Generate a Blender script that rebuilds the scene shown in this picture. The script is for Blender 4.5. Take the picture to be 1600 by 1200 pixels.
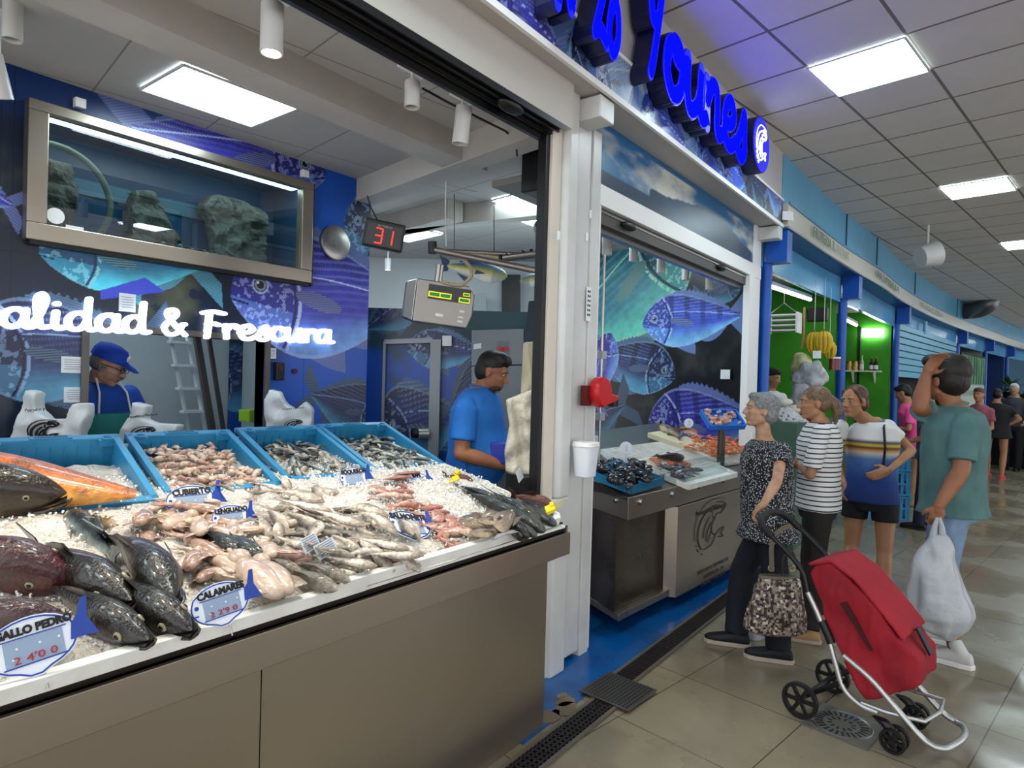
import bpy, bmesh, math, random
import numpy as np
from math import sin, cos, pi, radians
from mathutils import Vector, Matrix, Euler, noise as mnoise
random.seed(7); RNG = np.random.default_rng(7)
for o in list(bpy.data.objects): bpy.data.objects.remove(o)
scene = bpy.context.scene; COL = scene.collection

# ---------------- camera ----------------
YAW, PIT, ROL = -.65, -.009, .028
_f = Vector((sin(YAW)*cos(PIT), cos(YAW)*cos(PIT), sin(PIT)))
_r0 = Vector((cos(YAW), -sin(YAW), 0)); _u0 = _r0.cross(_f)
CR = _r0*cos(ROL)+_u0*sin(ROL); CU = -_r0*sin(ROL)+_u0*cos(ROL); CF = _f
CAM = Vector((0, 0, 1.55))
cd = bpy.data.cameras.new('camera'); cam = bpy.data.objects.new('camera', cd); COL.objects.link(cam)
cd.sensor_fit = 'HORIZONTAL'; cd.sensor_width = 36; cd.lens = 22.5; cd.clip_start = .02; cd.clip_end = 200
cam.matrix_world = Matrix((( CR.x, CU.x, -CF.x, 0), (CR.y, CU.y, -CF.y, 0), (CR.z, CU.z, -CF.z, CAM.z), (0, 0, 0, 1)))
scene.camera = cam
# ---------------- light / exposure ----------------
w = bpy.data.worlds.new('world'); scene.world = w; w.use_nodes = True
w.node_tree.nodes['Background'].inputs[0].default_value = (.95, .96, 1, 1)
w.node_tree.nodes['Background'].inputs[1].default_value = 1.25
scene.view_settings.view_transform = 'Standard'; scene.view_settings.look = 'None'
scene.view_settings.gamma = 1; scene.view_settings.use_curve_mapping = False
scene.view_settings.exposure = 0.7
PANEL_E = 15.0        # aisle ceiling panels
STALL_E = 11.0        # stall ceiling panels

# ---------------- picture rays onto real planes ----------------
def ray(px, py): return CF + CR*((px-800)/1000) - CU*((py-600)/1000)
def gz(px, py, z): d = ray(px, py); return CAM + d*((z-CAM.z)/d.z)
def gx(px, py, x): d = ray(px, py); return CAM + d*(x/d.x)
def gy(px, py, y): d = ray(px, py); return CAM + d*(y/d.y)
def gd(px, py, dep): return CAM + ray(px, py)*dep
GA = .148                                     # aisle grid turned clockwise against the stall front
GXD = Vector((cos(GA), -sin(GA), 0)); GYD = Vector((sin(GA), cos(GA), 0))
def grid(u, v, z=0): return GXD*u + GYD*v + Vector((0, 0, z))

# ---------------- objects ----------------
def link(o, parent=None):
    COL.objects.link(o)
    if parent: o.parent = parent
    return o
def tag(o, label=None, cat=None, group=None, kind=None):
    if label: o['label'] = label
    if cat: o['category'] = cat
    if group: o['group'] = group
    if kind: o['kind'] = kind
    return o
def empty(name, loc=(0, 0, 0), rz=0, label=None, cat=None, group=None):
    o = bpy.data.objects.new(name, None); o.empty_display_size = .05
    link(o); o.location = loc; o.rotation_euler = (0, 0, rz); tag(o, label, cat, group); return o
def dup(root, loc=None, rot=None, scale=None, label=None, group=None):
    def cp(o, p):
        c = o.copy(); COL.objects.link(c)
        c.parent = p
        for ch in [x for x in bpy.data.objects if x.parent == o]: cp(ch, c)
        return c
    kids = [x for x in root.children]
    c = root.copy(); COL.objects.link(c)
    for k in kids: cp(k, c)
    if loc is not None: c.location = loc
    if rot is not None: c.rotation_euler = rot
    if scale is not None: c.scale = (scale,)*3 if isinstance(scale, (int, float)) else scale
    if label: c['label'] = label
    if group: c['group'] = group
    return c

class MB:
    def __init__(s): s.v = []; s.f = []
    def add(s, vs, fs):
        n = len(s.v); s.v += [tuple(v) for v in vs]; s.f += [tuple(n+i for i in f) for f in fs]; return s
    def box(s, c, d, R=None, taper=1.0):
        c = Vector(c); vs = []
        for k in (-1, 1):
            t = taper if k > 0 else 1
            for a, b in ((-1, -1), (1, -1), (1, 1), (-1, 1)):
                p = Vector((a*d[0]/2*t, b*d[1]/2*t, k*d[2]/2)); vs.append(c + (R @ p if R else p))
        return s.add(vs, [(3, 2, 1, 0), (4, 5, 6, 7), (0, 1, 5, 4), (1, 2, 6, 5), (2, 3, 7, 6), (3, 0, 4, 7)])
    def b2(s, lo, hi):
        return s.box([(a+b)/2 for a, b in zip(lo, hi)], [abs(b-a) for a, b in zip(lo, hi)])
    def prism(s, poly, z0, z1):            # poly list of (x,y) CCW
        n = len(poly)
        vs = [(x, y, z0) for x, y in poly] + [(x, y, z1) for x, y in poly]
        return s.add(vs, [tuple(range(n-1, -1, -1)), tuple(range(n, 2*n))] + [(i, (i+1) % n, n+(i+1) % n, n+i) for i in range(n)])
    def extr(s, poly3, d):                 # polygon of 3D points extruded by vector d
        n = len(poly3); d = Vector(d)
        vs = [Vector(p) for p in poly3] + [Vector(p)+d for p in poly3]
        return s.add(vs, [tuple(range(n-1, -1, -1)), tuple(range(n, 2*n))] + [(i, (i+1) % n, n+(i+1) % n, n+i) for i in range(n)])
    def rings(s, rs, closed=False):        # list of rings, capped
        n = len(rs[0]); m = len(rs); vs = [p for r in rs for p in r]; fs = []
        for i in range(m-(0 if closed else 1)):
            for j in range(n):
                a, b = i*n+j, i*n+(j+1) % n; i2 = (i+1) % m
                fs.append((a, b, i2*n+(j+1) % n, i2*n+j))
        if not closed: fs += [tuple(range(n-1, -1, -1)), tuple((m-1)*n+i for i in range(n))]
        return s.add(vs, fs)
    def cyl(s, a, b, r, r2=None, n=16):
        a, b = Vector(a), Vector(b); z = (b-a).normalized(); x = z.orthogonal().normalized(); y = z.cross(x)
        r2 = r if r2 is None else r2
        return s.rings([[c + (x*cos(t)+y*sin(t))*q for t in [2*pi*k/n for k in range(n)]] for c, q in ((a, r), (b, r2))])
    def tube(s, pts, r, n=8, closed=False):
        pts = [Vector(p) for p in pts]; m = len(pts); rs = []; x = None
        for i, p in enumerate(pts):
            if closed: t = pts[(i+1) % m]-pts[i-1]
            else: t = pts[min(i+1, m-1)]-pts[max(i-1, 0)]
            t.normalize()
            x = t.orthogonal().normalized() if x is None else (x-t*x.dot(t)).normalized()
            y = t.cross(x); rr = r[i] if isinstance(r, (list, tuple)) else r
            rs.append([p+(x*cos(2*pi*k/n)+y*sin(2*pi*k/n))*rr for k in range(n)])
        return s.rings(rs, closed)
    def lathe(s, prof, c=(0, 0, 0), ax=(0, 0, 1), n=24):
        c = Vector(c); z = Vector(ax).normalized(); x = z.orthogonal().normalized(); y = z.cross(x)
        return s.rings([[c+z*h+(x*cos(2*pi*k/n)+y*sin(2*pi*k/n))*max(r, 1e-4) for k in range(n)] for r, h in prof])
    def ell(s, c, r, n=16, m=10, R=None):
        c = Vector(c); rs = []
        for i in range(m+1):
            t = -pi/2+pi*i/m
            ring = []
            for k in range(n):
                p = Vector((cos(t)*cos(2*pi*k/n)*r[0]+0, cos(t)*sin(2*pi*k/n)*r[1], sin(t)*r[2]))
                if i in (0, m): p *= 1; p = Vector((cos(2*pi*k/n)*r[0]*.02, sin(2*pi*k/n)*r[1]*.02, sin(t)*r[2]))
                ring.append(c + (R @ p if R else p))
            rs.append(ring)
        return s.rings(rs)
    def cap(s, a, b, ra, rb, n=12, m=4):
        a, b = Vector(a), Vector(b); z = (b-a); z = z.normalized() if z.length > 1e-6 else Vector((0, 0, 1))
        x = z.orthogonal().normalized(); y = z.cross(x); rs = []
        for c, r, t0, t1 in ((a, ra, -pi/2, 0), (b, rb, 0, pi/2)):
            for i in range(m+1):
                t = t0+(t1-t0)*i/m; q = max(cos(t)*r, r*.03)
                rs.append([c+z*sin(t)*r+(x*cos(2*pi*k/n)+y*sin(2*pi*k/n))*q for k in range(n)])
        return s.rings(rs)
    def loft(s, rs_, n=20, p=2.0):         # (centre, rx, ry[, xaxis, yaxis]) superellipse rings
        rs = []
        for q in rs_:
            c, rx, ry = Vector(q[0]), q[1], q[2]
            X = Vector(q[3]) if len(q) > 3 else Vector((1, 0, 0)); Y = Vector(q[4]) if len(q) > 4 else Vector((0, 1, 0))
            ring = []
            for k in range(n):
                t = 2*pi*k/n; cx, sx = cos(t), sin(t)
                ring.append(c+X*rx*math.copysign(abs(cx)**(2/p), cx)+Y*ry*math.copysign(abs(sx)**(2/p), sx))
            rs.append(ring)
        return s.rings(rs)
    def ring(s, prof, c, ax, n=32):
        c = Vector(c); z = Vector(ax).normalized(); x = z.orthogonal().normalized(); y = z.cross(x)
        return s.rings([[c+z*h+(x*cos(2*pi*k/n)+y*sin(2*pi*k/n))*r for k in range(n)] for r, h in prof], True)
    def mesh(s, name):
        me = bpy.data.meshes.new(name); me.from_pydata(s.v, [], s.f); me.validate(); me.update(); return me
    def obj(s, name, mat, parent=None, smooth=False, bevel=0, fixn=True):
        me = s.mesh(name)
        if fixn:
            bm = bmesh.new(); bm.from_mesh(me); bmesh.ops.recalc_face_normals(bm, faces=bm.faces); bm.to_mesh(me); bm.free()
        if mat: me.materials.append(mat)
        if smooth:
            me.polygons.foreach_set('use_smooth', [True]*len(me.polygons))
            try: me.set_sharp_from_angle(angle=radians(50))
            except Exception: pass
        o = bpy.data.objects.new(name, me); link(o, parent)
        if bevel:
            b = o.modifiers.new('bevel', 'BEVEL'); b.width = bevel; b.segments = 2; b.limit_method = 'ANGLE'; b.angle_limit = radians(40)
        return o
def bake(o):
    dg = bpy.context.evaluated_depsgraph_get(); dg.update()
    me = bpy.data.meshes.new_from_object(o.evaluated_get(dg)); old = o.data
    o.modifiers.clear(); o.data = me
    if old.users == 0: bpy.data.meshes.remove(old)
    return o
def remesh(mb, name, mat, parent=None, voxel=.01, it=4, fac=.5):
    o = mb.obj(name, mat, parent)
    m = o.modifiers.new('r', 'REMESH'); m.mode = 'VOXEL'; m.voxel_size = voxel; m.use_smooth_shade = True
    if it:
        k = o.modifiers.new('s', 'SMOOTH'); k.factor = fac; k.iterations = it
    o = bake(o)
    if mat and not o.data.materials: o.data.materials.append(mat)
    o.data.name = name
    return o
def struct(o, kind='structure'): o['kind'] = kind; return o

# ---------------- materials ----------------
def lin(c):
    if isinstance(c, str): c = [int(c[i:i+2], 16)/255 for i in (0, 2, 4)]
    return tuple(x/12.92 if x <= .04045 else ((x+.055)/1.055)**2.4 for x in c[:3])
MATS = {}
def mat(name, c='808080', rough=.5, metal=0, c2=None, scale=8, detail=4, bump=0, bscale=40, emit=0, vc=False,
        trans=0, alpha=1, coat=0, stretch=(1, 1, 1), sss=0, ior=1.45, rvar=0):
    if name in MATS: return MATS[name]
    m = bpy.data.materials.new(name); m.use_nodes = True; MATS[name] = m
    nt = m.node_tree; N = nt.nodes; L = nt.links; b = N['Principled BSDF']
    C = (*lin(c), 1)
    b.inputs['Base Color'].default_value = C; b.inputs['Roughness'].default_value = rough
    b.inputs['Metallic'].default_value = metal; b.inputs['IOR'].default_value = ior
    if trans: b.inputs['Transmission Weight'].default_value = trans
    if alpha < 1: b.inputs['Alpha'].default_value = alpha
    if coat: b.inputs['Coat Weight'].default_value = coat; b.inputs['Coat Roughness'].default_value = .08
    if sss: b.inputs['Subsurface Weight'].default_value = sss; b.inputs['Subsurface Radius'].default_value = (.02, .01, .006)
    if emit: b.inputs['Emission Color'].default_value = C; b.inputs['Emission Strength'].default_value = emit
    col = None
    if vc:
        a = N.new('ShaderNodeAttribute'); a.attribute_name = 'Col'; col = a.outputs['Color']
        L.new(col, b.inputs['Base Color'])
    if c2 or bump or rvar:
        tc = N.new('ShaderNodeTexCoord'); mp = N.new('ShaderNodeMapping'); mp.inputs['Scale'].default_value = stretch
        L.new(tc.outputs['Object'], mp.inputs['Vector'])
    if c2 or rvar:
        n = N.new('ShaderNodeTexNoise'); n.inputs['Scale'].default_value = scale; n.inputs['Detail'].default_value = detail
        L.new(mp.outputs[0], n.inputs['Vector'])
        r = N.new('ShaderNodeValToRGB'); r.color_ramp.elements[0].position = .35 if detail > 1 else .1; r.color_ramp.elements[1].position = .65 if detail > 1 else .9
        L.new(n.outputs['Fac'], r.inputs[0])
        if c2:
            mx = N.new('ShaderNodeMix'); mx.data_type = 'RGBA'
            mx.inputs['A'].default_value = C; mx.inputs['B'].default_value = (*lin(c2), 1)
            L.new(r.outputs[0], mx.inputs['Factor'])
            if vc:
                mx.blend_type = 'MULTIPLY'; mx.inputs['Factor'].default_value = 1
                m2 = N.new('ShaderNodeMix'); m2.data_type = 'RGBA'; m2.inputs['A'].default_value = (1, 1, 1, 1); m2.inputs['B'].default_value = (*lin(c2), 1)
                L.new(r.outputs[0], m2.inputs['Factor']); 
                for l in list(mx.inputs['Factor'].links): L.remove(l)
                L.new(col, mx.inputs['A']); L.new(m2.outputs['Result'], mx.inputs['B'])
            L.new(mx.outputs['Result'], b.inputs['Base Color'])
            if emit: L.new(mx.outputs['Result'], b.inputs['Emission Color'])
        if rvar:
            mr = N.new('ShaderNodeMapRange'); mr.inputs['To Min'].default_value = max(rough-rvar, .02); mr.inputs['To Max'].default_value = min(rough+rvar, 1)
            L.new(r.outputs[0], mr.inputs['Value']); L.new(mr.outputs[0], b.inputs['Roughness'])
    if bump:
        n2 = N.new('ShaderNodeTexNoise'); n2.inputs['Scale'].default_value = bscale; n2.inputs['Detail'].default_value = 3
        L.new(mp.outputs[0], n2.inputs['Vector'])
        bp = N.new('ShaderNodeBump'); bp.inputs['Strength'].default_value = bump; bp.inputs['Distance'].default_value = .02
        L.new(n2.outputs['Fac'], bp.inputs['Height']); L.new(bp.outputs[0], b.inputs['Normal'])
    return m
steel = mat('brushed_steel', 'aaa093', .3, .88, c2='9c9182', scale=1.3, detail=1, stretch=(1, 1, .3), rvar=.06, bump=.04, bscale=5)
steel_edge = mat('steel_trim', 'a9a6a2', .3, 1)
steel_dark = mat('dark_steel', '55504b', .4, .9)
white = mat('white_paint', 'd4d4d2', .35, c2='c6c5c2', scale=3)
whitep = mat('white_plastic', 'e8e8e6', .4)
ceil_white = mat('ceiling_board', 'bcb9b4', .8, c2='b2afaa', scale=2)
black = mat('black_plastic', '101012', .4)
black_gloss = mat('black_gloss', '08080a', .12)
blue_paint = mat('blue_paint', '0d55b4', .35, c2='0b4aa2', scale=3)
poly = mat('polystyrene', 'ecece6', .7, bump=.15, bscale=220, c2='dcdcd4', scale=10)
paper = mat('paper', 'dfe3e6', .7, c2='cfd6dc', scale=8)
ink = mat('black_ink', '141418', .6)
glass = mat('clear_glass', 'ffffff', .02, trans=1, ior=1.1)
aqglass = mat('aquarium_glass', 'eef6f4', .01, trans=1, ior=1.35)
bagw = mat('bag_plastic', 'dfe3e4', .35, c2='c8ced2', scale=5, bump=.5, bscale=14, trans=.15)
skin = mat('skin', 'c09070', .5, sss=.1, c2='a97455', scale=9)
skin_old = mat('skin_aged', 'bc9478', .55, sss=.08, c2='a67a60', scale=28)
skin_tan = mat('skin_tanned', 'b0805f', .5, sss=.08, c2='a27352', scale=9)
skin_leg = mat('skin_legs', 'b07d5e', .45, sss=.08, c2='a47252', scale=12)
alum = mat('aluminium_tube', 'c2c2c2', .38, .9)
rubber = mat('black_rubber', '0e0e0f', .6)

# ---------------- text ----------------
def textmesh(body, size=1, ext=.001, bold=0, align='CENTER', shear=0, name='lettering', res=3):
    c = bpy.data.curves.new(name, 'FONT'); c.body = body; c.size = size; c.extrude = ext; c.offset = bold; c.align_x = align
    c.align_y = 'CENTER'; c.shear = shear; c.resolution_u = res
    o = bpy.data.objects.new(name, c); COL.objects.link(o)
    dg = bpy.context.evaluated_depsgraph_get(); dg.update()
    me = bpy.data.meshes.new_from_object(o.evaluated_get(dg)); bpy.data.objects.remove(o); me.name = name
    return me
def frame(o, X, Y):
    X = Vector(X).normalized(); Y = Vector(Y); Y = (Y-X*Y.dot(X)).normalized(); Z = X.cross(Y)
    return Matrix(((X.x, Y.x, Z.x, o[0]), (X.y, Y.y, Z.y, o[1]), (X.z, Y.z, Z.z, o[2]), (0, 0, 0, 1)))
def text(body, size, m, M, parent=None, sx=1, **k):
    me = textmesh(body, size, **k); me.materials.append(m)
    me.transform(M @ Matrix.Diagonal((sx, 1, 1, 1)))
    o = bpy.data.objects.new(k.get('name', 'lettering'), me); link(o, parent); return o
def crom(pts, n=6):
    P = [Vector((*p, 0)) if len(p) == 2 else Vector(p) for p in pts]
    if len(P) < 3: return P
    Q = [2*P[0]-P[1]]+P+[2*P[-1]-P[-2]]; out = []
    for i in range(1, len(Q)-2):
        for k in range(n):
            t = k/n; a, b, c, d = Q[i-1], Q[i], Q[i+1], Q[i+2]
            out.append(.5*((2*b)+(c-a)*t+(2*a-5*b+4*c-d)*t*t+(3*b-a-3*c+d)*t**3))
    out.append(P[-1]); return out
def stroke(mb, pts, wd, M, z0, z1, n=6, nc=10):   # brush stroke as overlapping solid discs and bars
    P = crom(pts, n)
    for i, p in enumerate(P):
        rs = [[M @ (p+Vector((cos(2*pi*k/nc)*wd/2, sin(2*pi*k/nc)*wd/2, z))) for k in range(nc)] for z in (z0, z1)]
        mb.rings(rs)
        if i+1 < len(P):
            q = P[i+1]; t = (q-p)
            if t.length < 1e-6: continue
            nn = Vector((-t.y, t.x, 0)).normalized()*wd/2
            mb.rings([[M @ (a+Vector((0, 0, z))) for a in (p+nn, p-nn, q-nn, q+nn)] for z in (z0, z1)])
GL = {
 'a': (.62, [[(.47, .42), (.36, .53), (.18, .5), (.06, .32), (.08, .1), (.22, .02), (.38, .12), (.47, .32)], [(.48, .54), (.46, .2), (.5, .04), (.62, .06)]]),
 'l': (.36, [[(.0, .12), (.14, .45), (.24, .85), (.17, 1.02), (.08, .85), (.1, .35), (.16, .06), (.34, .08)]]),
 'i': (.3, [[(.1, .52), (.08, .15), (.15, .03), (.3, .09)], [(.11, .76), (.115, .765), (.12, .76)]]),
 'd': (.66, [[(.47, .42), (.36, .53), (.18, .5), (.06, .32), (.08, .1), (.22, .02), (.38, .12), (.47, .32)], [(.5, 1.0), (.47, .5), (.47, .2), (.52, .04), (.64, .07)]]),
 'c': (.5, [[(.44, .43), (.3, .54), (.12, .46), (.05, .25), (.13, .06), (.3, .02), (.48, .13)]]),
 'e': (.52, [[(.08, .24), (.3, .28), (.42, .4), (.32, .54), (.15, .48), (.06, .26), (.14, .05), (.32, .02), (.52, .14)]]),
 's': (.46, [[(.0, .08), (.2, .35), (.32, .56), (.34, .3), (.36, .1), (.22, .0), (.06, .06)]]),
 'u': (.62, [[(.06, .52), (.06, .18), (.16, .02), (.34, .1), (.45, .3)], [(.47, .53), (.45, .15), (.52, .03), (.64, .08)]]),
 'r': (.42, [[(.06, .5), (.08, .02)], [(.08, .3), (.2, .5), (.36, .5), (.38, .42)]]),
 'n': (.6, [[(.05, .5), (.07, .02)], [(.07, .3), (.2, .5), (.36, .5), (.4, .3), (.4, .1), (.48, .02), (.6, .08)]]),
 'o': (.55, [[(.28, .54), (.1, .45), (.06, .2), (.2, .02), (.4, .08), (.48, .3), (.4, .5), (.26, .54), (.3, .4), (.55, .42)]]),
 'F': (.62, [[(.22, .95), (.2, .5), (.16, .02)], [(.06, .9), (.3, .98), (.62, .94)], [(.18, .5), (.34, .54), (.48, .5)]]),
 'C': (.6, [[(.55, .85), (.4, 1.0), (.15, .85), (.05, .5), (.12, .12), (.32, .0), (.55, .15)]]),
 'Y': (.8, [[(.02, .95), (.12, 1.0), (.2, .8), (.3, .55), (.46, .58)], [(.62, 1.05), (.5, .6), (.34, .1), (.26, -.05)]]),
 '2': (.55, [[(.05, .8), (.18, 1.0), (.4, .95), (.42, .7), (.2, .3), (.04, .04)], [(.04, .05), (.25, .1), (.5, .02)]]),
 '8': (.55, [[(.42, .9), (.28, 1.02), (.12, .88), (.2, .62), (.4, .42), (.42, .15), (.22, -.02), (.06, .15), (.12, .4), (.34, .66), (.42, .9)]]),
 '&': (.75, [[(.7, .02), (.45, .3), (.16, .72), (.2, .95), (.38, .95), (.4, .75), (.12, .42), (.06, .18), (.22, .0), (.46, .1), (.62, .42), (.68, .44)]]),
 'v': (.5, [[(.02, .5), (.12, .3), (.2, .02), (.34, .3), (.44, .54)]]), 'N': (.5, [[(.02, 0), (.05, .9), (.4, .05), (.45, .95)]]), ' ': (.4, []), }
def script(mb, s, M, wd=.15, z0=0, z1=.03, sp=0.0):
    x = 0
    for ch in s:
        w_, st = GL[ch]
        for q in st: stroke(mb, [(p[0]+x, p[1]) for p in q], wd, M, z0, z1)
        x += w_+sp
    return x
# leaping fish emblem, drawn in a unit box
LOGO = [([(.2, .1), (.12, .3), (.14, .55), (.28, .75), (.5, .86), (.72, .84), (.84, .74)], .035),
        ([(.84, .74), (.74, .68), (.64, .7), (.58, .62), (.5, .5), (.5, .35), (.6, .26)], .03),
        ([(.84, .74), (.9, .82), (.8, .9), (.62, .93)], .025), ([(.6, .26), (.72, .34), (.86, .36), (.78, .26), (.84, .18), (.7, .2)], .03),
        ([(.2, .1), (.34, .06), (.52, .12), (.6, .26)], .03), ([(.26, .3), (.3, .5), (.42, .66)], .03), ([(.34, .22), (.38, .42), (.48, .56)], .03),
        ([(.4, .16), (.44, .3), (.5, .4)], .025), ([(.62, .8), (.64, .81), (.66, .8)], .05), ([(.52, .78), (.5, .68), (.56, .62)], .02),
        ([(.04, .3), (.02, .55), (.12, .8), (.35, .97), (.65, 1.0), (.85, .95)], .016), ([(.1, .12), (.14, .06)], .03), ([(.05, .2), (.1, .18)], .03), ([(.2, .0), (.26, -.02)], .03)]
def logo(mb, M, k=1.0, z1=.001):
    for p, w_ in LOGO: stroke(mb, p, w_*k, M, 0, z1, n=4, nc=6)
# ---------------- painted prints (numpy colours per vertex) ----------------
def L3(c): return np.array(lin(c))
def vnoise(x, y, seed=0):
    r = np.random.default_rng(seed); T = r.random((64, 64))
    xi = np.floor(x).astype(int); yi = np.floor(y).astype(int); fx = x-xi; fy = y-yi
    fx = fx*fx*(3-2*fx); fy = fy*fy*(3-2*fy); g = lambda a, b: T[a % 64, b % 64]
    return (g(xi, yi)*(1-fx)+g(xi+1, yi)*fx)*(1-fy)+(g(xi, yi+1)*(1-fx)+g(xi+1, yi+1)*fx)*fy
def fbm(x, y, s=0, o=4): return sum(vnoise(x*2**k, y*2**k, s+k)*.5**k for k in range(o))/1.9
def sst(a, b, x): t = np.clip((x-a)/(b-a), 0, 1); return t*t*(3-2*t)
PAL = {'violet': ('3a37a8', '2b2a86', '6f9fe0', 'b4c4f4'), 'blue': ('3d57c8', '2a3c9c', '7cc0ee', 'bcd2ff'), 'dark': ('23305c', '131c40', '4d93b4', '8aa6cc'),
       'cyan': ('2a7aa8', '1c4f86', '4fd0e6', '9fe6ea'), 'green': ('2e7a8c', '1a4c62', '5fc4ae', 'b0e8d0'), 'pale': ('8fa6c8', '6a80ac', 'c4d8e8', 'eef4fa')}
def paint_fish(col, U, V, head, tail, hr=.42, pal='violet', eye=True, bands=0, k=1.0, finup=1):
    hx, hy = head; tx, ty = tail; L = math.hypot(tx-hx, ty-hy); ax, ay = (tx-hx)/L, (ty-hy)/L
    t = ((U-hx)*ax+(V-hy)*ay)/L; q = (-(U-hx)*ay+(V-hy)*ax)/L
    if ax < 0: q = -q
    base, dk, belly, line = [L3(c)*k for c in PAL[pal]]
    tt = np.clip(t, 0, 1)
    hump = np.sin(pi*np.clip(tt/.86, 0, 1)**.62)
    top = hr*.52*hump+.028*sst(.0, .3, tt); bot = -(hr*.46*np.sin(pi*np.clip(tt/.86, 0, 1)**.75)+.026*sst(.0, .3, tt))
    body = (t > 0.0) & (t < .88) & (q < top) & (q > bot)
    fk = .05+np.clip(t-.8, 0, .2)*1.1; notch = np.clip((t-.9)*1.9, 0, 1)*.6
    tl = (t >= .8) & (t < 1.0) & (abs(q) < fk) & (abs(q) > (t-.9)*1.1)
    dors = (t > .3) & (t < .8) & (q >= top) & (q < top+hr*.13*np.sin(pi*np.clip((t-.3)/.5, 0, 1))**.5*(.85+.15*np.sin(t*170)))
    anal = (t > .55) & (t < .78) & (q <= bot) & (q > bot-hr*.12*np.sin(pi*np.clip((t-.55)/.23, 0, 1)))
    pelv = (t > .33) & (t < .5) & (q <= bot+.02) & (q > bot-(t-.33)*.55)
    fins = tl | dors | anal | pelv
    ray_ = .6+.4*np.sin(q*L*420+t*L*160)
    fc = dk*(.7)+(base-dk)*0+0
    f3 = fc[None]*(1-ray_[..., None]*.5)+line[None]*ray_[..., None]*.28+belly[None]*.12
    col[fins] = f3[fins]
    v = np.clip((q-bot)/(top-bot+1e-6), 0, 1)
    n = fbm(U*16, V*16, 5)
    c = belly[None]*(1-sst(.0, .42, v))[..., None]+base[None]*(sst(.0, .42, v)*(1-sst(.6, 1, v)))[..., None]+dk[None]*sst(.6, 1, v)[..., None]
    c = c*(.65+.7*n)[..., None]
    sc = (np.sin(q/hr*95+np.sin(t*22)*.5) > .35)*(.5+.5*np.sin(t*L*420))       # scale rows
    m = sst(.26, .32, t)*(.15+.55*sst(.35, .9, v)); c = c*(1-(m*sc*.55)[..., None])+line[None]*(m*sc*.55)[..., None]
    ln = abs(q-(top*.35)) < .0035
    c[ln & (t > .27)] = (line*.9)
    if bands: c = c*(1-.5*(np.sin((t-.25)*bands*2*pi) > .55)*(t > .25)*sst(.3, .6, v))[..., None]
    hd = (t < .27-.25*abs(q))                                                 # head
    hn = fbm(U*40, V*40, 9)
    hc = base[None]*.55*(1-hn[..., None])+dk[None]*.4+(line*(.9))[None]*((hn > .58)*.45)[..., None]+belly[None]*((v < .35)*.35)[..., None]
    c[hd] = hc[hd]
    g = abs(t-(.27-.8*q*q/hr)) < .007; c[g] = dk*.5
    g = (abs(t-(.29-.8*q*q/hr)) < .008) & (hn > .4); c[g] = line*.8
    mth = (abs(q+.01+t*.25) < .004) & (t < .07); c[mth] = dk*.3
    pf = (((t-.38)/.11)**2+((q+.02*hr+(t-.38)*.25)/.035)**2) < 1
    pc = (base*.5+line*.35)[None]*(.6+.5*np.sin(q*L*500))[..., None]; c[pf] = pc[pf]
    if eye:
        er = np.hypot(t-.12, (q-hr*.1)); R = .034
        c[er < R] = line*.75; c[er < R*.78] = dk*.4; c[er < R*.66] = (0.25, .3, .4); c[er < R*.45] = (.003, .003, .006)
        c[np.hypot(t-.11, q-hr*.1-.008) < R*.14] = (.9, .9, 1)
    edge = (v > .965) | (v < .03); c[edge] = c[edge]*.5+line*.35
    col[body] = c[body]
def paint_wall(name, O, X, Y, w_, h_, cell, bg, fishes, m, parent=None, holes=(), extra=None):
    O = Vector(O); X = Vector(X).normalized(); Y = Vector(Y).normalized(); Nn = X.cross(Y)
    nx, ny = int(w_/cell)+1, int(h_/cell)+1
    u = np.linspace(0, w_, nx); v = np.linspace(0, h_, ny); U, V = np.meshgrid(u, v)
    col = bg(U, V)
    def px(p):
        d = ray(*p); t = (O-CAM).dot(Nn)/d.dot(Nn); q = CAM+d*t-O; return q.dot(X), q.dot(Y)
    for f in fishes: paint_fish(col, U, V, px(f[0]), px(f[1]), *f[2:3], **(f[3] if len(f) > 3 else {}))
    if extra: extra(col, U, V, px)
    P = np.array(O)[None, None]+U[..., None]*np.array(X)+V[..., None]*np.array(Y)
    idx = np.arange(nx*ny).reshape(ny, nx)
    F = np.stack([idx[:-1, :-1], idx[:-1, 1:], idx[1:, 1:], idx[1:, :-1]], -1)
    uc = (U[:-1, :-1]+U[1:, 1:])/2; vc_ = (V[:-1, :-1]+V[1:, 1:])/2; keep = np.ones(uc.shape, bool)
    for (a, b, c, d) in holes: keep &= ~((uc > a) & (uc < b) & (vc_ > c) & (vc_ < d))
    F = F[keep].reshape(-1, 4)
    me = bpy.data.meshes.new(name); me.vertices.add(nx*ny); me.vertices.foreach_set('co', P.reshape(-1).astype(np.float32))
    me.loops.add(F.size); me.loops.foreach_set('vertex_index', F.reshape(-1).astype(np.int32)); me.polygons.add(len(F))
    me.polygons.foreach_set('loop_start', np.arange(0, F.size, 4, dtype=np.int32)); me.update(calc_edges=True)
    a = me.color_attributes.new('Col', 'FLOAT_COLOR', 'POINT'); rgba = np.ones((nx*ny, 4), np.float32); rgba[:, :3] = np.clip(col.reshape(-1, 3), 0, 1)
    a.data.foreach_set('color', rgba.reshape(-1)); me.materials.append(m)
    o = bpy.data.objects.new(name, me); link(o, parent); return o
mural = mat('printed_vinyl', 'ffffff', .3, vc=True)

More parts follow.
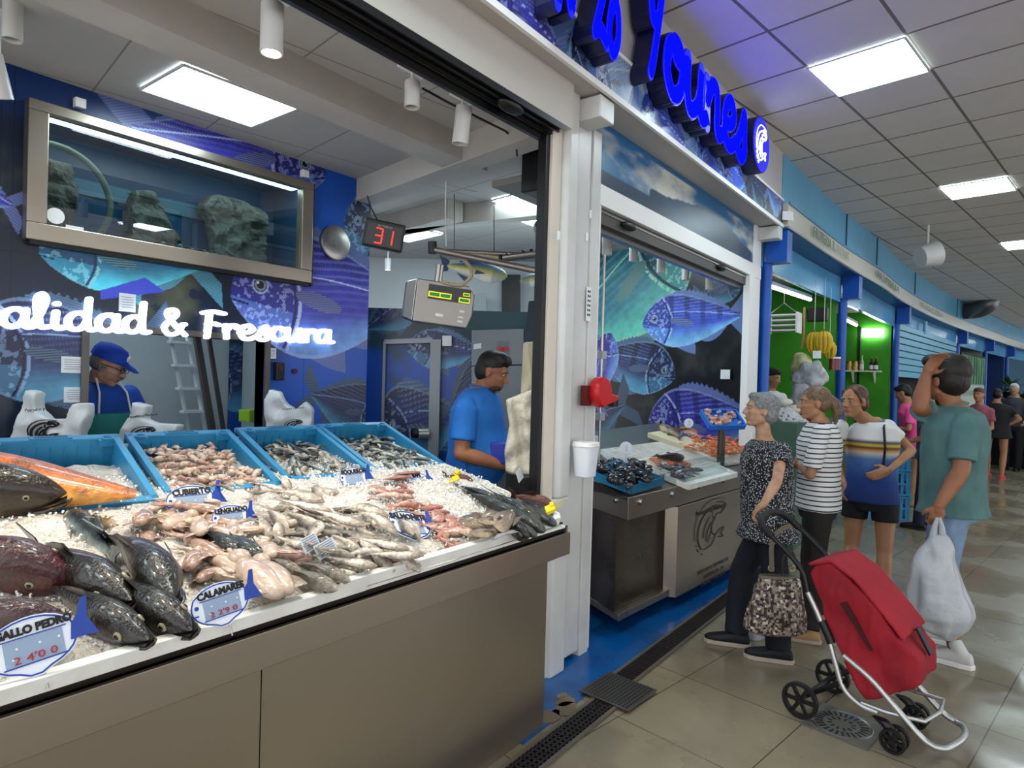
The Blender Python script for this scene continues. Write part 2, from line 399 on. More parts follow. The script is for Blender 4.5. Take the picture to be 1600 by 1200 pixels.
# ---------------- floor and aisle ceiling ----------------
def tile_mat(name, c1, c2, mortar, size, off, rot, msize, rough, rvar, bump=.1, offset=0, wet=False):
    m = bpy.data.materials.new(name); m.use_nodes = True; nt = m.node_tree; N = nt.nodes; L = nt.links; b = N['Principled BSDF']
    tc = N.new('ShaderNodeTexCoord'); mp = N.new('ShaderNodeMapping'); mp.vector_type = 'POINT'
    mp.inputs['Rotation'].default_value = (0, 0, rot); mp.inputs['Location'].default_value = (off[0], off[1], 0)
    L.new(tc.outputs['Object'], mp.inputs['Vector'])
    br = N.new('ShaderNodeTexBrick'); br.offset = offset; br.inputs['Scale'].default_value = 1; br.inputs['Brick Width'].default_value = size[0]; br.inputs['Row Height'].default_value = size[1]
    br.inputs['Mortar Size'].default_value = msize; br.inputs['Mortar Smooth'].default_value = .1; br.inputs['Bias'].default_value = 0
    br.inputs['Color1'].default_value = (*lin(c1), 1); br.inputs['Color2'].default_value = (*lin(c2), 1); br.inputs['Mortar'].default_value = (*lin(mortar), 1)
    L.new(mp.outputs[0], br.inputs['Vector'])
    n = N.new('ShaderNodeTexNoise'); n.inputs['Scale'].default_value = 3.5; n.inputs['Detail'].default_value = 9; n.inputs['Roughness'].default_value = .65
    L.new(tc.outputs['Object'], n.inputs['Vector'])
    rp = N.new('ShaderNodeValToRGB'); rp.color_ramp.elements[0].position = .3; rp.color_ramp.elements[1].position = .7
    rp.color_ramp.elements[0].color = (.74, .74, .75, 1) if wet else (.94, .94, .94, 1); L.new(n.outputs['Fac'], rp.inputs[0])
    mx = N.new('ShaderNodeMix'); mx.data_type = 'RGBA'; mx.blend_type = 'MULTIPLY'; mx.inputs['Factor'].default_value = 1
    L.new(br.outputs['Color'], mx.inputs['A']); L.new(rp.outputs[0], mx.inputs['B']); L.new(mx.outputs['Result'], b.inputs['Base Color'])
    n2 = N.new('ShaderNodeTexNoise'); n2.inputs['Scale'].default_value = 1.3; n2.inputs['Detail'].default_value = 5; L.new(tc.outputs['Object'], n2.inputs['Vector'])
    mr = N.new('ShaderNodeMapRange'); mr.inputs['From Min'].default_value = .4; mr.inputs['From Max'].default_value = .6
    mr.inputs['To Min'].default_value = rough-rvar; mr.inputs['To Max'].default_value = rough+rvar
    L.new(n2.outputs['Fac'], mr.inputs['Value']); L.new(mr.outputs[0], b.inputs['Roughness'])
    bp = N.new('ShaderNodeBump'); bp.inputs['Strength'].default_value = bump; bp.inputs['Distance'].default_value = .004; bp.invert = True
    L.new(br.outputs['Fac'], bp.inputs['Height']); L.new(bp.outputs[0], b.inputs['Normal'])
    return m
# object coordinates -> grid coordinates: rotate by +GA about z
fl_m = tile_mat('floor_tiles', '90866f', '867c68', '4c463d', (.6, .6), (1.135+.6, -2.437+.6), GA, .003, .22, .13, .3, wet=True)
struct(MB().b2((-9, -3, -.1), (9, 40, 0)).obj('floor', fl_m))
ce_m = tile_mat('ceiling_tiles', 'dcd6d0', 'd6d0ca', '7c756e', (.6, .6), (-(-1.5251*cos(GA)-5.958*sin(GA))+.6*10, -(-1.5251*sin(GA)+5.958*cos(GA))+.6*20), GA, .011, .8, .05, .5)
CEIL = 3.74
U0, V0 = -1.5251*cos(GA)-5.958*sin(GA), -1.5251*sin(GA)+5.958*cos(GA)
def gp(u, v, z=0): p = GXD*u+GYD*v; return Vector((p.x, p.y, z))
pts = [(-1.9, -4), (7, -4), (12, 40), (-1, 40), (-1.9, 20)]
struct(MB().prism([(-2.3, -4), (8, -4), (12, 45), (-2.3, 45)], CEIL, CEIL+.08).obj('ceiling', ce_m))
panel_m = mat('light_diffuser', 'dff4fa', .5, emit=PANEL_E); pf_m = mat('light_frame', 'c9c9c9', .4)
def ceil_light(c, X, Y, sx, sy, m, label, group, nm='ceiling_light'):
    t = empty(nm, c, 0, label, 'ceiling light', group)
    X = Vector(X); Y = Vector(Y)
    q = [X*sx/2+Y*sy/2, -X*sx/2+Y*sy/2, -X*sx/2-Y*sy/2, X*sx/2-Y*sy/2]
    f = MB(); 
    for i in range(4):
        a, b = q[i], q[(i+1) % 4]; f.tube([a*1.0, b*1.0], .008, n=4)
    f.obj('light_frame', pf_m, t)
    MB().extr([p*.985 for p in q], (0, 0, .012)).obj('diffuser', m, t)
    t.children[1].location.z = -.008
    return t
aisle_names = {(1, -2): 'square lit ceiling panel nearest the blue shop sign', (1, 4): 'second square lit ceiling panel along the aisle ceiling', (1, 10): 'third lit panel down the aisle, at the photo right edge'}
for cu in (1, 7):
    for rv in range(-14, 50, 6):
        u, v = U0+.6*(cu+.5)+.0, V0+.6*(rv+.5)
        p = gp(u, v, CEIL-.006)
        ceil_light(p, GXD, GYD, .585, .585, panel_m, aisle_names.get((cu, rv), 'square lit panel set in the tiled aisle ceiling, one of the rest of the rows'), None if (cu, rv) in aisle_names else 'aisle ceiling panels')

# ---------------- stall one: shell ----------------
SX, SZ = -3.85, 3.0           # back wall plane, ceiling height
DX = Vector((-cos(GA), sin(GA), 0))    # towards the back of the stall
st_ceil = tile_mat('stall_ceiling_board', 'b4b1ac', 'b0ada8', '85827e', (1.2, .6), (.35, .45), GA, .005, .8, .05, .3)
struct(MB().b2((-11, -3, SZ), (-1.9, 12, SZ+.06)).obj('ceiling_stall', st_ceil))
# back wall with aquarium and hatch openings (y, z)
AQ = (1.04, 2.665, 2.165, 2.85); WN = (1.34, 2.362, 1.02, 1.745); Y0, Y1 = -1.2, 3.22
bw = MB()
for a, b, c, d in ((Y0, AQ[0], 0, SZ), (AQ[1], Y1, 0, SZ), (AQ[0], AQ[1], AQ[3], SZ), (AQ[0], AQ[1], WN[3], AQ[2]), (AQ[0], WN[0], 0, WN[3]), (WN[1], AQ[1], 0, WN[3]), (WN[0], WN[1], 0, WN[2])):
    bw.b2((SX-.1, a, c), (SX, b, d))
wall_back = struct(bw.obj('wall_back', blue_paint))
def bg_back(U, V):
    u = U+Y0; n = fbm(U*3, V*3, 1, 5); n2 = fbm(U*9, V*9, 3)
    blue = L3('0c50b4'); navy = L3('0a1d33'); olive = L3('5a6046')
    c = navy[None]*(.5+1.0*n)[..., None]+np.zeros((*U.shape, 3))
    ol = np.clip((n-.48)*4.5, 0, 1)*(n2 > .35)*np.clip(1.5-abs(V-1.9)*1.6, 0, 1)
    c = c*(1-.7*ol[..., None])+olive[None]*(ol*(.3+.9*n2)*.7)[..., None]
    k = sst(2.35, 2.75, u+(n-.5)*.3+(1.9-V)*.55*(V < 1.9)); c = c*(1-k[..., None])+(blue[None]*(.85+.25*n)[..., None])*k[..., None]
    k = sst(2.72, 2.95, V+.1*n)*(1-k); c = c*(1-.8*k[..., None])+L3('0d2c66')[None]*(.8*k)[..., None]
    for s in (.95, 1.0, 2.665): c[abs(u-s) < .004] *= .35
    c[(abs(V-2.1) < .003)] *= .4
    return c
def ex_back(col, U, V, px):
    x, y = px((235, 445)); 
    m = ((U-x)*.6+(V-y) < .02) & ((U-x) > -.25) & ((U-x) < .12) & (abs(V-y+(U-x)*-.35) < .05+(U-x)*.1)
    col[m] = L3('3b49c8')
paint_wall('fish_mural', (SX+.003, Y0, 0), (0, 1, 0), (0, 0, 1), Y1-Y0, SZ, .005, bg_back, [
    ((-70, 560), (268, 540), .5, dict(pal='dark', k=1.1)),
    ((60, 395), (345, 418), .36, dict(pal='cyan', eye=False)),
    ((510, 275), (150, 190), .34, dict(pal='violet', eye=True, k=.8)),
    ((-160, 250), (42, 330), .5, dict(pal='violet')),
    ((537, 352), (690, 400), .62, dict(pal='dark', k=1.3)),
    ((360, 462), (668, 478), .46, dict(pal='violet', k=1.05)),
    ((600, 660), (470, 610), .5, dict(pal='dark', k=.8))], mural, wall_back,
    holes=[(AQ[0]-Y0, AQ[1]-Y0, AQ[2], AQ[3]), (WN[0]-Y0, WN[1]-Y0, WN[2], WN[3])], extra=ex_back)
# wall end return, beams
struct(MB().b2((SX-.1, Y1, 0), (SX-.02, Y1+.02, SZ)).obj('trim_1', blue_paint))
def beam(a, b, w_, z0, z1, nm, m=white, off=0):
    a, b = Vector(a), Vector(b); d = (b-a).normalized(); n = Vector((-d.y, d.x, 0))
    o = n*off; return struct(MB().prism([tuple((p+o+n*s*w_/2)[:2]) for p, s in ((a, -1), (b, -1), (b, 1), (a, 1))], z0, z1).obj(nm, m))
beam_m = mat('beam_paint', 'bdb8b0', .6, c2='b2ada5', scale=3)
beam((-2.66, -1.2, 0), (-2.70, 3.1, 0), .2, 2.85, 3.0, 'trim_2', beam_m)
beam((-1.88, 2.82, 0), (-3.9, 3.17, 0), .16, 2.84, 3.0, 'trim_3', beam_m)
beam((-3.6, 3.9, 0), (-7.5, 4.5, 0), .16, 2.84, 3.0, 'trim_4', beam_m)
beam((-1.9, 4.35, 0), (-4.9, 3.9, 0), .14, 2.84, 3.0, 'trim_5', beam_m)
# stall ceiling panels
spm = mat('stall_light_diffuser', 'dcf2fa', .5, emit=STALL_E)
ceil_light((-3.32, 1.752, SZ-.006), (1, 0, 0), (.05, 1, 0), .46, .6, spm, 'lit panel in the stall ceiling above the aquarium', None, 'stall_light')
ceil_light((-3.32, -.45, SZ-.006), (1, 0, 0), (.05, 1, 0), .46, .6, spm, 'lit stall ceiling panel outside the frame on the left', None, 'stall_light')
ceil_light((-2.3, -.8, SZ-.006), (1, 0, 0), (.05, 1, 0), .46, .6, spm, 'lit stall ceiling panel above the near end of the fish counter', None, 'stall_light')
ceil_light((-3.0, 4.27, SZ-.006), DX, GYD, .55, .6, spm, 'lit panel in the stall ceiling beside the corner column', None, 'stall_light')
ceil_light((-4.85, 4.45, SZ-.006), DX, GYD, .6, .62, spm, 'lit panel in the back room ceiling behind the number display', None, 'stall_light')
ceil_light((-4.6, 1.6, SZ-.006), (1, 0, 0), (0, 1, 0), .6, .6, spm, 'lit ceiling panel of the room behind the hatch', None, 'stall_light')  # panel added because the room behind the hatch was too dark
# cold room box with printed panels and far white wall
RD = 5.3; rp0 = gd(560, 700, RD); rp1 = gd(900, 700, RD)
rx = Vector((rp1.x-rp0.x, rp1.y-rp0.y, 0)).normalized(); rl = (Vector((rp1.x, rp1.y, 0))-Vector((rp0.x, rp0.y, 0))).length; rn = Vector((-rx.y, rx.x, 0))
cold = MB(); r0 = Vector((rp0.x, rp0.y, 0)); q = [r0, r0+rx*rl, r0+rx*rl+rn*1.2, r0+rn*1.2]
cold = struct(cold.prism([(p.x, p.y) for p in q], 0, 2.1).obj('wall_coldroom', mat('coldroom_panel', 'c9ced2', .4)))
def bg_rec(U, V):
    n = fbm(U*2.5, V*2.5, 11); c = L3('0c4fb0')[None]*(.75+.5*n)[..., None]
    k = np.clip((n-.55)*6, 0, 1)*.9+sst(1.75, 1.95, V+.15*n); k = np.clip(k, 0, 1)[..., None]; return c*(1-k)+L3('10343e')[None]*(.6+n)[..., None]*k
paint_wall('fish_mural', r0-rn*.003, rx, (0, 0, 1), rl, 2.1, .01, bg_rec, [
    ((598, 680), (738, 640), .85, dict(pal='dark', k=1.3)), ((636, 545), (770, 552), .42, dict(pal='dark', k=1.4)),
    ((655, 470), (560, 520), .5, dict(pal='dark', k=.7)), ((800, 560), (690, 660), .5, dict(pal='dark', k=.9))], mural, cold)
FD = 8.0; f0 = gd(480, 600, FD); f1 = gd(900, 600, FD)
struct(beam((f0.x, f0.y, 0), (f1.x, f1.y, 0), .1, 0, SZ, 'wall_far', mat('far_white_wall', 'bcc3c6', .6)))
wl = gd(545, 600, 6.6)
dwn = MB(); c0, c1 = gd(784, 462, 7.85), gd(812, 462, 7.85)
ventw = MB().extr([gd(784, 430, 7.85), gd(813, 430, 7.85), gd(813, 488, 7.85), gd(784, 488, 7.85)], CF*-.04)
tag(ventw.obj('dark_hatch', black), 'black louvred hatch on the far white back room wall', 'hatch')
bx = MB().extr([gd(742, 460, 7.8), gd(760, 460, 7.8), gd(760, 487, 7.8), gd(742, 487, 7.8)], CF*-.06)
tag(bx.obj('wall_socket_box', mat('grey_box', '9aa2a6', .5)), 'small grey electrical box on the far white wall', 'electrical box')
# back room behind the hatch: white walls
brm = mat('back_room_wall', 'b9bfc0', .6)
struct(MB().b2((-5.5, -1.2, 0), (-5.4, 3.2, SZ)).obj('wall_backroom', brm))
struct(MB().b2((-5.4, -.6, 0), (-3.95, -.5, SZ)).obj('wall_backroom_left', brm))
struct(MB().b2((-5.4, 3.1, 0), (-3.95, 3.18, SZ)).obj('wall_backroom_right', brm))
paint_wall('fish_mural', (-5.39, 2.97, 0), (0, 1, 0), (0, 0, 1), .22, 2.2, .012, bg_rec, [((330, 600), (430, 590), .9, dict(pal='dark', k=1.2))], mural, bpy.data.objects['wall_backroom'])

# ---------------- columns, opening frames, fascia ----------------
FX = -1.85
col1 = MB(); col1.prism([(-1.99, 2.72), (-1.86, 2.72), (-1.80, 2.77), (-1.80, 2.90), (-1.99, 2.90)], 0, .93); col1.prism([(-1.99, 2.79), (-1.82, 2.79), (-1.80, 2.81), (-1.80, 2.90), (-1.99, 2.90)], .93, 3.12)
col1.prism([(-1.99, 2.90), (-1.84, 2.90), (-1.84, 3.10), (-1.99, 3.10)], .03, 3.12)
struct(col1.obj('trim_column', white, bevel=.01))
struct(MB().b2((-1.90, 2.70, .93), (-1.835, 2.785, 2.9)).obj('trim_6', mat('cream_trim', 'd8cfc0', .5)))
struct(MB().b2((-1.90, 2.665, .9), (-1.85, 2.698, 2.9)).obj('trim_7', black))
struct(MB().b2((-1.88, 3.10, 0), (-1.83, 3.19, 2.95)).obj('trim_8', white, bevel=.004))
# lintel of stall one: inner white face, shutter slot, soffit
struct(MB().b2((-1.85, -1.2, 2.82), (-1.755, 2.76, 3.06)).obj('trim_9', mat('lintel_paint', 'b9b4ac', .5)))
tr = MB()
for x0, x1, z0, z1 in ((-1.897, -1.875, 2.76, 2.82), (-1.845, -1.835, 2.79, 2.805), (-1.80, -1.79, 2.79, 2.805), (-1.76, -1.755, 2.79, 2.82)): tr.b2((x0, -1.2, z0), (x1, 2.69, z1))
struct(tr.obj('trim_10', black)); tr = MB()
tr.b2((-1.87, -1.2, 2.805), (-1.76, 2.69, 2.84)); tr.b2((-1.865, -1.2, 2.79), (-1.85, 2.69, 2.81)); struct(tr.obj('trim_11', steel_dark))
# soffit and fascia box from y=-1.2 to 6.32
YF = 6.33; zb = 3.05
struct(MB().b2((-1.93, -1.2, zb), (-1.66, YF, zb+.012)).obj('trim_12', mat('soffit', 'bfb9b2', .55)))
struct(MB().b2((-1.95, -1.2, zb+.012), (-1.68, YF, CEIL)).obj('wall_fascia', mat('fascia_grey', 'aca8a8', .5)))
fe = MB(); fe.b2((-1.672, -1.2, zb-.012), (-1.652, YF, zb+.02)); fe.b2((-1.68, -1.2, zb+.235), (-1.655, YF, zb+.255)); struct(fe.obj('trim_13', whitep))
def bg_fas(U, V):
    u = U-1.2; n = fbm(U*3, V*6, 21); t = sst(1.8, 3.6, u)
    c = L3('14235e')[None]*(.5+n)[..., None]*(1-t[..., None])+L3('6f93b8')[None]*(.5+.7*n)[..., None]*t[..., None]
    k = sst(4.6, 5.4, u)[..., None]; c = c*(1-k)+L3('3c4654')[None]*(.5+.9*n)[..., None]*k
    k = (abs(u-2.95) < .35)[..., None]*1.0; c = c*(1-.6*k)+L3('2c58b0')[None]*.6*k; return c
paint_wall('fish_print', (-1.664, -1.2, zb+.02), (0, 1, 0), (0, 0, 1), YF+1.2, .215, .009, bg_fas, [
    ((760, -20), (890, 95), .5, dict(pal='violet', k=.8)), ((885, 55), (930, 170), .5, dict(pal='dark', eye=False)), ((935, 140), (1000, 110), .6, dict(pal='pale')),
    ((1000, 175), (1085, 245), .5, dict(pal='blue', k=.9)), ((1085, 215), (1130, 280), .7, dict(pal='blue', k=.7)), ((1124, 262), (1168, 290), .7, dict(pal='blue')),
    ((1200, 335), (1170, 270), .6, dict(pal='dark')), ((1222, 320), (1196, 290), .6, dict(pal='blue'))], mural, bpy.data.objects['wall_fascia'])
# bracket blocks at the columns
struct(MB().b2((-1.86, 2.90, 2.92), (-1.68, 3.05, zb-.014)).obj('trim_14', white, bevel=.006))
struct(MB().b2((-1.86, 6.2, 2.92), (-1.66, 6.33, zb-.014)).obj('trim_15', white, bevel=.006))
# sky print over the second opening and white frame round it
f2 = MB(); f2.b2((-1.90, 3.1, 2.56), (-1.845, 6.33, 2.68)); f2.b2((-1.90, 5.98, 0), (-1.84, 6.12, 2.56)); f2.b2((-1.9, 3.19, 0), (-1.85, 3.24, 2.56)); f2.b2((-1.9, 6.12, 0), (-1.85, 6.33, 3.05))
wfr = struct(f2.obj('trim_16', whitep, bevel=.004))
struct(MB().b2((-1.95, 3.1, 2.68), (-1.87, 6.33, 3.05)).obj('trim_17', white))
def bg_sky(U, V):
    n = fbm(U*2.4, V*7, 31, 5); u = U/3.1
    c = L3('2f6f9c')[None]*(1-V/.5)[..., None]+L3('1f5c92')[None]*(V/.5)[..., None]
    cl = np.clip((n-.5-.1*abs(u-.5))*4, 0, 1)*(V < .34)*(V > .05); c = c*(1-cl[..., None])+L3('c8c8c0')[None]*cl[..., None]
    rid = .13+.11*np.exp(-((u-.62)/.22)**2)-.18*np.clip(u-.7, 0, 1)+.02*fbm(U*8, V*0, 33)
    rid = np.where(u < .25, .1, rid); m = V < rid; c[m] = (L3('33465a')[None]*(.6+.6*n)[..., None])[m]; return c
paint_wall('sky_print', (-1.866, 3.12, 2.68), (0, 1, 0), (0, 0, 1), 3.1, .37, .01, bg_sky, [], mural, wfr)
struct(MB().b2((-1.93, 3.24, 2.47), (-1.88, 5.98, 2.56)).obj('trim_18', steel_dark))
tb = MB(); tb.b2((-1.98, 3.24, 2.44), (-1.93, 5.98, 2.5)); tb.b2((-1.90, 3.24, 2.535), (-1.875, 5.98, 2.55)); struct(tb.obj('trim_19', steel_edge))
for yy in (3.62, 5.3): tag(MB().ell((-1.87, yy, 2.52), (.03, .09, .025)).obj('shutter_latch', black, smooth=True), 'black shutter latch under the lintel of the second stall, ' + ('left one' if yy < 4 else 'right one'), 'latch')
tag(MB().ell((-1.80, 2.3, 2.785), (.04, .09, .03)).obj('shutter_latch', black, smooth=True), 'black oval shutter latch by the corner column of the near stall', 'latch')

# ---------------- shop sign ----------------
neon = mat('blue_letter_face', '0a10ff', .4, emit=.5); lside = mat('letter_side', '0b0f3a', .35)
sgn = empty('shop_sign', (-1.655, 2.2, zb+.42), 0, 'large blue lit script letters over the fish stalls reading 28 Younes', 'sign')
SX0 = -1.655; K = .42
def sign_letters(s, ystart, zbase, h, sp, sxk=1.0):
    y = ystart
    for ch in s:
        M = Matrix.Translation((0, y, zbase)) @ frame((0, 0, 0), (0, 1, 0), (0, 0, 1)) @ Matrix.Diagonal((h*sxk, h, 1, 1))
        M = Matrix.Translation(-sgn.location) @ Matrix.Translation((SX0, 0, 0)) @ M
        a = MB()
        for q in GL[ch][1]: stroke(a, q, .2, M, 0.0, .10, n=5)
        lo = a.obj('letter', lside, sgn, fixn=False)
        b = MB()
        for q in GL[ch][1]: stroke(b, q, .185, M, 0.1005, .106, n=5)
        b.obj('letter_face', neon, lo, fixn=False)
        y += GL[ch][0]*h*sxk+sp
    return y
def yz(px, py): p = gx(px, py, SX0+.1); return p.y, p.z
ya, za = yz(958, 82); yb, zb1 = yz(1160, 228)
y8, z8 = yz(962, 84); sign_letters('28', yz(927, 50)[0], z8, .46, -.01, .55)
sign_letters('N', yz(890, 8)[0]-.1, z8, .46, .0, .6)
yY, zY = yz(1003, 128); sign_letters('Y', yY, yz(1037, 128)[1]+.01, .50, 0, .72)
yo, zo = yz(1036, 158); ys_, zs_ = yz(1166, 238); tw = sum(GL[c][0] for c in 'ounes'); sign_letters('ounes', yo, (zo+zs_)/2, .58, 0, (ys_-yo)/(.58*tw))
ey, ez = yz(1187, 227)
disc = MB().lathe([(.0, 0), (.215, 0), (.215, .11), (0, .11)], (SX0, ey, ez), (1, 0, 0), 40)
sd = disc.obj('round_sign', lside, None); tag(sd, 'round blue lit emblem disc with white leaping fish at the end of the sign', 'sign')
MB().lathe([(.0, .111), (.208, .111), (.208, .116), (0, .116)], (SX0, ey, ez), (1, 0, 0), 40).obj('disc_face', mat('disc_blue', '1512c8', .4, emit=.6), sd)
lm = MB(); logo(lm, Matrix.Translation((SX0+.117, ey-.15, ez-.15)) @ frame((0, 0, 0), (0, 1, 0), (0, 0, 1)) @ Matrix.Diagonal((.3, .3, 1, 1)), 1.25, .003); lm.obj('fish_emblem', mat('emblem_white', 'f2f4ff', .4, emit=1.2), sd, fixn=False)
# 3D wall lettering over the hatch
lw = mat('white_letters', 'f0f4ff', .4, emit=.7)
def wyz(px, py): p = gx(px, py, SX+.05); return p.y, p.z
wt = empty('wall_lettering', (SX, 1.8, 1.75), 0, 'white script letters on the mural reading calidad & Frescura', 'lettering')
def wall_letters(s, p0, p1, h, wd=.145):
    (y0, z0), (y1, z1) = wyz(*p0), wyz(*p1); tot = sum(GL[c][0] for c in s); k = (y1-y0)/tot; y = y0
    for ch in s:
        t = (y-y0)/(y1-y0); z = z0+(z1-z0)*t
        M = Matrix.Translation((SX+.012-SX, y-1.8, z-1.75)) @ frame((0, 0, 0), (0, 1, 0), (0, 0, 1)) @ Matrix.Diagonal((k, h, 1, 1))
        a = MB()
        for q in GL[ch][1]: stroke(a, q, wd, M, 0, .035, n=5)
        if a.v: a.obj('letter', lw, wt, fixn=False)
        y += GL[ch][0]*k
wall_letters('calidad', (-42, 508), (236, 521), .17)
wall_letters('&', (256, 522), (294, 525), .15)
wall_letters('Frescura', (316, 527), (522, 536), .165)
def pane_mat(name, tint, ior=1.5, boost=0.0, rough=.0):
    m = bpy.data.materials.new(name); m.use_nodes = True; nt = m.node_tree; N = nt.nodes; L = nt.links; N.remove(N['Principled BSDF'])
    t = N.new('ShaderNodeBsdfTransparent'); t.inputs[0].default_value = (*lin(tint), 1); g = N.new('ShaderNodeBsdfGlossy'); g.inputs['Roughness'].default_value = rough
    f = N.new('ShaderNodeFresnel'); f.inputs[0].default_value = ior; mx = N.new('ShaderNodeMixShader')
    a = N.new('ShaderNodeMath'); a.operation = 'ADD'; a.inputs[1].default_value = boost; a.use_clamp = True; L.new(f.outputs[0], a.inputs[0]); ge = N.new('ShaderNodeNewGeometry'); iv = N.new('ShaderNodeMath'); iv.operation = 'SUBTRACT'; iv.inputs[0].default_value = 1; L.new(ge.outputs['Backfacing'], iv.inputs[1]); a0 = a; a = N.new('ShaderNodeMath'); a.operation = 'MULTIPLY'; L.new(a0.outputs[0], a.inputs[0]); L.new(iv.outputs[0], a.inputs[1])
    L.new(a.outputs[0], mx.inputs[0]); L.new(t.outputs[0], mx.inputs[1]); L.new(g.outputs[0], mx.inputs[2]); L.new(mx.outputs[0], N['Material Output'].inputs[0]); return m
pane = pane_mat('clear_pane', 'f4f8f8'); aqpane = pane_mat('aquarium_pane', 'c4d6d8', 1.6, .12)
acryl = pane_mat('clear_acrylic', 'eef2f2', 1.4)
# ---------------- aquarium ----------------
aq = empty('aquarium', (SX, 1.85, 2.165), 0, 'wall-mounted steel framed aquarium with rocks and pebbles', 'aquarium')
y0, y1, z0, z1 = AQ; FW = .085
f = MB(); L_ = aq.location
def q4(a, b, c, d, x0=.0, x1=.07): f.b2((x0, a-L_.y, c-L_.z), (x1, b-L_.y, d-L_.z))
q4(y0, y1, z0, z0+FW); q4(y0, y1, z1-FW*.6, z1); q4(y0, y0+FW, z0+FW, z1-FW*.6); q4(y1-FW, y1, z0+FW, z1-FW*.6)
f.obj('frame', steel, aq, bevel=.004)
f = MB(); q4(y0+.02, y1, z0-.02, z0, 0, .05); q4(y1, y1+.012, z0-.02, z1, 0, .06); f.obj('frame_seal', black, aq)
f = MB(); q4(y0+FW, y1-FW, z0+FW, z1-FW*.6, .03, .034); f.obj('glass', aqpane, aq)
tank = MB(); D_ = -.42
tank.b2((D_-.01, y0-L_.y, 0), (D_, y1-L_.y, z1-z0)); tank.b2((D_, y0-L_.y, 0), (0, y1-L_.y, .06)); tank.b2((D_, y0-L_.y-.01, 0), (0, y0-L_.y, z1-z0)); tank.b2((D_, y1-L_.y, 0), (0, y1-L_.y+.01, z1-z0))
tank.b2((D_, y0-L_.y, z1-z0), (0, y1-L_.y, z1-z0+.01)); tank.obj('tank', mat('tank_blue', '2b6388', .5, c2='24557a', scale=2), aq)
wp = MB(); wp.b2((D_+.001, y0-L_.y, .38), (D_+.012, y1-L_.y, .47)); wp.obj('water_line', mat('tank_band', '7fa0b0', .4), aq)
rockm = mat('rock', '9a9080', .85, c2='6c6558', scale=14, bump=1, bscale=30)
for pts_ in ([(-.02, -.02), (.22, -.02), (.23, .35), (.2, .44), (-.02, .46)], [(.52, .0), (.84, .0), (.78, .16), (.7, .33), (.62, .40), (.53, .38), (.51, .2)], [(1.04, .0), (1.38, .0), (1.40, .28), (1.38, .44), (1.2, .48), (1.0, .47), (.94, .38), (1.0, .25)]):
    r = MB(); r.extr([(D_+.06, y0+FW-L_.y+a, b+.06) for a, b in pts_], (.12, 0, 0)); o = r.obj('rock', rockm, aq)
    bm = bmesh.new(); bm.from_mesh(o.data); bmesh.ops.triangulate(bm, faces=bm.faces); bm.to_mesh(o.data); bm.free()
    for md in (('r', 'REMESH'),):
        k = o.modifiers.new('r', 'REMESH'); k.mode = 'VOXEL'; k.voxel_size = .016; k = o.modifiers.new('s', 'SMOOTH'); k.iterations = 4
    bake(o)
    for v in o.data.vertices:
        n = mnoise.noise(v.co*14)*.03+mnoise.noise(v.co*40)*.012; v.co.x += n; v.co.y += n*.5
    if not o.data.materials: o.data.materials.append(rockm)
gr = MB()
for i in range(420):
    u = random.random(); a = .32+1.05*u; h = .055*max(0, 1-abs(u-.35)*1.2)
    gr.ell((D_+.28+random.random()*.12, y0+FW-L_.y+a, .065+random.random()*h), (.011, .013, .008), 6, 4)
pb = gr.obj('pebbles', None, aq, smooth=True); pb['kind'] = 'stuff'
for m_ in (mat('pebble_white', 'c9c6bc', .6), mat('pebble_black', '1c1c1c', .5)): pb.data.materials.append(m_)
for i, p_ in enumerate(pb.data.polygons): p_.material_index = (i//26) % 2
hs = MB(); hs.tube([(D_+.3, y0+FW-L_.y+.08+.27*cos(t), .27+.27*sin(t)) for t in [radians(a) for a in range(-75, 150, 8)]], .017, 10); hs.obj('hose', mat('hose', '9a9a88', .4), aq, smooth=True)
tl = MB(); tl.b2((-.12, y0-L_.y+.05, z1-z0-.035), (-.03, y1-L_.y-.05, z1-z0-.02)); o_ = tl.obj('tank_fill_strip', mat('tank_fill_strip', 'e8f4ff', .5, emit=6), aq)  # glow strip added behind the top frame to brighten the tank
st = MB(); st.lathe([(0, 0), (.04, 0), (.04, .002), (0, .002)], (.035, y0+FW-L_.y+.045, .085+.055), (1, 0, 0)); st.b2((.035, y0+FW-L_.y+.09, .09), (.037, y0+FW-L_.y+.17, .106)); st.obj('sticker', whitep, aq)
for yy_ in (1.27, 2.62):
    tag(MB().box((SX+.02, yy_, SZ-.09 if yy_ < 2 else SZ-.09), (.04, .05, .05)).obj('wall_sensor', whitep, bevel=.004), 'small white sensor box above the aquarium, %s one' % ('left' if yy_ < 2 else 'right'), 'sensor box')
# hatch frame, notes, switches
hf = MB(); a, b, c, d = WN
for lo, hi in (((a-.035, c), (a, d+.0)), ((b, c), (b+.035, d)), ((a-.035, d), (b+.035, d+.035))): hf.b2((SX-.1, lo[0], lo[1]), (SX+.02, hi[0], hi[1]))
struct(hf.obj('window_1', mat('hatch_frame', '5c5854', .4, .3)))
for i, (x, y, w_, h_, ds) in enumerate([(199, 473, .085, .1, 'white paper note taped on the mural above the letter d'), (113, 570, .1, .085, 'white paper note on the mural left of the hatch, upper one'), (117, 617, .1, .08, 'handwritten white paper note left of the hatch, lower one'), (424, 552, .07, .07, 'white paper note on the blue wall right of the hatch')]):
    p = gx(x, y, SX+.006); n_ = tag(MB().box(p, (.002, w_, h_)).obj('paper_note', paper), ds, 'note')
    l = MB()
    for k in range(5): l.box(p+Vector((.0015, -.005+.01*random.random(), h_*.3-k*h_*.14)), (.001, w_*.7, .003))
    l.obj('writing', mat('pen_grey', '7d8490', .7), n_)
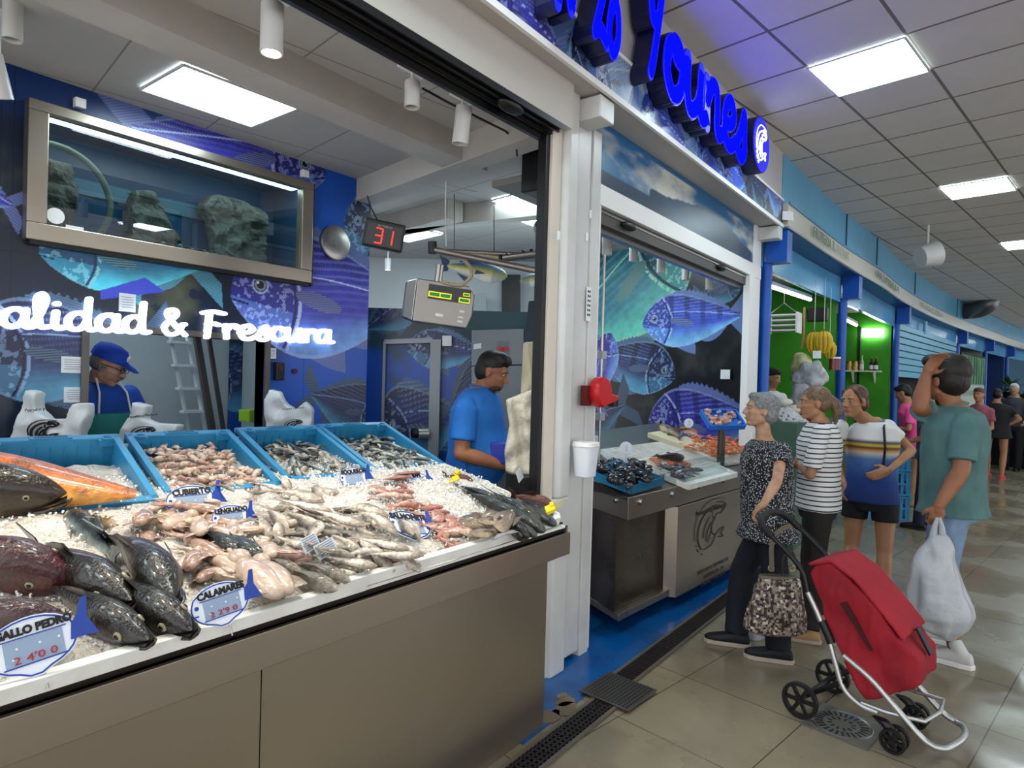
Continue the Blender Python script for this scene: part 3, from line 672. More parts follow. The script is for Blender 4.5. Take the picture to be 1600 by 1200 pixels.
p = gx(432, 580, SX); ph = tag(MB().box(p+Vector((.025, 0, 0)), (.05, .06, .12)).obj('wall_intercom', black, bevel=.006), 'black intercom handset box on the blue wall', 'intercom')
MB().box(p+Vector((.052, .0, .02)), (.004, .03, .03)).obj('keypad', mat('dark_red', '401018', .4), ph)
p = gx(459, 580, SX); tag(MB().cyl(p, p+Vector((.02, 0, 0)), .018).obj('wall_button', mat('dark_red', '401018', .4)), 'small dark red button on the blue wall', 'button')
p = gx(521, 380, SX); cl = empty('steel_disc', p, 0, 'round brushed steel disc hung on the blue wall', 'wall disc')
dm = mat('turned_steel', 'a2a09c', .28, 1); 
MB().lathe([(0, 0), (.125, 0), (.125, .03), (.115, .035), (.03, .028), (0, .028)], (0, 0, 0), (1, 0, 0), 48).obj('disc', dm, cl, smooth=True)
bb = MB(); bb.cyl((.028, 0, 0), (.04, 0, 0), .025, n=16)
for k in range(6): bb.cyl((.04, .015*cos(k*pi/3), .015*sin(k*pi/3)), (.045, .015*cos(k*pi/3), .015*sin(k*pi/3)), .004, n=8)
bb.obj('bolt_plate', steel_edge, cl)
# ---------------- back room: ladder leaning, green tub ----------------
lad = empty('step_ladder', (-4.9, 2.2, 0), 0, 'white step ladder leaning in the room behind the hatch', 'ladder')
def lpt(px, py): return gx(px, py, -5.1)-lad.location
la = MB()
A, B = lpt(266, 525), lpt(300, 700); C_, D2 = lpt(283, 522), lpt(338, 700)
for (a_, b_) in (((A), (B)), ((lpt(292, 525)), (lpt(326, 700)))): a_, b_ = a_+lad.location, b_+lad.location; b_ = a_+(b_-a_)*(a_.z/(a_.z-b_.z)); la.cyl(a_-lad.location, b_-lad.location, .016, n=6)
la.obj('rail', whitep, lad)
for i in range(6): y_ = 535+i*36; MB().box((lpt(268+i*6.5, y_)+lpt(292+i*6.5, y_))*.5, (.07, .16, .02)).obj('step', whitep, lad)
bars = MB()
for u_, v_ in ((306, 345), (325, 362)): 
    a_, b_ = gx(u_, 520, -4.6), gx(v_-2, 740, -4.6); b_ = a_+(b_-a_)*((a_.z-.01)/(a_.z-b_.z)); bars.cyl(a_+Vector((0, 0, 0)), b_, .028 if u_ < 310 else .018, n=4)
tag(bars.obj('leaning_bars', mat('taupe_metal', '6a645e', .4, .5)), 'pair of grey metal bars leaning beyond the hatch', 'bars')
tag(MB().b2((-4.32, 2.18, 0), (-4.08, 2.5, gx(393, 680, -4.2).z-.12)).obj('low_cabinet', mat('table_grey', '6d7072', .5)), 'low grey cabinet under the white box beyond the hatch', 'cabinet')
tag(MB().box(gx(393, 645, -4.2)-Vector((0, 0, .02)), (.14, .12, .09)).obj('green_folded_bag', mat('lime_green', '8fc22e', .5), bevel=.01), 'lime green folded bag beyond the right of the hatch', 'bag')
tag(MB().box(gx(393, 680, -4.2)+Vector((0, 0, -.03)), (.2, .15, .16)).obj('white_box', whitep, bevel=.006), 'white box under the lime green bag beyond the hatch', 'box')

# ---------------- spotlights on tracks ----------------
def track(a, b, label):
    d = (Vector(b)-Vector(a)).normalized(); n = Vector((-d.y, d.x, 0))*.018; a = Vector(a); b = Vector(b)
    o = MB().extr([a-n, b-n, b+n, a+n], (0, 0, .02)).obj('light_track', whitep); tag(o, label, 'light track'); return o
def spot(p, label, group=None, h=.15, r=.035, lit=0, tilt=(0, 0), top=None):
    s = empty('spotlight', p, 0, label, 'spotlight', group); R = Euler((tilt[0], tilt[1], 0)).to_matrix()
    t_ = top if top else .06
    MB().cyl((0, 0, h/2), (0, 0, h/2+t_), .008, n=8).obj('stem', whitep, s); MB().box((0, 0, h/2+t_), (.04, .14, .03)).obj('adapter', whitep, s)
    b = MB().lathe([(0, h/2), (r*.96, h/2), (r, h/2-.004), (r, -h/2), (r*.86, -h/2), (r*.82, -h/2+.02), (0, -h/2+.02)], n=24); b.v = [tuple(R @ Vector(v)) for v in b.v]
    b.obj('housing', white, s, smooth=True)
    b = MB().lathe([(0, -h/2+.022), (r*.8, -h/2+.022), (r*.8, -h/2+.014), (0, -h/2+.014)], n=24); b.v = [tuple(R @ Vector(v)) for v in b.v]
    b.obj('lamp', mat('warm_lamp', 'ffe8b8', .5, emit=9) if lit else mat('lamp_off', '8c867c', .4), s)
    return s
track((-2.02, -1.2, 2.87), (-2.04, 2.6, 2.87), 'white light track inside the near stall opening')
for px, py, lab, lit, k in [(425, 45, 'white spotlight with lit warm lamp over the near counter', 1, 0), (644, 148, 'white unlit spotlight in the middle of the track over the counter', 0, .08), (722, 196, 'white spotlight nearest the corner column, tilted a little', 0, 0)]:
    p = gx(px, py, -2.02); h_ = .11 if px == 644 else .17; s_ = spot(p, lab, lit=lit, h=h_, r=.033 if px == 644 else .038, tilt=(0, .12 if px == 722 else 0), top=max(.02, 2.855-p.z-h_/2))
p = gx(20, 30, -3.2); spot(p, 'white spotlight near the top left corner of the photo', lit=0, tilt=(0, 0), h=.17, top=max(.03, 3-p.z-.085))
p = gx(-3, 120, -3.3); spot(p, 'white spotlight cut by the left edge of the photo', lit=0, tilt=(.3, .2), h=.17, top=max(.03, 3-p.z-.085))
p = gd(606, 413, 7.2); spot(p, 'tiny lit spotlight at the back of the back room', lit=1, h=.13, top=max(.03, 3-p.z-.065))
# warm spot beams added over the fish; only one has a lit lamp
for yy_ in (-.2, .7, 1.32, 2.2):
    ld = bpy.data.lights.new('counter_fill_spot', 'SPOT'); ld.energy = 36; ld.color = (1, .86, .68); ld.spot_size = radians(80); ld.spot_blend = .7; ld.shadow_soft_size = .04
    lo = bpy.data.objects.new('counter_fill_spot', ld); link(lo); lo.location = (-2.02, yy_, 2.6)
# cables at right of the opening
cb = MB(); cb.tube([gx(x, y, -2.2) for x, y in ((660, 138), (700, 160), (790, 205), (806, 220), (808, 244))], .006, 6); cb.tube([gx(x, y, -2.2) for x, y in ((806, 214), (836, 207), (850, 213))], .005, 6)
tag(cb.obj('ceiling_cable', black), 'black cable sagging under the stall ceiling beside the spotlights', 'cable')
# black speaker, camera
p = gx(843, 270, -2.25); tag(MB().box(p+Vector((0, .0, .04)), (.16, .16, .34)).obj('loudspeaker', black, bevel=.01), 'black loudspeaker hanging inside the corner column', 'loudspeaker')
p = gd(841, 355, 3.9); cm = MB().cyl(p+CR*.0-CF*.05, p+CF*.04, .03); cm.cyl(p+Vector((0, 0, -.03)), p+Vector((0, 0, -.09)), .022); o = cm.obj('security_camera', mat('camera_grey', '8d9095', .4), smooth=True); tag(o, 'grey security camera beside the corner column', 'camera'); MB().cyl(p-CF*.052, p-CF*.05, .02).obj('lens', black_gloss, o)

# ---------------- number display ----------------
nd = empty('number_display', gd(600, 367, 3.75), 0, 'black queue number display showing red 31', 'display')
Mn = frame((0, 0, 0), CR*.97+CF*.25+Vector((0, 0, -.16)), Vector((0, 0, 1))+CR*.28)
def inM(mb, M): mb.v = [tuple(M @ Vector(v)) for v in mb.v]; return mb
inM(MB().box((0, 0, -.03), (.235, .16, .07)), Mn).obj('housing', black, nd, bevel=.008)
inM(MB().box((0, -.005, .006), (.2, .125, .003)), Mn).obj('screen', black_gloss, nd)
seg = mat('red_led', 'ff2418', .5, emit=2.2); sg = MB()
def dig(mb, s, cx, cy, w_, h_, t):
    S = {'a': (0, h_/2, w_, t), 'd': (0, -h_/2, w_, t), 'g': (0, 0, w_, t), 'b': (w_/2, h_/4, t, h_/2), 'c': (w_/2, -h_/4, t, h_/2), 'f': (-w_/2, h_/4, t, h_/2), 'e': (-w_/2, -h_/4, t, h_/2)}
    for k in s: x, y, a_, b_ = S[k]; mb.box((cx+x, cy+y, .009), (a_*.92 if a_ > t else t, b_*.92 if b_ > t else t, .002))
dig(sg, 'abcdg', -.03, -.012, .04, .085, .007); dig(sg, 'bc', .03, -.012, .04, .085, .007); inM(sg, Mn).obj('digits', seg, nd)
text('SU TURNO', .017, mat('grey_print', '9a9aa0', .5), Mn @ Matrix.Translation((0, .046, .0085)), nd, name='title')
hc = MB(); hc.tube([nd.location*0+Vector(Mn @ Vector((-.05, .08, -.03))), Mn @ Vector((-.1, .15, -.06)), Mn @ Vector((-.13, .22, -.1))], .004, 6); hc.obj('cable', black, nd)
# ---------------- hanging scale ----------------
SD = 3.75
sc = empty('hanging_scale', gd(685, 480, SD), 0, 'grey steel hanging scale with yellow green display', 'scale')
Ms = frame((0, 0, 0), CR*.97+CF*.22-Vector((0, 0, .12)), Vector((0, 0, 1))+CR*.1)
sm = mat('scale_steel', '8d8983', .35, .8)
b = MB(); b.extr([(-.14, -.10, 0), (.18, -.10, 0), (.205, -.02, 0), (.205, .10, 0), (.17, .15, 0), (-.14, .15, 0)], (0, 0, -.16)); b.v = [(x, y, z+.0) for x, y, z in b.v]; inM(b, Ms).obj('housing', sm, sc, bevel=.006)
b = MB(); b.extr([(-.20, -.08, -.05), (-.142, -.10, 0), (-.142, .15, 0), (-.20, .13, -.05)], (0, 0, -.1)); inM(b, Ms).obj('side_cover', steel_edge, sc, bevel=.006)
inM(MB().box((.055, .085, .003), (.25, .085, .006)), Ms).obj('display_panel', black_gloss, sc)
yl = mat('lcd_yellow', 'e6d81c', .5, emit=.5); dg_ = mat('lcd_green', '0d7a35', .5, emit=.3)
b = MB()
for x, y, a_, b_ in ((.0, .07, .135, .032), (.145, .06, .065, .03), (.155, .095, .04, .02)): b.box((x, y, .008), (a_, b_, .003))
inM(b, Ms).obj('lcd', yl, sc); b = MB()
for x, y, a_, b_ in ((-.032, .07, .058, .02), (.032, .07, .058, .02), (.145, .06, .055, .018), (.155, .095, .032, .012)): b.box((x, y, .0105), (a_, b_, .002))
inM(b, Ms).obj('lcd_digits', dg_, sc)
for x, y, s_ in ((.01, -.045, .02), (.14, -.005, .016), (.135, -.04, .012), (.135, -.065, .014)):
    inM(MB().box((x, y, .002), (.045 if s_ == .02 else .03, s_*.8, .003)), Ms).obj('sticker', whitep, sc)
hk = MB(); hk.cyl(Ms @ Vector((-.02, .15, -.08)), Ms @ Vector((-.02, .26, -.08)), .016); hk.cyl(Ms @ Vector((.0, .15, -.08)), Ms @ Vector((.0, .26, -.08)), .01); hk.obj('hanger', steel_edge, sc)
P = lambda x, y, d=SD: gd(x, y, d)-sc.location
cd_ = MB(); cd_.tube(crom([P(690, 440), P(706, 444), P(722, 444), P(736, 432), P(735, 418), P(724, 404), P(735, 399), P(760, 401), P(790, 404)], 6), .011, 8); cd_.obj('coiled_cord', mat('cream_cord', 'c9b896', .6, bump=1, bscale=120, stretch=(1, 1, 1)), sc, smooth=True)
arm = empty('support_arm', gd(760, 400, SD), 0, 'grey steel swing arm carrying the hanging scale', 'arm')
Q = lambda x, y, d=SD: gd(x, y, d)-arm.location
ar = MB(); ar.cyl(Q(676, 390), Q(850, 425, 3.5), .018); ar.cyl(Q(690, 392, 3.85), Q(852, 400, 3.75), .014); ar.cyl(Q(785, 404), Q(850, 395, 3.6), .02); ar.obj('arm_tube', mat('arm_metal', '8a8078', .35, .8), arm, smooth=True)
ar = MB(); ar.cyl(Q(676, 378), Q(676, 396), .026); ar.obj('end_cap', black, arm); ar = MB()
for x, y in ((782, 405), (793, 403), (818, 398), (830, 396)): ar.lathe([(.026, -.01), (.03, 0), (.026, .01), (.02, .01), (.02, -.01)], Q(x, y), CR, 12)
ar.obj('cable_tie', black, arm)
ar = MB(); ar.tube([Q(697, 385), Q(696, 330), gd(697, 283, SD)-arm.location], .005, 6); ar.tube([Q(696, 288), gd(745, 300, 4.3)-arm.location], .003, 5); ar.obj('hanging_cord', mat('grey_cord', 'b8b8b4', .6), arm)
for x, y1_, y2_, d, l in ((710, 303, 400, 4.9, 'left'), (772, 322, 405, 4.9, 'right')):
    tag(MB().cyl(gd(x, y1_, d), gd(x, y2_, d), .003, n=5).obj('suspension_wire', steel_dark), 'thin dark %s wire holding the display fish under the back ceiling' % l, 'wire')
# ---------------- fish solid builder ----------------
def fishmesh(name, hr=.2, wr=.13, bend=0, style='silver', tail=True, nseg=26, nr=14, snout=.25, fork=.5, fins=True, gape=0, seed=0):
    """length 1, head at +x; z up (back), y side"""
    rg = random.Random(seed); mb = MB(); rs = []
    for i in range(nseg+1):
        t = i/nseg*.86
        e = (1-(1-min(t/.3, 1))**2.0)**(.62 if snout < .1 else .62+snout) if t < .3 else 1-(1-.16)*((t-.3)/.56)**1.35
        e = max(e, .02); x = .5-t; yb = bend*sin(pi*t)*.25
        ring = []
        for k in range(nr):
            a = 2*pi*k/nr
            zz = sin(a)*hr/2*e; yy_ = cos(a)*wr/2*(e**.8)*(1-.6*max(0, (t-.5)/.36))
            if t < .02 and snout: zz *= .6
            ring.append((x, yy_+yb, zz-(.1*hr if sin(a) < 0 and t > .12 and t < .45 else 0)*sin(pi*(t-.12)/.33)))
        rs.append(ring)
    mb.rings(rs); nb = len(mb.v)
    ye = bend*sin(pi*.86)*.25; yt = bend*sin(pi*1.0)*.25
    if tail:
        th = .006
        o = [(-.34, ye, .07*hr/.2), (-.5, yt, hr*.62), (-.44, yt, 0.02), (-.5, yt, -hr*.62), (-.34, ye, -.07*hr/.2)]
        mb.extr([(x, y-th/2, z*.8) for x, y, z in o], (0, th, 0))
    if fins:
        for o in ([(.12, 0, hr*.4), (.05, 0, hr*.72), (-.12, 0, hr*.5), (-.22, 0, hr*.3)], [(-.02, 0, -hr*.45), (-.08, 0, -hr*.7), (-.22, 0, -hr*.28)]):
            mb.extr([(x, y-.003+bend*sin(pi*(.5-x))*.25, z) for x, y, z in o], (0, .006, 0))
        for s in (-1, 1):
            yb = bend*sin(pi*.3)*.25
            mb.extr([(.2, s*wr*.46+yb, -hr*.1), (.06, s*wr*.62+yb, -.0), (.04, s*wr*.6+yb, -hr*.25)], (0, s*.004, 0))
    me = mb.mesh(name)
    a = me.color_attributes.new('Col', 'FLOAT_COLOR', 'POINT'); S = FST[style]
    back, side, belly, fin, head = [np.array(lin(c)) for c in S[:5]]; sp = S[5]
    cols = []
    for i, v in enumerate(me.vertices):
        if i >= nb: c = fin
        else:
            e = max(.05, hr/2*max(.2, 1-abs(.25-(.5-v.co.x))*.9)); u = v.co.z/e
            k = min(max((u+.1)/.7, 0), 1); c = side*(1-k)+back*k
            k = min(max((-u-.15)/.5, 0), 1); c = c*(1-k)+belly*k
            if v.co.x > .27: c = c*.55+head*.45
            n = mnoise.noise(Vector((v.co.x*22+seed, v.co.y*30, v.co.z*30)))
            c = c*(1+sp*n)
        cols += [*np.clip(c, 0, 1), 1]
    a.data.foreach_set('color', cols)
    me.polygons.foreach_set('use_smooth', [True]*len(me.polygons))
    try: me.set_sharp_from_angle(angle=radians(45))
    except Exception: pass
    return me
FST = {'silver': ('4f5a5c', 'b8b6a8', 'e6dccb', '8f8a80', '9a948a', .3), 'dark_silver': ('1b2a30', '8ea0a4', 'd8d6ca', '4e585c', '4c5658', .4),
       'whiting': ('6c675e', 'beb4a6', 'ece2d6', 'a3968a', 'a89a8c', .35), 'hake': ('1b1918', '38322d', '7a6e60', '181716', '1e1b1a', .9),
       'orange': ('9a4e1c', 'c86c1c', 'e0a044', '5c3a1e', '8a4a20', .7), 'grouper': ('221a14', '4c3a28', '7c6a4c', '1c1612', '241a12', .7),
       'redfish': ('3c1d20', '6e3436', 'a8847a', '3c1d20', '4a2226', .8), 'bass': ('1e2424', '5e6664', 'c8c6bc', '2a2e2e', '2e3230', .5), 'pinkfish': ('a86a5c', 'd29a88', 'ecd0c0', 'b87c70', 'b06a60', .4),
       'tuna': ('2b4f7c', 'c8c440', 'eef0e6', '2a3a60', '4a6a80', .15), 'brown': ('6b5c4c', '8c7a64', 'b8a68c', '5c4e40', '7a6a58', .3), 'scorp': ('6e3a30', 'a87a68', 'd8c4b4', '4c2a24', '5c342c', .9)}
fwet = mat('wet_fish', 'ffffff', .3, vc=True, coat=.35, bump=.35, bscale=45, c2='c8c0b4', scale=14)
fdry = mat('model_fish', 'ffffff', .3, vc=True)
def orient(head, tail, roll=0):
    X = (head-tail).normalized(); up = Vector((0, 0, 1)); Z = (up-X*up.dot(X)).normalized(); Y = Z.cross(X)
    R = Matrix((X, Y, Z)).transposed() @ Matrix.Rotation(roll, 3, 'X'); return R
def eyes(parent, hr, wr, x=.36, z=.12, r=.028, name='eye', snout=.3):
    t = .5-x; e = (1-(1-min(t/.3, 1))**2.0)**(.62 if snout < .1 else .62+snout); a = math.asin(min(.9, 2*z))
    for s in (-1, 1):
        yc, zc = s*cos(a)*wr/2*e**.8, sin(a)*hr/2*e; nrm = Vector((.25, s*cos(a)*1.0, sin(a)*.8)).normalized(); c = Vector((x, yc, zc)); R = Matrix((nrm.orthogonal().normalized(), nrm.cross(nrm.orthogonal().normalized()), nrm)).transposed()
        e_ = MB().ell(c, (r, r, r*.42), 14, 8, R).obj(name, mat('fish_eye_ring', '8c8468', .15, coat=1), parent, smooth=True)
        MB().ell(c+nrm*r*.28, (r*.62, r*.62, r*.25), 12, 6, R).obj('pupil', black_gloss, e_, smooth=True)
def mkfish(nm, me, head, tail, roll, m, label, cat='fish', group=None):
    o = bpy.data.objects.new(nm, me); link(o)
    if not me.materials: me.materials.append(m)
    c = (head+tail)/2; L = (head-tail).length; o.matrix_world = Matrix.Translation(c) @ orient(head, tail, roll).to_4x4() @ Matrix.Scale(L, 4)
    tag(o, label, cat, group); return o
tm = fishmesh('tuna_model', .26, .16, 0, 'tuna', snout=0)
mkfish('fish_model', tm, gd(793, 432, 4.9), gd(684, 412, 4.9), 0, fdry, 'yellow and silver display tuna hanging above the cold room', 'fish model')
mkfish('fish_model', tm, gd(812, 440, 5.0), gd(880, 428, 5.0), 0, fdry, 'pale display fish hanging beside the corner column, half hidden', 'fish model')
swm = MB().extr([gd(668, 432, 4.9), gd(684, 400, 4.9), gd(681, 420, 4.9)], CF*.02).obj('x', fdry); bpy.data.objects.remove(swm)

# ---------------- cold room door and cabinet ----------------
dfm = mat('grey_door_frame', '8d9296', .4, .2)
Z_ = RD-.03; df = empty('coldroom_door', gd(645, 740, Z_), 0, 'grey framed cold room door with round handle on the printed wall', 'door')
g_ = lambda x, y, d=Z_: gd(x, y, d)-df.location
m_ = MB(); m_.extr([g_(674, 531), g_(690, 531), g_(684, 790), g_(668, 790)], CF*-.05); m_.obj('post', dfm, df); m_ = MB(); m_.extr([g_(602, 531), g_(676, 528), g_(676, 536), g_(602, 538)], CF*-.04); m_.obj('head_rail', dfm, df)
m_ = MB(); m_.extr([g_(600, 534), g_(604, 534), g_(600, 690), g_(596, 690)], CF*-.03); m_.obj('thin_post', dfm, df)
h_ = MB(); h_.cyl(g_(668, 677, Z_-.06), g_(652, 677, Z_-.1), .045); h_.obj('handle', mat('handle_grey', 'a8a8a4', .3, .6), df, smooth=True); h_ = MB(); h_.cyl(g_(652, 677, Z_-.1), g_(644, 677, Z_-.12), .04); h_.obj('handle_knob', black, df)
tag(MB().extr([gd(692, 525, Z_), gd(706, 525, Z_), gd(706, 541, Z_), gd(692, 541, Z_)], CF*-.04).obj('temperature_panel', whitep), 'white control box with dark display beside the cold room door', 'control panel')
CD = 5.0; cab = empty('steel_cabinet', gd(776, 760, CD), 0, 'tall grey steel cabinet with red buttons behind the vendor', 'cabinet')
g_ = lambda x, y, d=CD: gd(x, y, d)-cab.location
cbm = mat('cabinet_grey', '7e868b', .4, .3, c2='757d82', scale=2)
m_ = MB(); m_.extr([g_(737, 516), g_(818, 514), g_(818, 569), g_(737, 571)], CF*.3); m_.obj('upper_door', cbm, cab); m_ = MB(); m_.extr([g_(737, 573), g_(818, 571), g_(814, 800), g_(735, 800)], CF*.3); m_.obj('lower_door', cbm, cab)
m_ = MB(); m_.extr([g_(776, 533), g_(796, 533), g_(796, 557), g_(776, 557)], CF*-.004); m_.obj('switch_plate', mat('plate_grey', '6d7478', .4), cab)
for x in (782, 790): m_ = MB(); m_.cyl(g_(x, 545, CD), g_(x, 545, CD-.02), .018); m_.obj('red_button', mat('red_plastic', 'c41b1f', .35), cab)
m_ = MB(); m_.extr([g_(740, 538), g_(752, 536), g_(752, 544), g_(740, 546)], CF*-.003); m_.obj('sticker', paper, cab)
# aprons and bags hanging behind the column
apm = mat('cream_cloth', 'd0c4aa', .8, c2='b8ab90', scale=6, bump=.6, bscale=16, stretch=(3, 3, .4))
def drape(pts, name, m, label, cat, dep, th=.05, vox=.009, seed=0):
    t = empty(name, gd(*pts[0], dep), 0, label, cat); b = MB(); b.extr([gd(x, y, dep)-t.location for x, y in pts], CF*th); 
    o = b.obj('body', m, t); bm = bmesh.new(); bm.from_mesh(o.data); bmesh.ops.triangulate(bm, faces=bm.faces); bm.to_mesh(o.data); bm.free()
    k = o.modifiers.new('r', 'REMESH'); k.mode = 'VOXEL'; k.voxel_size = vox; k = o.modifiers.new('s', 'SMOOTH'); k.iterations = 8; bake(o)
    for v in o.data.vertices:
        q = v.co.dot(CR); n = sin(q*55+seed+4*mnoise.noise(v.co*6+Vector((seed, 0, 0))))*.012+mnoise.noise(v.co*12+Vector((seed, 0, 0)))*.025; v.co -= CF*n
    o.data.polygons.foreach_set('use_smooth', [True]*len(o.data.polygons))
    if not o.data.materials: o.data.materials.append(m)
    return t
ax = drape([(818, 535), (840, 532), (838, 620), (836, 745), (810, 748), (812, 640)], 'hanging_apron', apm, 'cream cloth aprons hanging behind the corner column', 'apron', 3.72)
drape([(826, 470), (848, 470), (846, 535), (820, 535)], 'hanging_jacket', mat('dark_cloth', '2d3540', .7), 'dark grey jacket hanging above the cream aprons', 'jacket', 3.85)
bgx = drape([(790, 625), (832, 608), (838, 680), (834, 740), (812, 744), (790, 738), (788, 705), (796, 665)], 'plastic_bag', mat('bag_roll', 'd8d2c0', .35, c2='b5b0a2', scale=8, bump=.8, bscale=20), 'bunch of crinkled white plastic bags hanging behind the corner column', 'plastic bag', 3.6, .08)

# ---------------- carrier bags standing at the back of the counter ----------------
def bag_front(pts, label, dep, lg, lgs=.13, name='carrier_bag'):
    t = empty(name, gd(*lg, dep), 0, label, 'plastic bag'); th = CF*.07
    b = MB(); b.extr([gd(x, y, dep)-t.location for x, y in pts], th)
    o = b.obj('bag_body', bagw, t); bm = bmesh.new(); bm.from_mesh(o.data); bmesh.ops.triangulate(bm, faces=bm.faces); bm.to_mesh(o.data); bm.free()
    k = o.modifiers.new('r', 'REMESH'); k.mode = 'VOXEL'; k.voxel_size = .009; k = o.modifiers.new('s', 'SMOOTH'); k.iterations = 7; bake(o)
    for v in o.data.vertices: v.co -= CF*(mnoise.noise(v.co*13)*.022)
    o.data.polygons.foreach_set('use_smooth', [True]*len(o.data.polygons))
    if not o.data.materials: o.data.materials.append(bagw)
    l = MB(); M = frame(gd(*lg, dep-.012)-t.location, CR, Vector((0, 0, 1))) @ Matrix.Translation((-lgs/2, -lgs*.22, 0)) @ Matrix.Diagonal((lgs, lgs*.62, 1, 1))
    logo(l, M, 2.3, .004); l.obj('fish_emblem', ink, t, fixn=False)
    text('Pescados y Mariscos', lgs*.13, ink, frame(gd(lg[0]-2, lg[1]-30*lgs/.13, dep-.012)-t.location, CR+CU*.1, Vector((0, 0, 1))), t, name='print'); return t
bag_front([(8, 700), (40, 608), (58, 612), (52, 640), (72, 655), (100, 655), (112, 630), (135, 630), (134, 650), (118, 700)], 'white fish shop carrier bag standing left of the hatch behind the crates', 3.1, (70, 678), .17)
bag_front([(176, 700), (208, 628), (230, 634), (222, 655), (242, 662), (278, 663), (276, 675), (258, 700)], 'white fish shop carrier bag standing in front of the man in the cap', 3.45, (225, 684), .15)
bag_front([(409, 690), (413, 625), (420, 608), (436, 612), (446, 632), (460, 640), (476, 627), (487, 640), (486, 690)], 'white fish shop carrier bag standing right of the hatch', 4.2, (460, 668), .13)
tag(MB().extr([gd(478, 648, 3.9), gd(495, 640, 3.9), gd(498, 655, 3.9), gd(482, 662, 3.9)], CF*.02).obj('x', bagw), 'x', 'x'); bpy.data.objects.remove(bpy.data.objects['x'])

# ---------------- drains, blue floor ----------------
bf_m = mat('blue_floor_paint', '0b5ca4', .22, c2='0a4c8c', scale=4, rvar=.1)
bfp = [(-1.56, 2.2), (-1.58, 3.2), (-1.53, 5.1), (-1.6, 6.6), (-3.6, 6.8), (-6.0, 6.8), (-6.0, -1.2), (-1.7, -1.2), (-1.7, 2.2)]
struct(MB().prism(bfp[::-1] if False else bfp, .0005, .003).obj('floor_blue_paint', bf_m))
worn = MB()
for c_, r_ in (((-1.60, 2.45), .05), ((-1.62, 2.62), .04), ((-1.58, 2.56), .05), ((-1.66, 2.66), .022)):
    worn.prism([(c_[0]+cos(a)*r_*(.7+.5*random.random()), c_[1]+sin(a)*r_*1.5*(.7+.5*random.random())) for a in [2*pi*k/14 for k in range(14)]], .0031, .0042)
struct(worn.obj('floor_worn_patch', mat('worn_concrete', '7a6c58', .7)))
def drain(x0, x1, y0, y1, name, label, nlong, step):
    t = empty(name, ((x0+x1)/2, y0, 0), 0, label, 'drain'); L_ = t.location
    MB().b2((x0-L_.x, y0-L_.y, .001), (x1-L_.x, y1-L_.y, .003)).obj('channel_shade', mat('drain_dark', '0a0a0b', .4), t)  # flat dark sheet, its colour stands in for the shaded depth below the grate
    m_ = MB()
    for s in (x0, x1): m_.b2((s-.008-L_.x, 0, .003), (s+.008-L_.x, y1-y0, .013))
    m_.obj('edge_frame', mat('drain_edge', '6d675c', .5, .4), t); m_ = MB()
    for k in range(1, nlong): xx = x0+(x1-x0)*k/nlong-L_.x; m_.b2((xx-.003, 0, .003), (xx+.003, y1-y0, .011))
    y = y0
    while y < y1: m_.b2((x0-L_.x, y-L_.y, .003), (x1-L_.x, y-L_.y+.007, .011)); y += step
    m_.obj('grate', mat('grate_grey', '3f3b3d', .4, .5), t); return t
drain(-1.52, -1.40, .2, 2.74, 'floor_drain', 'long grid floor drain running beside the near steel counter', 5, .028)
drain(-1.57, -1.45, 3.0, 5.6, 'floor_drain', 'slotted floor drain running past the second counter to the shoppers', 1, .026)
pl = empty('perforated_cover', (-1.46, 2.86, 0), 0, 'square perforated steel cover plate lying over the drain', 'drain cover')
Mz = Matrix.Rotation(-.06, 4, 'Z'); inM(MB().box((0, 0, .017), (.28, .28, .006)), Mz).obj('plate', mat('plate_steel', '6d6c6a', .35, .8), pl, bevel=.002)
hl = MB()
for i in range(13):
    for j in range(13): hl.cyl((-.12+.02*i, -.12+.02*j, .0195), (-.12+.02*i, -.12+.02*j, .0208), .0062, n=6)
inM(hl, Mz).obj('hole', mat('drain_dark', '0a0a0b', .4), pl).__setitem__('kind', 'stuff')
dp = gz(1315, 1133, 0); rd = empty('round_drain', dp, -GA, 'square steel floor drain with round slotted grate under the trolley', 'drain')
MB().b2((-.13, -.14, .001), (.15, .14, .006)).obj('plate', mat('wet_steel', '77756f', .3, .4), rd)
s_ = MB(); 
for k in range(26): a = 2*pi*k/26; s_.box((.095*cos(a), .095*sin(a), .0065), (.034, .009, .002), Matrix.Rotation(a, 3, 'Z'))
for k in range(12): a = 2*pi*k/12; s_.box((.05*cos(a), .05*sin(a), .0065), (.02, .008, .002), Matrix.Rotation(a, 3, 'Z'))
s_.obj('slots', black, rd); s_ = MB(); s_.ring([(.12, .006), (.125, .009), (.13, .006)], (0, 0, 0), (0, 0, 1), 40); s_.obj('ring', steel_edge, rd)
# ---------------- counter behind crates, shelf ----------------
tag(MB().b2((-3.82, -.8, 0), (-3.2, 3.1, 1.08)).obj('back_bench', mat('bench_steel', '6d6a66', .4, .8)), 'steel bench along the mural behind the blue crates', 'bench')
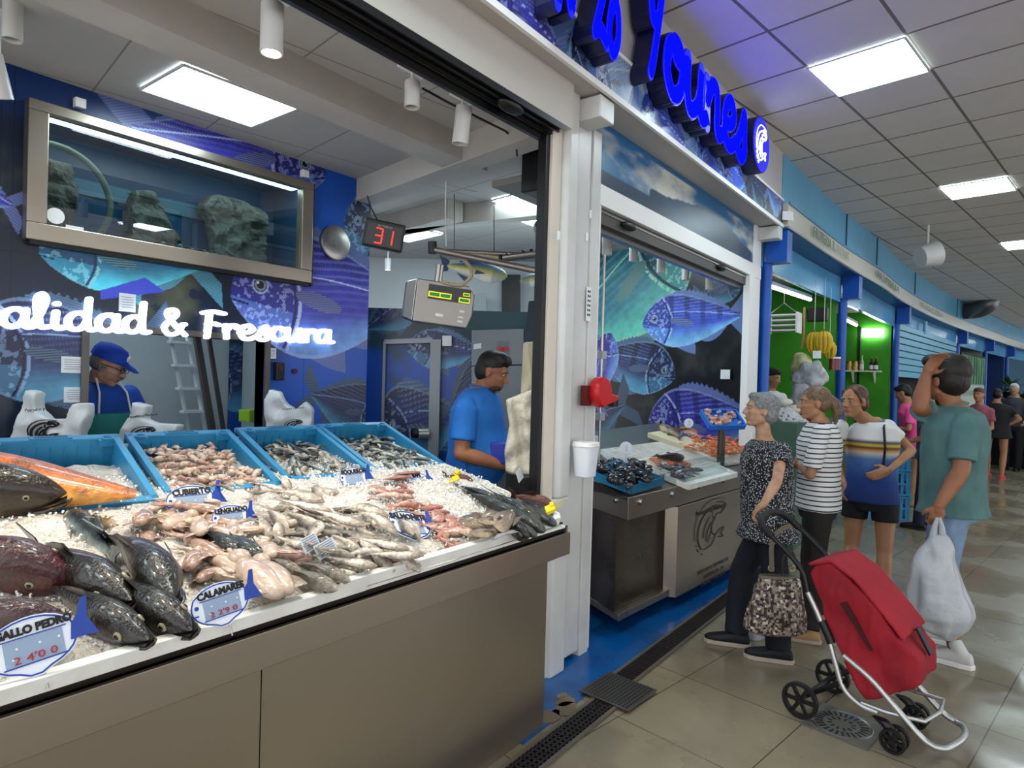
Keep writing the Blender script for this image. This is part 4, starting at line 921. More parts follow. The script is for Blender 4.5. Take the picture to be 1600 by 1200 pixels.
# ---------------- curved row of stalls ----------------
FP = [Vector(p) for p in ((-1.62, 6.35, 0), (-1.58, 7.76, 0), (-1.53, 8.96, 0), (-1.41, 10.6, 0), (-1.34, 12.7, 0), (-1.12, 15.6, 0), (-.79, 18.6, 0), (-.19, 22.8, 0), (.5, 27.4, 0), (1.6, 33, 0))]
FPs = []
for i in range(len(FP)-1):
    a, b = FP[max(i-1, 0)], FP[i]; c, d = FP[i+1], FP[min(i+2, len(FP)-1)]
    for k in range(4):
        t = k/4; FPs.append(.5*((2*b)+(c-a)*t+(2*a-5*b+4*c-d)*t*t+(3*b-a-3*c+d)*t**3) if 0 < i else b.lerp(c, t))
FPs.append(FP[-1])
def off(P, d):
    out = []
    for i, p in enumerate(P):
        t = (P[min(i+1, len(P)-1)]-P[max(i-1, 0)]).normalized(); out.append(p+Vector((-t.y, t.x, 0))*d)
    return out
def strip(P, d0, d1, z0, z1, name, m, parent=None):
    A, B = off(P, d0), off(P, d1); mb = MB()
    mb.rings([[Vector((a.x, a.y, z0)), Vector((a.x, a.y, z1)), Vector((b.x, b.y, z1)), Vector((b.x, b.y, z0))] for a, b in zip(A, B)])
    return mb.obj(name, m, parent)
lb = mat('light_blue_panel', '5d9fc0', .3, c2='5494b6', scale=1.5); lb2 = mat('blue_panel_gloss', '62a6d0', .18, c2='569ac6', scale=1.5)
cream = mat('sign_band', 'bdbab0', .3); db = mat('deep_blue', '1a4f86', .35)
struct(strip(FPs, .06, .16, 3.27, CEIL, 'wall_curved_upper', lb))
struct(strip(FPs, .0, .1, 3.05, 3.27, 'trim_20', cream)); struct(strip(FPs, -.015, .0, 3.262, 3.285, 'trim_21', mat('band_edge', '4a8ab8', .3)))
struct(strip(FPs, -.012, .0, 3.035, 3.055, 'trim_22', steel_edge)); struct(strip(FPs, .0, .32, 3.03, 3.05, 'trim_23', db))
struct(strip(FPs, .24, .30, 2.70, 3.03, 'trim_24', lb2))
for px, y0_, y1_ in ((1304, 290, 392), (1404, 383, 445)): pass
jt = MB(); A = off(FPs, .055)
for i in (8, 12, 18, 24): p = A[i]; jt.b2((p.x-.008, p.y-.006, 3.28), (p.x+.012, p.y+.006, CEIL))
struct(jt.obj('trim_25', mat('joint_dark', '2c4a5c', .5)))
def hit(px, d=.2):
    P = off(FPs, d); r = ray(px, 600); r = Vector((r.x, r.y, 0))
    for a, b in zip(P, P[1:]):
        e = b-a; den = r.x*e.y-r.y*e.x
        if abs(den) < 1e-9: continue
        s = (a.x*e.y-a.y*e.x)/den; t = (a.x*r.y-a.y*r.x)/den
        if 0 <= t <= 1 and s > 0: return a+e*t, e.normalized()
    return None, None
POST = []
for px in (1192, 1313, 1398, 1494, 1538, 1572):
    p, t = hit(px, .22); POST.append((p, t)); n = Vector((-t.y, t.x, 0)); b = MB()
    b.cyl((p.x, p.y, 0), (p.x, p.y, 2.75), .055, n=16)
    q = p-n*.11; R = Matrix((t, n, Vector((0, 0, 1)))).transposed(); b.box((q.x, q.y, 2.88), (.16, .2, .3), R)
    struct(b.obj('trim_post', blue_paint, smooth=True))
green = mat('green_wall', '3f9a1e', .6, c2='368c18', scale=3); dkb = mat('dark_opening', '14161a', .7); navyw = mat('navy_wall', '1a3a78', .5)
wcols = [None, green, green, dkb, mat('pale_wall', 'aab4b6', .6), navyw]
for i, (p, t) in enumerate(POST):
    if i == 0: continue
    n = Vector((-t.y, t.x, 0)); a = p+n*.08; b = p+n*2.6; struct(beam(a, b, .06, 0, 3.0, 'wall_partition', wcols[i]))
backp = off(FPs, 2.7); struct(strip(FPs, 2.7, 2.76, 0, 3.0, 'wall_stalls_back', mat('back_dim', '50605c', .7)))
struct(strip(FPs, .3, 2.7, 2.97, 3.0, 'ceiling_stalls', mat('stall_roof', 'a7a59f', .7)))
# stall two: side wall print, back wall, ceiling
so = Vector((-3.95, 6.42, 0)); 
d2 = MB(); w2n = GYD*.05
p0_, p1_ = Vector((-1.95, 6.15, 0)), Vector((-4.2, 6.15+2.25*.149, 0))
w2 = struct(beam(p0_, p1_, .05, 0, SZ, 'wall_side', blue_paint, off=-.03))
X2 = (p0_-p1_).normalized()
def bg2(U, V):
    n = fbm(U*4, V*4, 41, 5); c = L3('0c1016')[None]*(.4+1.2*n)[..., None]; k = np.clip((n-.56)*5, 0, 1)[..., None]*.5
    c = c*(1-k)+L3('4a4f4a')[None]*k*n[..., None]; k = sst(.6, .2, U)[..., None]*.4; return c*(1-k)+L3('10306a')[None]*k
nn2 = X2.cross(Vector((0, 0, 1)))
paint_wall('fish_mural', p1_+Vector((nn2.x, nn2.y, 0))*.003, X2, (0, 0, 1), (p0_-p1_).length, SZ, .0075, bg2, [
    ((1085, 345), (850, 560), .52, dict(pal='green', eye=False)), ((1160, 445), (1085, 465), .5, dict(pal='dark')),
    ((1004, 508), (1180, 490), .40, dict(pal='blue', bands=7, k=1.1)), ((1054, 592), (918, 548), .44, dict(pal='dark', bands=6, k=1.25)),
    ((1012, 672), (1215, 655), .50, dict(pal='violet', bands=7, k=.95)), ((870, 690), (990, 625), .4, dict(pal='dark', k=.7, eye=False)), ((955, 520), (925, 640), .4, dict(pal='violet', eye=False))], mural, w2)
tag(MB().box(gy(1135, 585, 6.15)+Vector((0, -.03, 0)), (.09, .01, .09)).obj('round_sticker', paper), 'small pale sticker on the dark print in the second stall', 'sticker')
for px, py, lab in ((949, 382, 'first white spotlight inside the second stall, biggest'), (990, 394, 'second spotlight inside the second stall'), (1033, 412, 'third spotlight inside the second stall'), (1071, 425, 'fourth spotlight inside the second stall, small'), (1108, 440, 'fifth spotlight inside the second stall, farthest')):
    p = gx(px, py, -2.2 if px != 990 and px != 1071 else -2.35); spot(p, lab, h=.15, r=.034, top=max(.02, 2.72-p.z-.075))
track((-2.2, 3.25, 2.72), (-2.2, 5.9, 2.72), 'white light track inside the second stall'); 
struct(MB().b2((-2.6, 3.15, 2.76), (-1.95, 6.2, 2.8)).obj('ceiling_stall_two', mat('stall_two_ceiling', '87857f', .6)))
p = gx(1010, 400, -3.2); tag(MB().lathe([(0, 0), (.05, 0), (.05, .02), (0, .02)], (p.x, p.y, 2.735)).obj('downlight', mat('downlight', 'fff4d8', .5, emit=14)), 'round lit downlight in the ceiling of the second stall', 'downlight')
pn = empty('stall_light', (-3.2, 4.9, 2.985), 0, 'lit panel in the ceiling of the second stall', 'ceiling light'); MB().box((0, 0, 0), (.6, .6, .02)).obj('diffuser', spm, pn)  # unseen panel added as the fill light of the second stall
# ---------------- fruit stalls contents ----------------
tub = mat('tube_light', 'f4faff', .5, emit=9)
for a_, b_, d, lab in (((1200, 446), (1266, 468), .45, 'bright fluorescent tube in the first fruit stall'), ((1322, 500), (1338, 508), .5, 'short fluorescent tube in the second green stall')):
    (p0, _), (p1, _) = hit(a_[0], d), hit(b_[0], d)
    t = empty('tube_light', (p0.x, p0.y, 2.6), 0, lab, 'tube light'); q0, q1 = gd(*a_, (p0-Vector((0, 0, 0))).dot(Vector((CF.x, CF.y, 0)))), gd(*b_, p1.dot(Vector((CF.x, CF.y, 0))))
    MB().cyl(q0-t.location, q1-t.location, .022).obj('tube', tub, t); MB().cyl(q0-t.location+Vector((0, 0, .035)), q1-t.location+Vector((0, 0, .035)), .03, n=4).obj('batten', whitep, t)
def onpart(i, px, py):       # point on partition i (in front of it)
    p, t = POST[i]; n = Vector((-t.y, t.x, 0)); a = p-t*.09; nn = Vector((-n.y, n.x, 0)); d = ray(px, py); s = (a-CAM).dot(nn)/d.dot(nn); return CAM+d*s
def dep_(p): return (p-CAM).dot(CF)
for px, py, lab in ((1364, 520, 'glowing lamp on the green wall of the second fruit stall'),):
    p = onpart(2, px, py); tag(MB().box(p, (.35, .05, .16)).obj('wall_lamp', tub), lab, 'lamp')
p0, _ = POST[1]; fd = 7.0
# infra heater on hanger
ht = empty('hanging_crate', gd(1224, 505, 7.6), 0, 'white slatted metal crate hanging in the fruit stall', 'hanging crate'); b = MB()
for k in range(4): b.box((0, 0, .09-.06*k), (.34, .2, .018))
R_ = Matrix.Rotation(.4, 3, 'Z'); b.box((.17, 0, 0), (.02, .22, .24)); b.box((-.17, 0, 0), (.02, .22, .24)); b.obj('body', whitep, ht); b = MB(); b.tube([(-.15, 0, .12), (0, 0, .24), (.15, 0, .12)], .006); b.tube([(0, 0, .24), (0, 0, .45)], .005); b.obj('hanger', steel_edge, ht)
ban = mat('banana', 'd9b92a', .4, c2='c9a420', scale=10)
def bunch(c, lab, n=6, s=1):
    t = empty('banana_bunch', c, 0, lab, 'bananas')
    for k in range(n):
        a = pi*k/(n-1)-pi/2; R = .09*s; 
        pts = [(R*.9*sin(a)*sin(u)*1.0, -R*.5*cos(a)*sin(u), R*1.5*cos(u)) for u in [pi*.12+pi*.76*j/6 for j in range(7)]]
        MB().tube(pts, [.008*s, .018*s, .022*s, .023*s, .021*s, .015*s, .006*s], 8).obj('banana', ban, t, smooth=True)
    MB().cyl((0, 0, .1*s), (0, 0, .16*s), .012).obj('stem', mat('banana_stem', '7a7430', .6), t); MB().cyl((0, 0, .15), (0, 0, .75), .004, n=5).obj('string', mat('string', 'c8c8b8', .7), t)
    return t
bunch(gd(1272, 536, 7.6), 'left bunch of yellow bananas hanging in the fruit stall'); bunch(gd(1287, 535, 7.5), 'right bunch of yellow bananas hanging in the fruit stall'); bunch(gd(1296, 547, 7.7), 'lower small bunch of bananas half hidden by the post', 5, .8)
def lump(c, r, name, m, lab, cat, seed=0, amp=.3, parent=None):
    b = MB().ell((0, 0, 0), r, 20, 14); o = b.obj(name, m, parent, smooth=True)
    for v in o.data.vertices: v.co *= 1+amp*mnoise.noise(v.co*9+Vector((seed, 0, 0)))
    o.location = c
    if lab: tag(o, lab, cat)
    return o
lump(gd(1252, 570, 7.6), (.12, .1, .17), 'hanging_fruit_bag', mat('limes_bag', 'a9b05a', .4, c2='d8d8b0', scale=14), 'see-through bag of limes hanging in the fruit stall', 'bag', 2)
lump(gd(1266, 588, 7.2), (.16, .12, .17), 'bag_roll', mat('silver_bags', 'b8bcc0', .35, c2='8c9298', scale=12, bump=.8, bscale=25), 'bunch of silvery plastic bags above the ponytail', 'plastic bags', 5, .5)
lump(gd(1252, 625, 7.1), (.13, .1, .17), 'bag_roll', mat('silver_bags'), 'pale roll of plastic bags lower behind the striped shirt', 'plastic bags', 8, .4)
tag(MB().box(gd(1278, 492, 7.7), (.22, .12, .16)).obj('hanging_radio', black, bevel=.01), 'black box device hanging in front of the green wall', 'device')
tag(MB().tube([gd(1257, 480, 7.7), gd(1256, 520, 7.7), gd(1252, 545, 7.7)], .012).obj('rope', mat('tan_rope', 'b08a5c', .7)), 'tan hanging strap in the fruit stall', 'strap')
tag(MB().extr([gd(1270, 548, 7.45), gd(1283, 548, 7.45), gd(1283, 560, 7.45), gd(1270, 560, 7.45)], CF*.004).obj('price_card', paper), 'white price card under the bananas', 'card')
# shelf with jars
p0 = onpart(2, 1322, 581); p1 = onpart(2, 1378, 581); sh = empty('wall_shelf', p0, 0, 'white shelf on the green wall behind the blue post', 'shelf'); dd = (p1-p0); dd.z = 0; nn_ = Vector((dd.y, -dd.x, 0)).normalized()
if nn_.dot(CF) > 0: nn_ = -nn_
MB().extr([Vector((0, 0, 0)), dd, dd+nn_*.18, nn_*.18], (0, 0, .025)).obj('board', whitep, sh)
for k in (.2, .8): MB().extr([dd*k, dd*k+nn_*.15, dd*k+Vector((0, 0, -.2))], dd.normalized()*.02).obj('bracket', whitep, sh)
jl = [('glass_jar', 1329, .05, .17, 'b08a3c', 'jar of yellow preserves at the left of the shelf'), ('glass_jar', 1338, .05, .17, 'a47c34', 'jar of yellow preserves beside the first jar'), ('bottle', 1348, .035, .28, 'b0b89a', 'pale tall bottle in the middle of the shelf'), ('bottle', 1363, .036, .24, '3c1820', 'dark bottle with white label, left of a pair'), ('bottle', 1370, .036, .24, '3c1820', 'dark bottle with white label, right of a pair')]
for nm, px, r, h, c, lab in jl:
    p = onpart(2, px, 580)+nn_*.09; p.z = p0.z+.025; t = empty(nm, p, 0, lab, 'jar' if nm == 'glass_jar' else 'bottle')
    if nm == 'bottle': MB().lathe([(0, 0), (r, 0), (r, h*.55), (r*.35, h*.75), (r*.35, h), (0, h)], n=16).obj('body', mat('b'+c, c, .15), t, smooth=True); MB().lathe([(r*1.02, h*.12), (r*1.02, h*.42)], n=16).obj('paper_label', paper, t)
    else: MB().lathe([(0, 0), (r, 0), (r, h*.8), (r*.8, h*.85), (0, h*.85)], n=16).obj('body', mat('j'+c, c, .2, c2='d8c070', scale=30), t, smooth=True)
    MB().cyl((0, 0, h*.98 if nm == 'bottle' else h*.85), (0, 0, h*1.03 if nm == 'bottle' else h), r*.45 if nm == 'bottle' else r*.95).obj('lid', mat('gold_lid', 'a88c3c', .3, .8), t)
for px, k in ((1300, 0), (1305, 1), (1309, 2)):
    p = gd(px, 568, 7.9); t = empty('glass_jar', p, 0, ['left', 'middle', 'right'][k]+' one of the small dark jars in the fruit stall beside the post', 'jar'); MB().lathe([(0, -.08), (.035, -.08), (.035, .06), (0, .06)], n=12).obj('body', mat('jam', '6b2430', .2), t); MB().cyl((0, 0, .06), (0, 0, .08), .034).obj('lid', whitep, t)
# shutters between post 3 and 4
(pa, ta), (pb_, tb_) = POST[2], POST[3]
sm_ = mat('shutter_blue', '6fb0cc', .35)
def shutter(k0, k1, zb_, lab):
    a, b = pa.lerp(pb_, k0), pa.lerp(pb_, k1); t = (b-a).normalized(); n = Vector((-t.y, t.x, 0)); s = empty('roller_shutter', (a.x, a.y, zb_), 0, lab, 'shutter'); mb = MB(); z = 0
    while z < 2.72-zb_: mb.extr([Vector((0, 0, z)), (b-a)+Vector((0, 0, z)), (b-a)+n*.03+Vector((0, 0, z+.02)), n*.03+Vector((0, 0, z+.02))], (0, 0, .10)); z += .125
    mb.obj('slats', sm_, s); MB().cyl((0, 0, 1.2 if zb_ > 1 else 0), (0, 0, 2.72-zb_), .04, n=8).obj('guide', sm_, s)
shutter(.02, .38, 1.78, 'light blue roller shutter part way down, nearer one'); shutter(.38, .98, 1.78, 'light blue roller shutter part way down, farther one')
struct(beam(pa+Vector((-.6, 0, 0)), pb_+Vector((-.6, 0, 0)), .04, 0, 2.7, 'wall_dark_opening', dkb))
(p4, t4), (p5, t5), (p6, t6) = POST[3], POST[4], POST[5]
a, b = p4.lerp(p5, .1), p4.lerp(p5, .95)
def bgp(U, V):
    n = fbm(U*9, V*2, 51); c = L3('28502e')[None]*(.5+n)[..., None]; m = np.sin(U*18+n*4) > .2; c[m] = (L3('7fae5c')[None]*(.4+.9*n)[..., None])[m]; c[V < .6] = L3('c8ccc0'); c[(abs(V-.35) < .07) & (np.sin(U*60) > 0)] = L3('4a6a4a'); return c
struct(beam(a, b, .05, 0, 2.55, 'wall_poster', dkb)); tt = (b-a).normalized(); nn_ = Vector((tt.y, -tt.x, 0))
paint_wall('vegetable_poster', a+nn_*.03+Vector((0, 0, 1.15)), (tt.x, tt.y, 0), (0, 0, 1), (b-a).length, 1.35, .05, bgp, [], mural, bpy.data.objects['wall_poster'])
# lettering on the cream band
def bandtext(s, px0, px1, size, m, lab):
    (a, ta), (b, tb) = hit(px0, -.03), hit(px1, -.03); X = (b-a); X.z = 0; me = textmesh(s, size, .002, .0, 'CENTER'); me.materials.append(m)
    wdt = max(v.co.x for v in me.vertices)-min(v.co.x for v in me.vertices); c = (a+b)/2; M = frame((c.x, c.y, 3.155), X, (0, 0, 1)); 
    me.transform(M @ Matrix.Diagonal((X.length/wdt, 1, 1, 1))); o = bpy.data.objects.new('band_lettering', me); link(o); tag(o, lab, 'lettering')
gt = mat('faded_green_letters', '6b7f6a', .6); ft = mat('very_faded_letters', 'a0a39a', .6)
bandtext('FRUTERIA R.', 1264, 1298, .15, gt, 'faded green shop name letters on the cream band, FRUTERIA part'); bandtext('VICTOR', 1300, 1320, .14, ft, 'very faded continuation of the shop name on the cream band')
bandtext('FRUTERIA', 1365, 1400, .14, gt, 'smaller faded letters on the cream band over the second post'); bandtext('PANADERIA', 1436, 1470, .13, ft, 'faded letters on the cream band over the shutters')
# band notice, ceiling speaker, duct
tag(MB().extr([gd(1223, 330, 5.95), gd(1239, 330, 6.0), gd(1240, 345, 6.0), gd(1222, 343, 5.95)], CF*.004).obj('paper_notice', paper), 'white paper notice at the start of the cream band', 'notice')
p = gd(1449, 402, 8.5); sp_ = tag(MB().cyl(p-CR*.1+CU*.0, p+CR*.12+CU*.05, .14, .17, n=20).obj('ceiling_loudspeaker', white, smooth=True), 'white loudspeaker bracketed from the aisle ceiling', 'loudspeaker'); MB().cyl(p, (p.x, p.y, CEIL), .015).obj('bracket', white, sp_)
p = gd(1547, 470, 15.5); dc = MB().tube(crom([gd(1508, 486, 15.9), gd(1528, 484, 15.6), gd(1543, 476, 15.4), gd(1549, 463, 15.4)], 6), .2, 16); tag(dc.obj('air_duct', mat('duct_grey', '6a6a6c', .35, .7), smooth=True), 'grey ribbed air duct elbow under the far ceiling', 'duct')
for k, (u_, v_) in enumerate(((1.5, 8.5), (2.2, 11), (3, 14))): pass
# far end
struct(MB().b2((-3, 36, 0), (14, 36.2, CEIL)).obj('wall_far_end', mat('far_end', '4a6f88', .6)))
struct(MB().b2((2.6, 15, 0), (9, 15.1, 2.4)).obj('wall_far_stall', navyw))
# dark counter with fruit at right edge
fcn = gd(1585, 690, 13.5); fc = empty('fruit_counter', (fcn.x, fcn.y, 0), -.6, 'dark fruit display counter at the right edge of the photo', 'counter')
MB().b2((-.55, -.4, 0), (2.2, .9, .98)).obj('base', mat('counter_black', '17181a', .5), fc); MB().b2((-.6, -.45, .98), (2.25, .9, 1.04)).obj('top', mat('counter_edge', '3a3230', .4), fc)
for i in range(46):
    x, y = random.uniform(-.5, .9), random.uniform(-.35, .8); c = random.choice(['c8641c', 'd8922c', '7c2420', 'd8c850', '4a1a40', '8a9a3c'])
    o = MB().ell((0, 0, 0), (.06, .06, .055), 8, 6).obj('fruit', mat('fruit'+c, c, .35), smooth=True); R = Matrix.Rotation(-.6, 3, 'Z'); o.location = Vector((fcn.x, fcn.y, 0)) + R @ Vector((x, y, 1.1+.35*(y+.35)+random.uniform(0, .04)))
    tag(o, 'one of the fruits heaped on the dark counter at the right edge', 'fruit', 'fruits on the far counter')
fb = MB(); fb.extr([(-.55, -.4, 1.04), (2.2, -.4, 1.04), (2.2, .88, 1.5), (-.55, .88, 1.5)], (0, 0, .02)); fb.extr([(-.55, .86, 1.04), (2.2, .86, 1.04), (2.2, .86, 1.5), (-.55, .86, 1.5)], (0, .02, 0)); fb.obj('sloped_tray', mat('counter_edge'), fc)
pl_ = empty('potted_greens', gd(1578, 605, 14.5), 0, 'green leafy bunch above the far fruit counter', 'greens'); lv = MB()
for i in range(60): 
    a = random.uniform(0, 2*pi); e = random.uniform(-.6, 1.2); d_ = Vector((cos(a)*cos(e), sin(a)*cos(e), sin(e)))*random.uniform(.1, .3); s_ = d_.cross(Vector((0, 0, 1))).normalized()*.04; lv.extr([d_*.3-s_*.3, d_*.7-s_, d_*1.1, d_*.7+s_], (0, 0, .004))
lv.obj('leaves', mat('leaf_green', '2d5a2a', .5, c2='1f451e', scale=20), pl_); MB().cyl((0, 0, -.35), (0, 0, -.1), .1, .14).obj('pot', black, pl_)
# green / blue crates behind the pink shirt
def simple_crate(c, sx, sy, sz, rz, m, lab):
    t = empty('plastic_crate', c, rz, lab, 'crate'); b = MB(); n = 9
    for s in (-1, 1):
        for k in range(n): b.box((-sx/2+sx*(k+.5)/n, s*sy/2, sz/2), (sx/n*.55, .012, sz*.96))
        for k in range(6): b.box((s*sx/2, -sy/2+sy*(k+.5)/6, sz/2), (.012, sy/6*.55, sz*.96))
    for z in (.01, sz*.5, sz-.01): 
        for s in (-1, 1): b.box((0, s*sy/2, z), (sx, .02, .022)); b.box((s*sx/2, 0, z), (.02, sy, .022))
    b.obj('basket', m, t); MB().box((0, 0, .008), (sx, sy, .012)).obj('floor_plate', m, t); return t
bc = mat('crate_sky_blue', '3f8fc0', .4)
for k in range(3): q = gz(1395, 808, 0); simple_crate((q.x-.12, q.y, .29*k), .5, .4, .28, .3, bc, ['lowest', 'middle', 'top'][k]+' sky blue crate stacked behind the woman with the hand on her hip')
for k, (x, y) in enumerate(((1402, 785), (1392, 770))): lump(gz(x, y+8, 0)+Vector((0, 0, .2)), (.2, .18, .24), 'green_bag', mat('green_bag', '1f8a58', .4, bump=.6, bscale=12), ['front', 'rear'][k]+' green carrier bag on the floor by the blue crates', 'bag', k*3, .25)
# low planter/fish notices between heads
cardm = mat('printed_card', 'd8dcdc', .6, c2='a8aeb0', scale=40)
cc = empty('egg_card', gd(1233, 655, 6.3), 0, 'large white printed card behind the old woman', 'card'); b = MB(); b.extr([gd(x, y, 6.3)-cc.location for x, y in ((1216, 652), (1231, 634), (1266, 660), (1248, 680))], CF*.01); b.obj('sheet', cardm, cc)
b = MB()
for i in range(4):
    for j in range(4): b.box(gd(1224+i*8-j*3, 645+i*5+j*5.5, 6.28)-cc.location, (.018, .003, .02))
b.obj('print', mat('pen_grey'), cc)
for k, (x, y, c) in enumerate(((1240, 640, 'cfc8b8'), (1225, 628, 'd8d4c8'), (1254, 648, 'c0202c'), (1262, 652, 'c0202c'), (1235, 690, '2d8a4c'))):
    lump(gd(x, y, 6.5 if k < 4 else 6.2), (.09, .08, .05), 'wrapped_goods', mat('goods'+c, c, .5, bump=.5, bscale=30), ['pale wrapped packet behind the old woman, right', 'pale wrapped packet behind the old woman, left', 'red packet beside the ponytail woman, left', 'red packet beside the ponytail woman, right', 'green tub held behind the old woman'][k], 'packet', k)
bb_ = gz(1250, 800, 0); tag(MB().prism([(-1.95, 6.42), (-1.5, 6.42), (-1.45, 8.2), (-1.95, 8.2)], 0, 1.2).obj('fruit_stall_counter', mat('fruit_counter', '3d5a4c', .5)), 'low counter of the fruit stall behind the shoppers', 'counter')
# ---------------- red ticket dispenser, waste bin ----------------
red = mat('red_plastic', 'c41b1f', .3)
tp = gx(930, 618, -1.80); td = empty('ticket_dispenser', tp, 0, 'red queue ticket dispenser fixed to the white column', 'ticket dispenser')
MB().lathe([(0, -.035), (.075, -.035), (.085, -.02), (.085, .02), (.075, .035), (0, .035)], (.03, .0, .02), (1, 0, 0), 32).obj('drum', red, td, smooth=True)
b = MB(); b.extr([(-.0, .0, -.06), (-.0, .14, -.035), (-.0, .17, -.02), (-.0, .17, .0), (-.0, .1, .01), (-.0, -.05, .0)], (.06, 0, 0)); b.obj('chute', red, td, bevel=.008)
MB().box((.03, .155, -.04), (.05, .05, .05)).obj('ticket_slot', black, td, bevel=.008); MB().box((.0, -.1, -.0), (.03, .07, .11)).obj('mount', mat('dark_red2', '5a1216', .4), td)
bp_ = gx(915, 718, -1.74); wbn = empty('waste_bin', bp_, 0, 'small white waste bin fixed to the white column', 'bin')
b = MB(); b.loft([((0, 0, -.09), .045, .05), ((0, 0, .07), .06, .062)], 24, 4); b.obj('bucket', mat('bin_white', 'dfe6ec', .4), wbn, smooth=True, bevel=.004); b = MB(); b.loft([((0, 0, .07), .064, .066), ((0, 0, .095), .06, .06)], 24, 4); b.obj('lid', whitep, wbn, bevel=.004)
stk = empty('column_sticker', gx(916, 475, -1.84), 0, 'strip of tiny black printed squares on the column', 'sticker'); b = MB()
for k in range(12): b.box((.012, (k % 2)*.018, .07-.013*(k//2)*2), (.002, .010, .012))
b.obj('print', ink, stk); MB().box((.01, .008, .0), (.002, .05, .19)).obj('backing', whitep, stk)
for x, y, l in ((923, 335, 'upper'), (917, 370, 'middle'), (873, 368, 'lower left')):
    tag(MB().box(gx(x, y, -1.835 if x > 900 else -1.795), (.004, .02, .045)).obj('sticker_remnant', mat('bright_paper', 'f4f6f8', .4)), l+' white sticker scrap on the corner column', 'sticker')

# ---------------- second stall counter ----------------
TZ = .86
def Pz(x, y, z): q = gz(x, y, z); return (q.x, q.y)
A1, B1, C1 = Pz(915, 758, TZ), Pz(982, 778, TZ), Pz(1153, 737, TZ)
B1 = Vector((*B1, 0)); A1 = Vector((*A1, 0)); C1 = Vector((*C1, 0)); dir2 = (C1-B1).normalized(); C1 = B1+dir2*2.2; n2_ = Vector((-dir2.y, dir2.x, 0))
D1 = C1+n2_*1.0; E1 = A1+n2_*.7
ctr = empty('steel_counter', B1+(C1-B1)*.5, 0, 'stainless steel fish counter of the second stall with engraved fish emblem', 'counter')
def pr(poly, z0, z1, name, m, **k):
    mb = MB(); pts = [(p.x-ctr.location.x, p.y-ctr.location.y) for p in poly]
    ar = sum(pts[i][0]*pts[(i+1) % len(pts)][1]-pts[(i+1) % len(pts)][0]*pts[i][1] for i in range(len(pts)))
    if ar < 0: pts = pts[::-1]
    mb.prism(pts, z0, z1); return mb.obj(name, m, ctr, **k)
pr([A1, B1, C1, D1, E1], TZ-.135, TZ, 'skirt', steel, bevel=.004); ins = .06
def inset(d): return [A1+n2_*d+dir2*d*.6, B1+n2_*d+dir2*d*.4, C1+n2_*d, D1, E1+dir2*d]
pr(inset(.1), .14, TZ-.135, 'body', mat('body_steel', '6b6054', .3, .9, c2='5c5348', scale=2, rvar=.1)); pr(inset(.06), .10, .145, 'base_rail', steel, bevel=.003)
# protruding front box with engraving
F0 = B1+dir2*.70+n2_*.02; F1 = C1+n2_*.02-dir2*.1
o = pr([F0, F1, F1+n2_*.25, F0+n2_*.25+dir2*-.1], .09, TZ-.15, 'front_box', steel, bevel=.004)
def on2(px, py, off_=-.0):
    d = ray(px, py); a = F0-n2_*off_; s = (a-CAM).dot(n2_)/d.dot(n2_); return CAM+d*s
c0_, c1_ = on2(1083, 870, .004), on2(1148, 845, .004); Xl = Vector((dir2.x, dir2.y, 0)); sw = (c1_-c0_).dot(Xl)
l = MB(); logo(l, frame(c0_-ctr.location, Xl, (0, 0, 1)) @ Matrix.Translation((0, -.005, 0)) @ Matrix.Diagonal((.62, .37, 1, 1)), .62, .002); l.obj('fish_emblem', mat('etched_dark', '3a342e', .5), ctr, fixn=False)
em = mat('etched_dark')
for s, y, sz in (('Pescados y Mariscos', 800, .042), ('MERCADO CENTRAL DE', 884, .034), ('ALMERIA 28 - 29', 894, .034), ('CARNE Y PESCADO', 904, .034)):
    if y == 800: c = on2(1112, 796, .004)
    else: c = on2(1115, y, .004)
    text(s, sz, em, frame(c-ctr.location, Xl, (0, 0, 1)), ctr, sx=1.5, bold=.0006, name='etched_text')
for px, py in ((963, 781), (999, 784), (1049, 772), (1091, 760), (1129, 751)):
    d = ray(px, py); 
    if px < 980: nn = (B1-A1).normalized(); nr = Vector((nn.y, -nn.x, 0)); s = (B1-CAM).dot(nr)/d.dot(nr); q = CAM+d*s; ax_ = nr if nr.dot(CF) < 0 else -nr
    else: s = (B1-CAM).dot(n2_)/d.dot(n2_); q = CAM+d*s; ax_ = -n2_
    q = q-ctr.location; MB().lathe([(0, 0), (.018, 0), (.018, .008), (.012, .02), (0, .022)], q, ax_, 16).obj('bolt_cap', steel_edge, ctr, smooth=True)
for q in (A1+n2_*.12+dir2*.1, B1+dir2*1.2+n2_*.3, C1+n2_*.3-dir2*.2):
    q = q-ctr.location; w_ = MB().lathe([(0, -.018), (.05, -.018), (.055, 0), (.05, .018), (0, .018)], (q.x, q.y, .055), (1, .3, 0), 24).obj('caster_wheel', mat('caster_grey', '9c9a94', .5), ctr, smooth=True)
    MB().box((q.x, q.y, .09), (.03, .05, .05)).obj('caster_fork', steel_dark, ctr)
# clear guard panes
def gpane(a, b, h, name, lab): 
    mb = MB(); d = (b-a).normalized(); n = Vector((-d.y, d.x, 0))*.004; mb.extr([a+Vector((0, 0, TZ-.02)), b+Vector((0, 0, TZ-.02)), b+Vector((0, 0, TZ+h)), a+Vector((0, 0, TZ+h))], n)
    o = mb.obj(name, acryl); tag(o, lab, 'glass guard')
gpane(B1+n2_*.012, C1+n2_*.012, .16, 'glass_guard', 'clear guard pane along the front of the second counter'); gpane(A1+n2_*.012, B1+n2_*.012, .16, 'glass_guard', 'clear guard pane at the near end of the second counter')
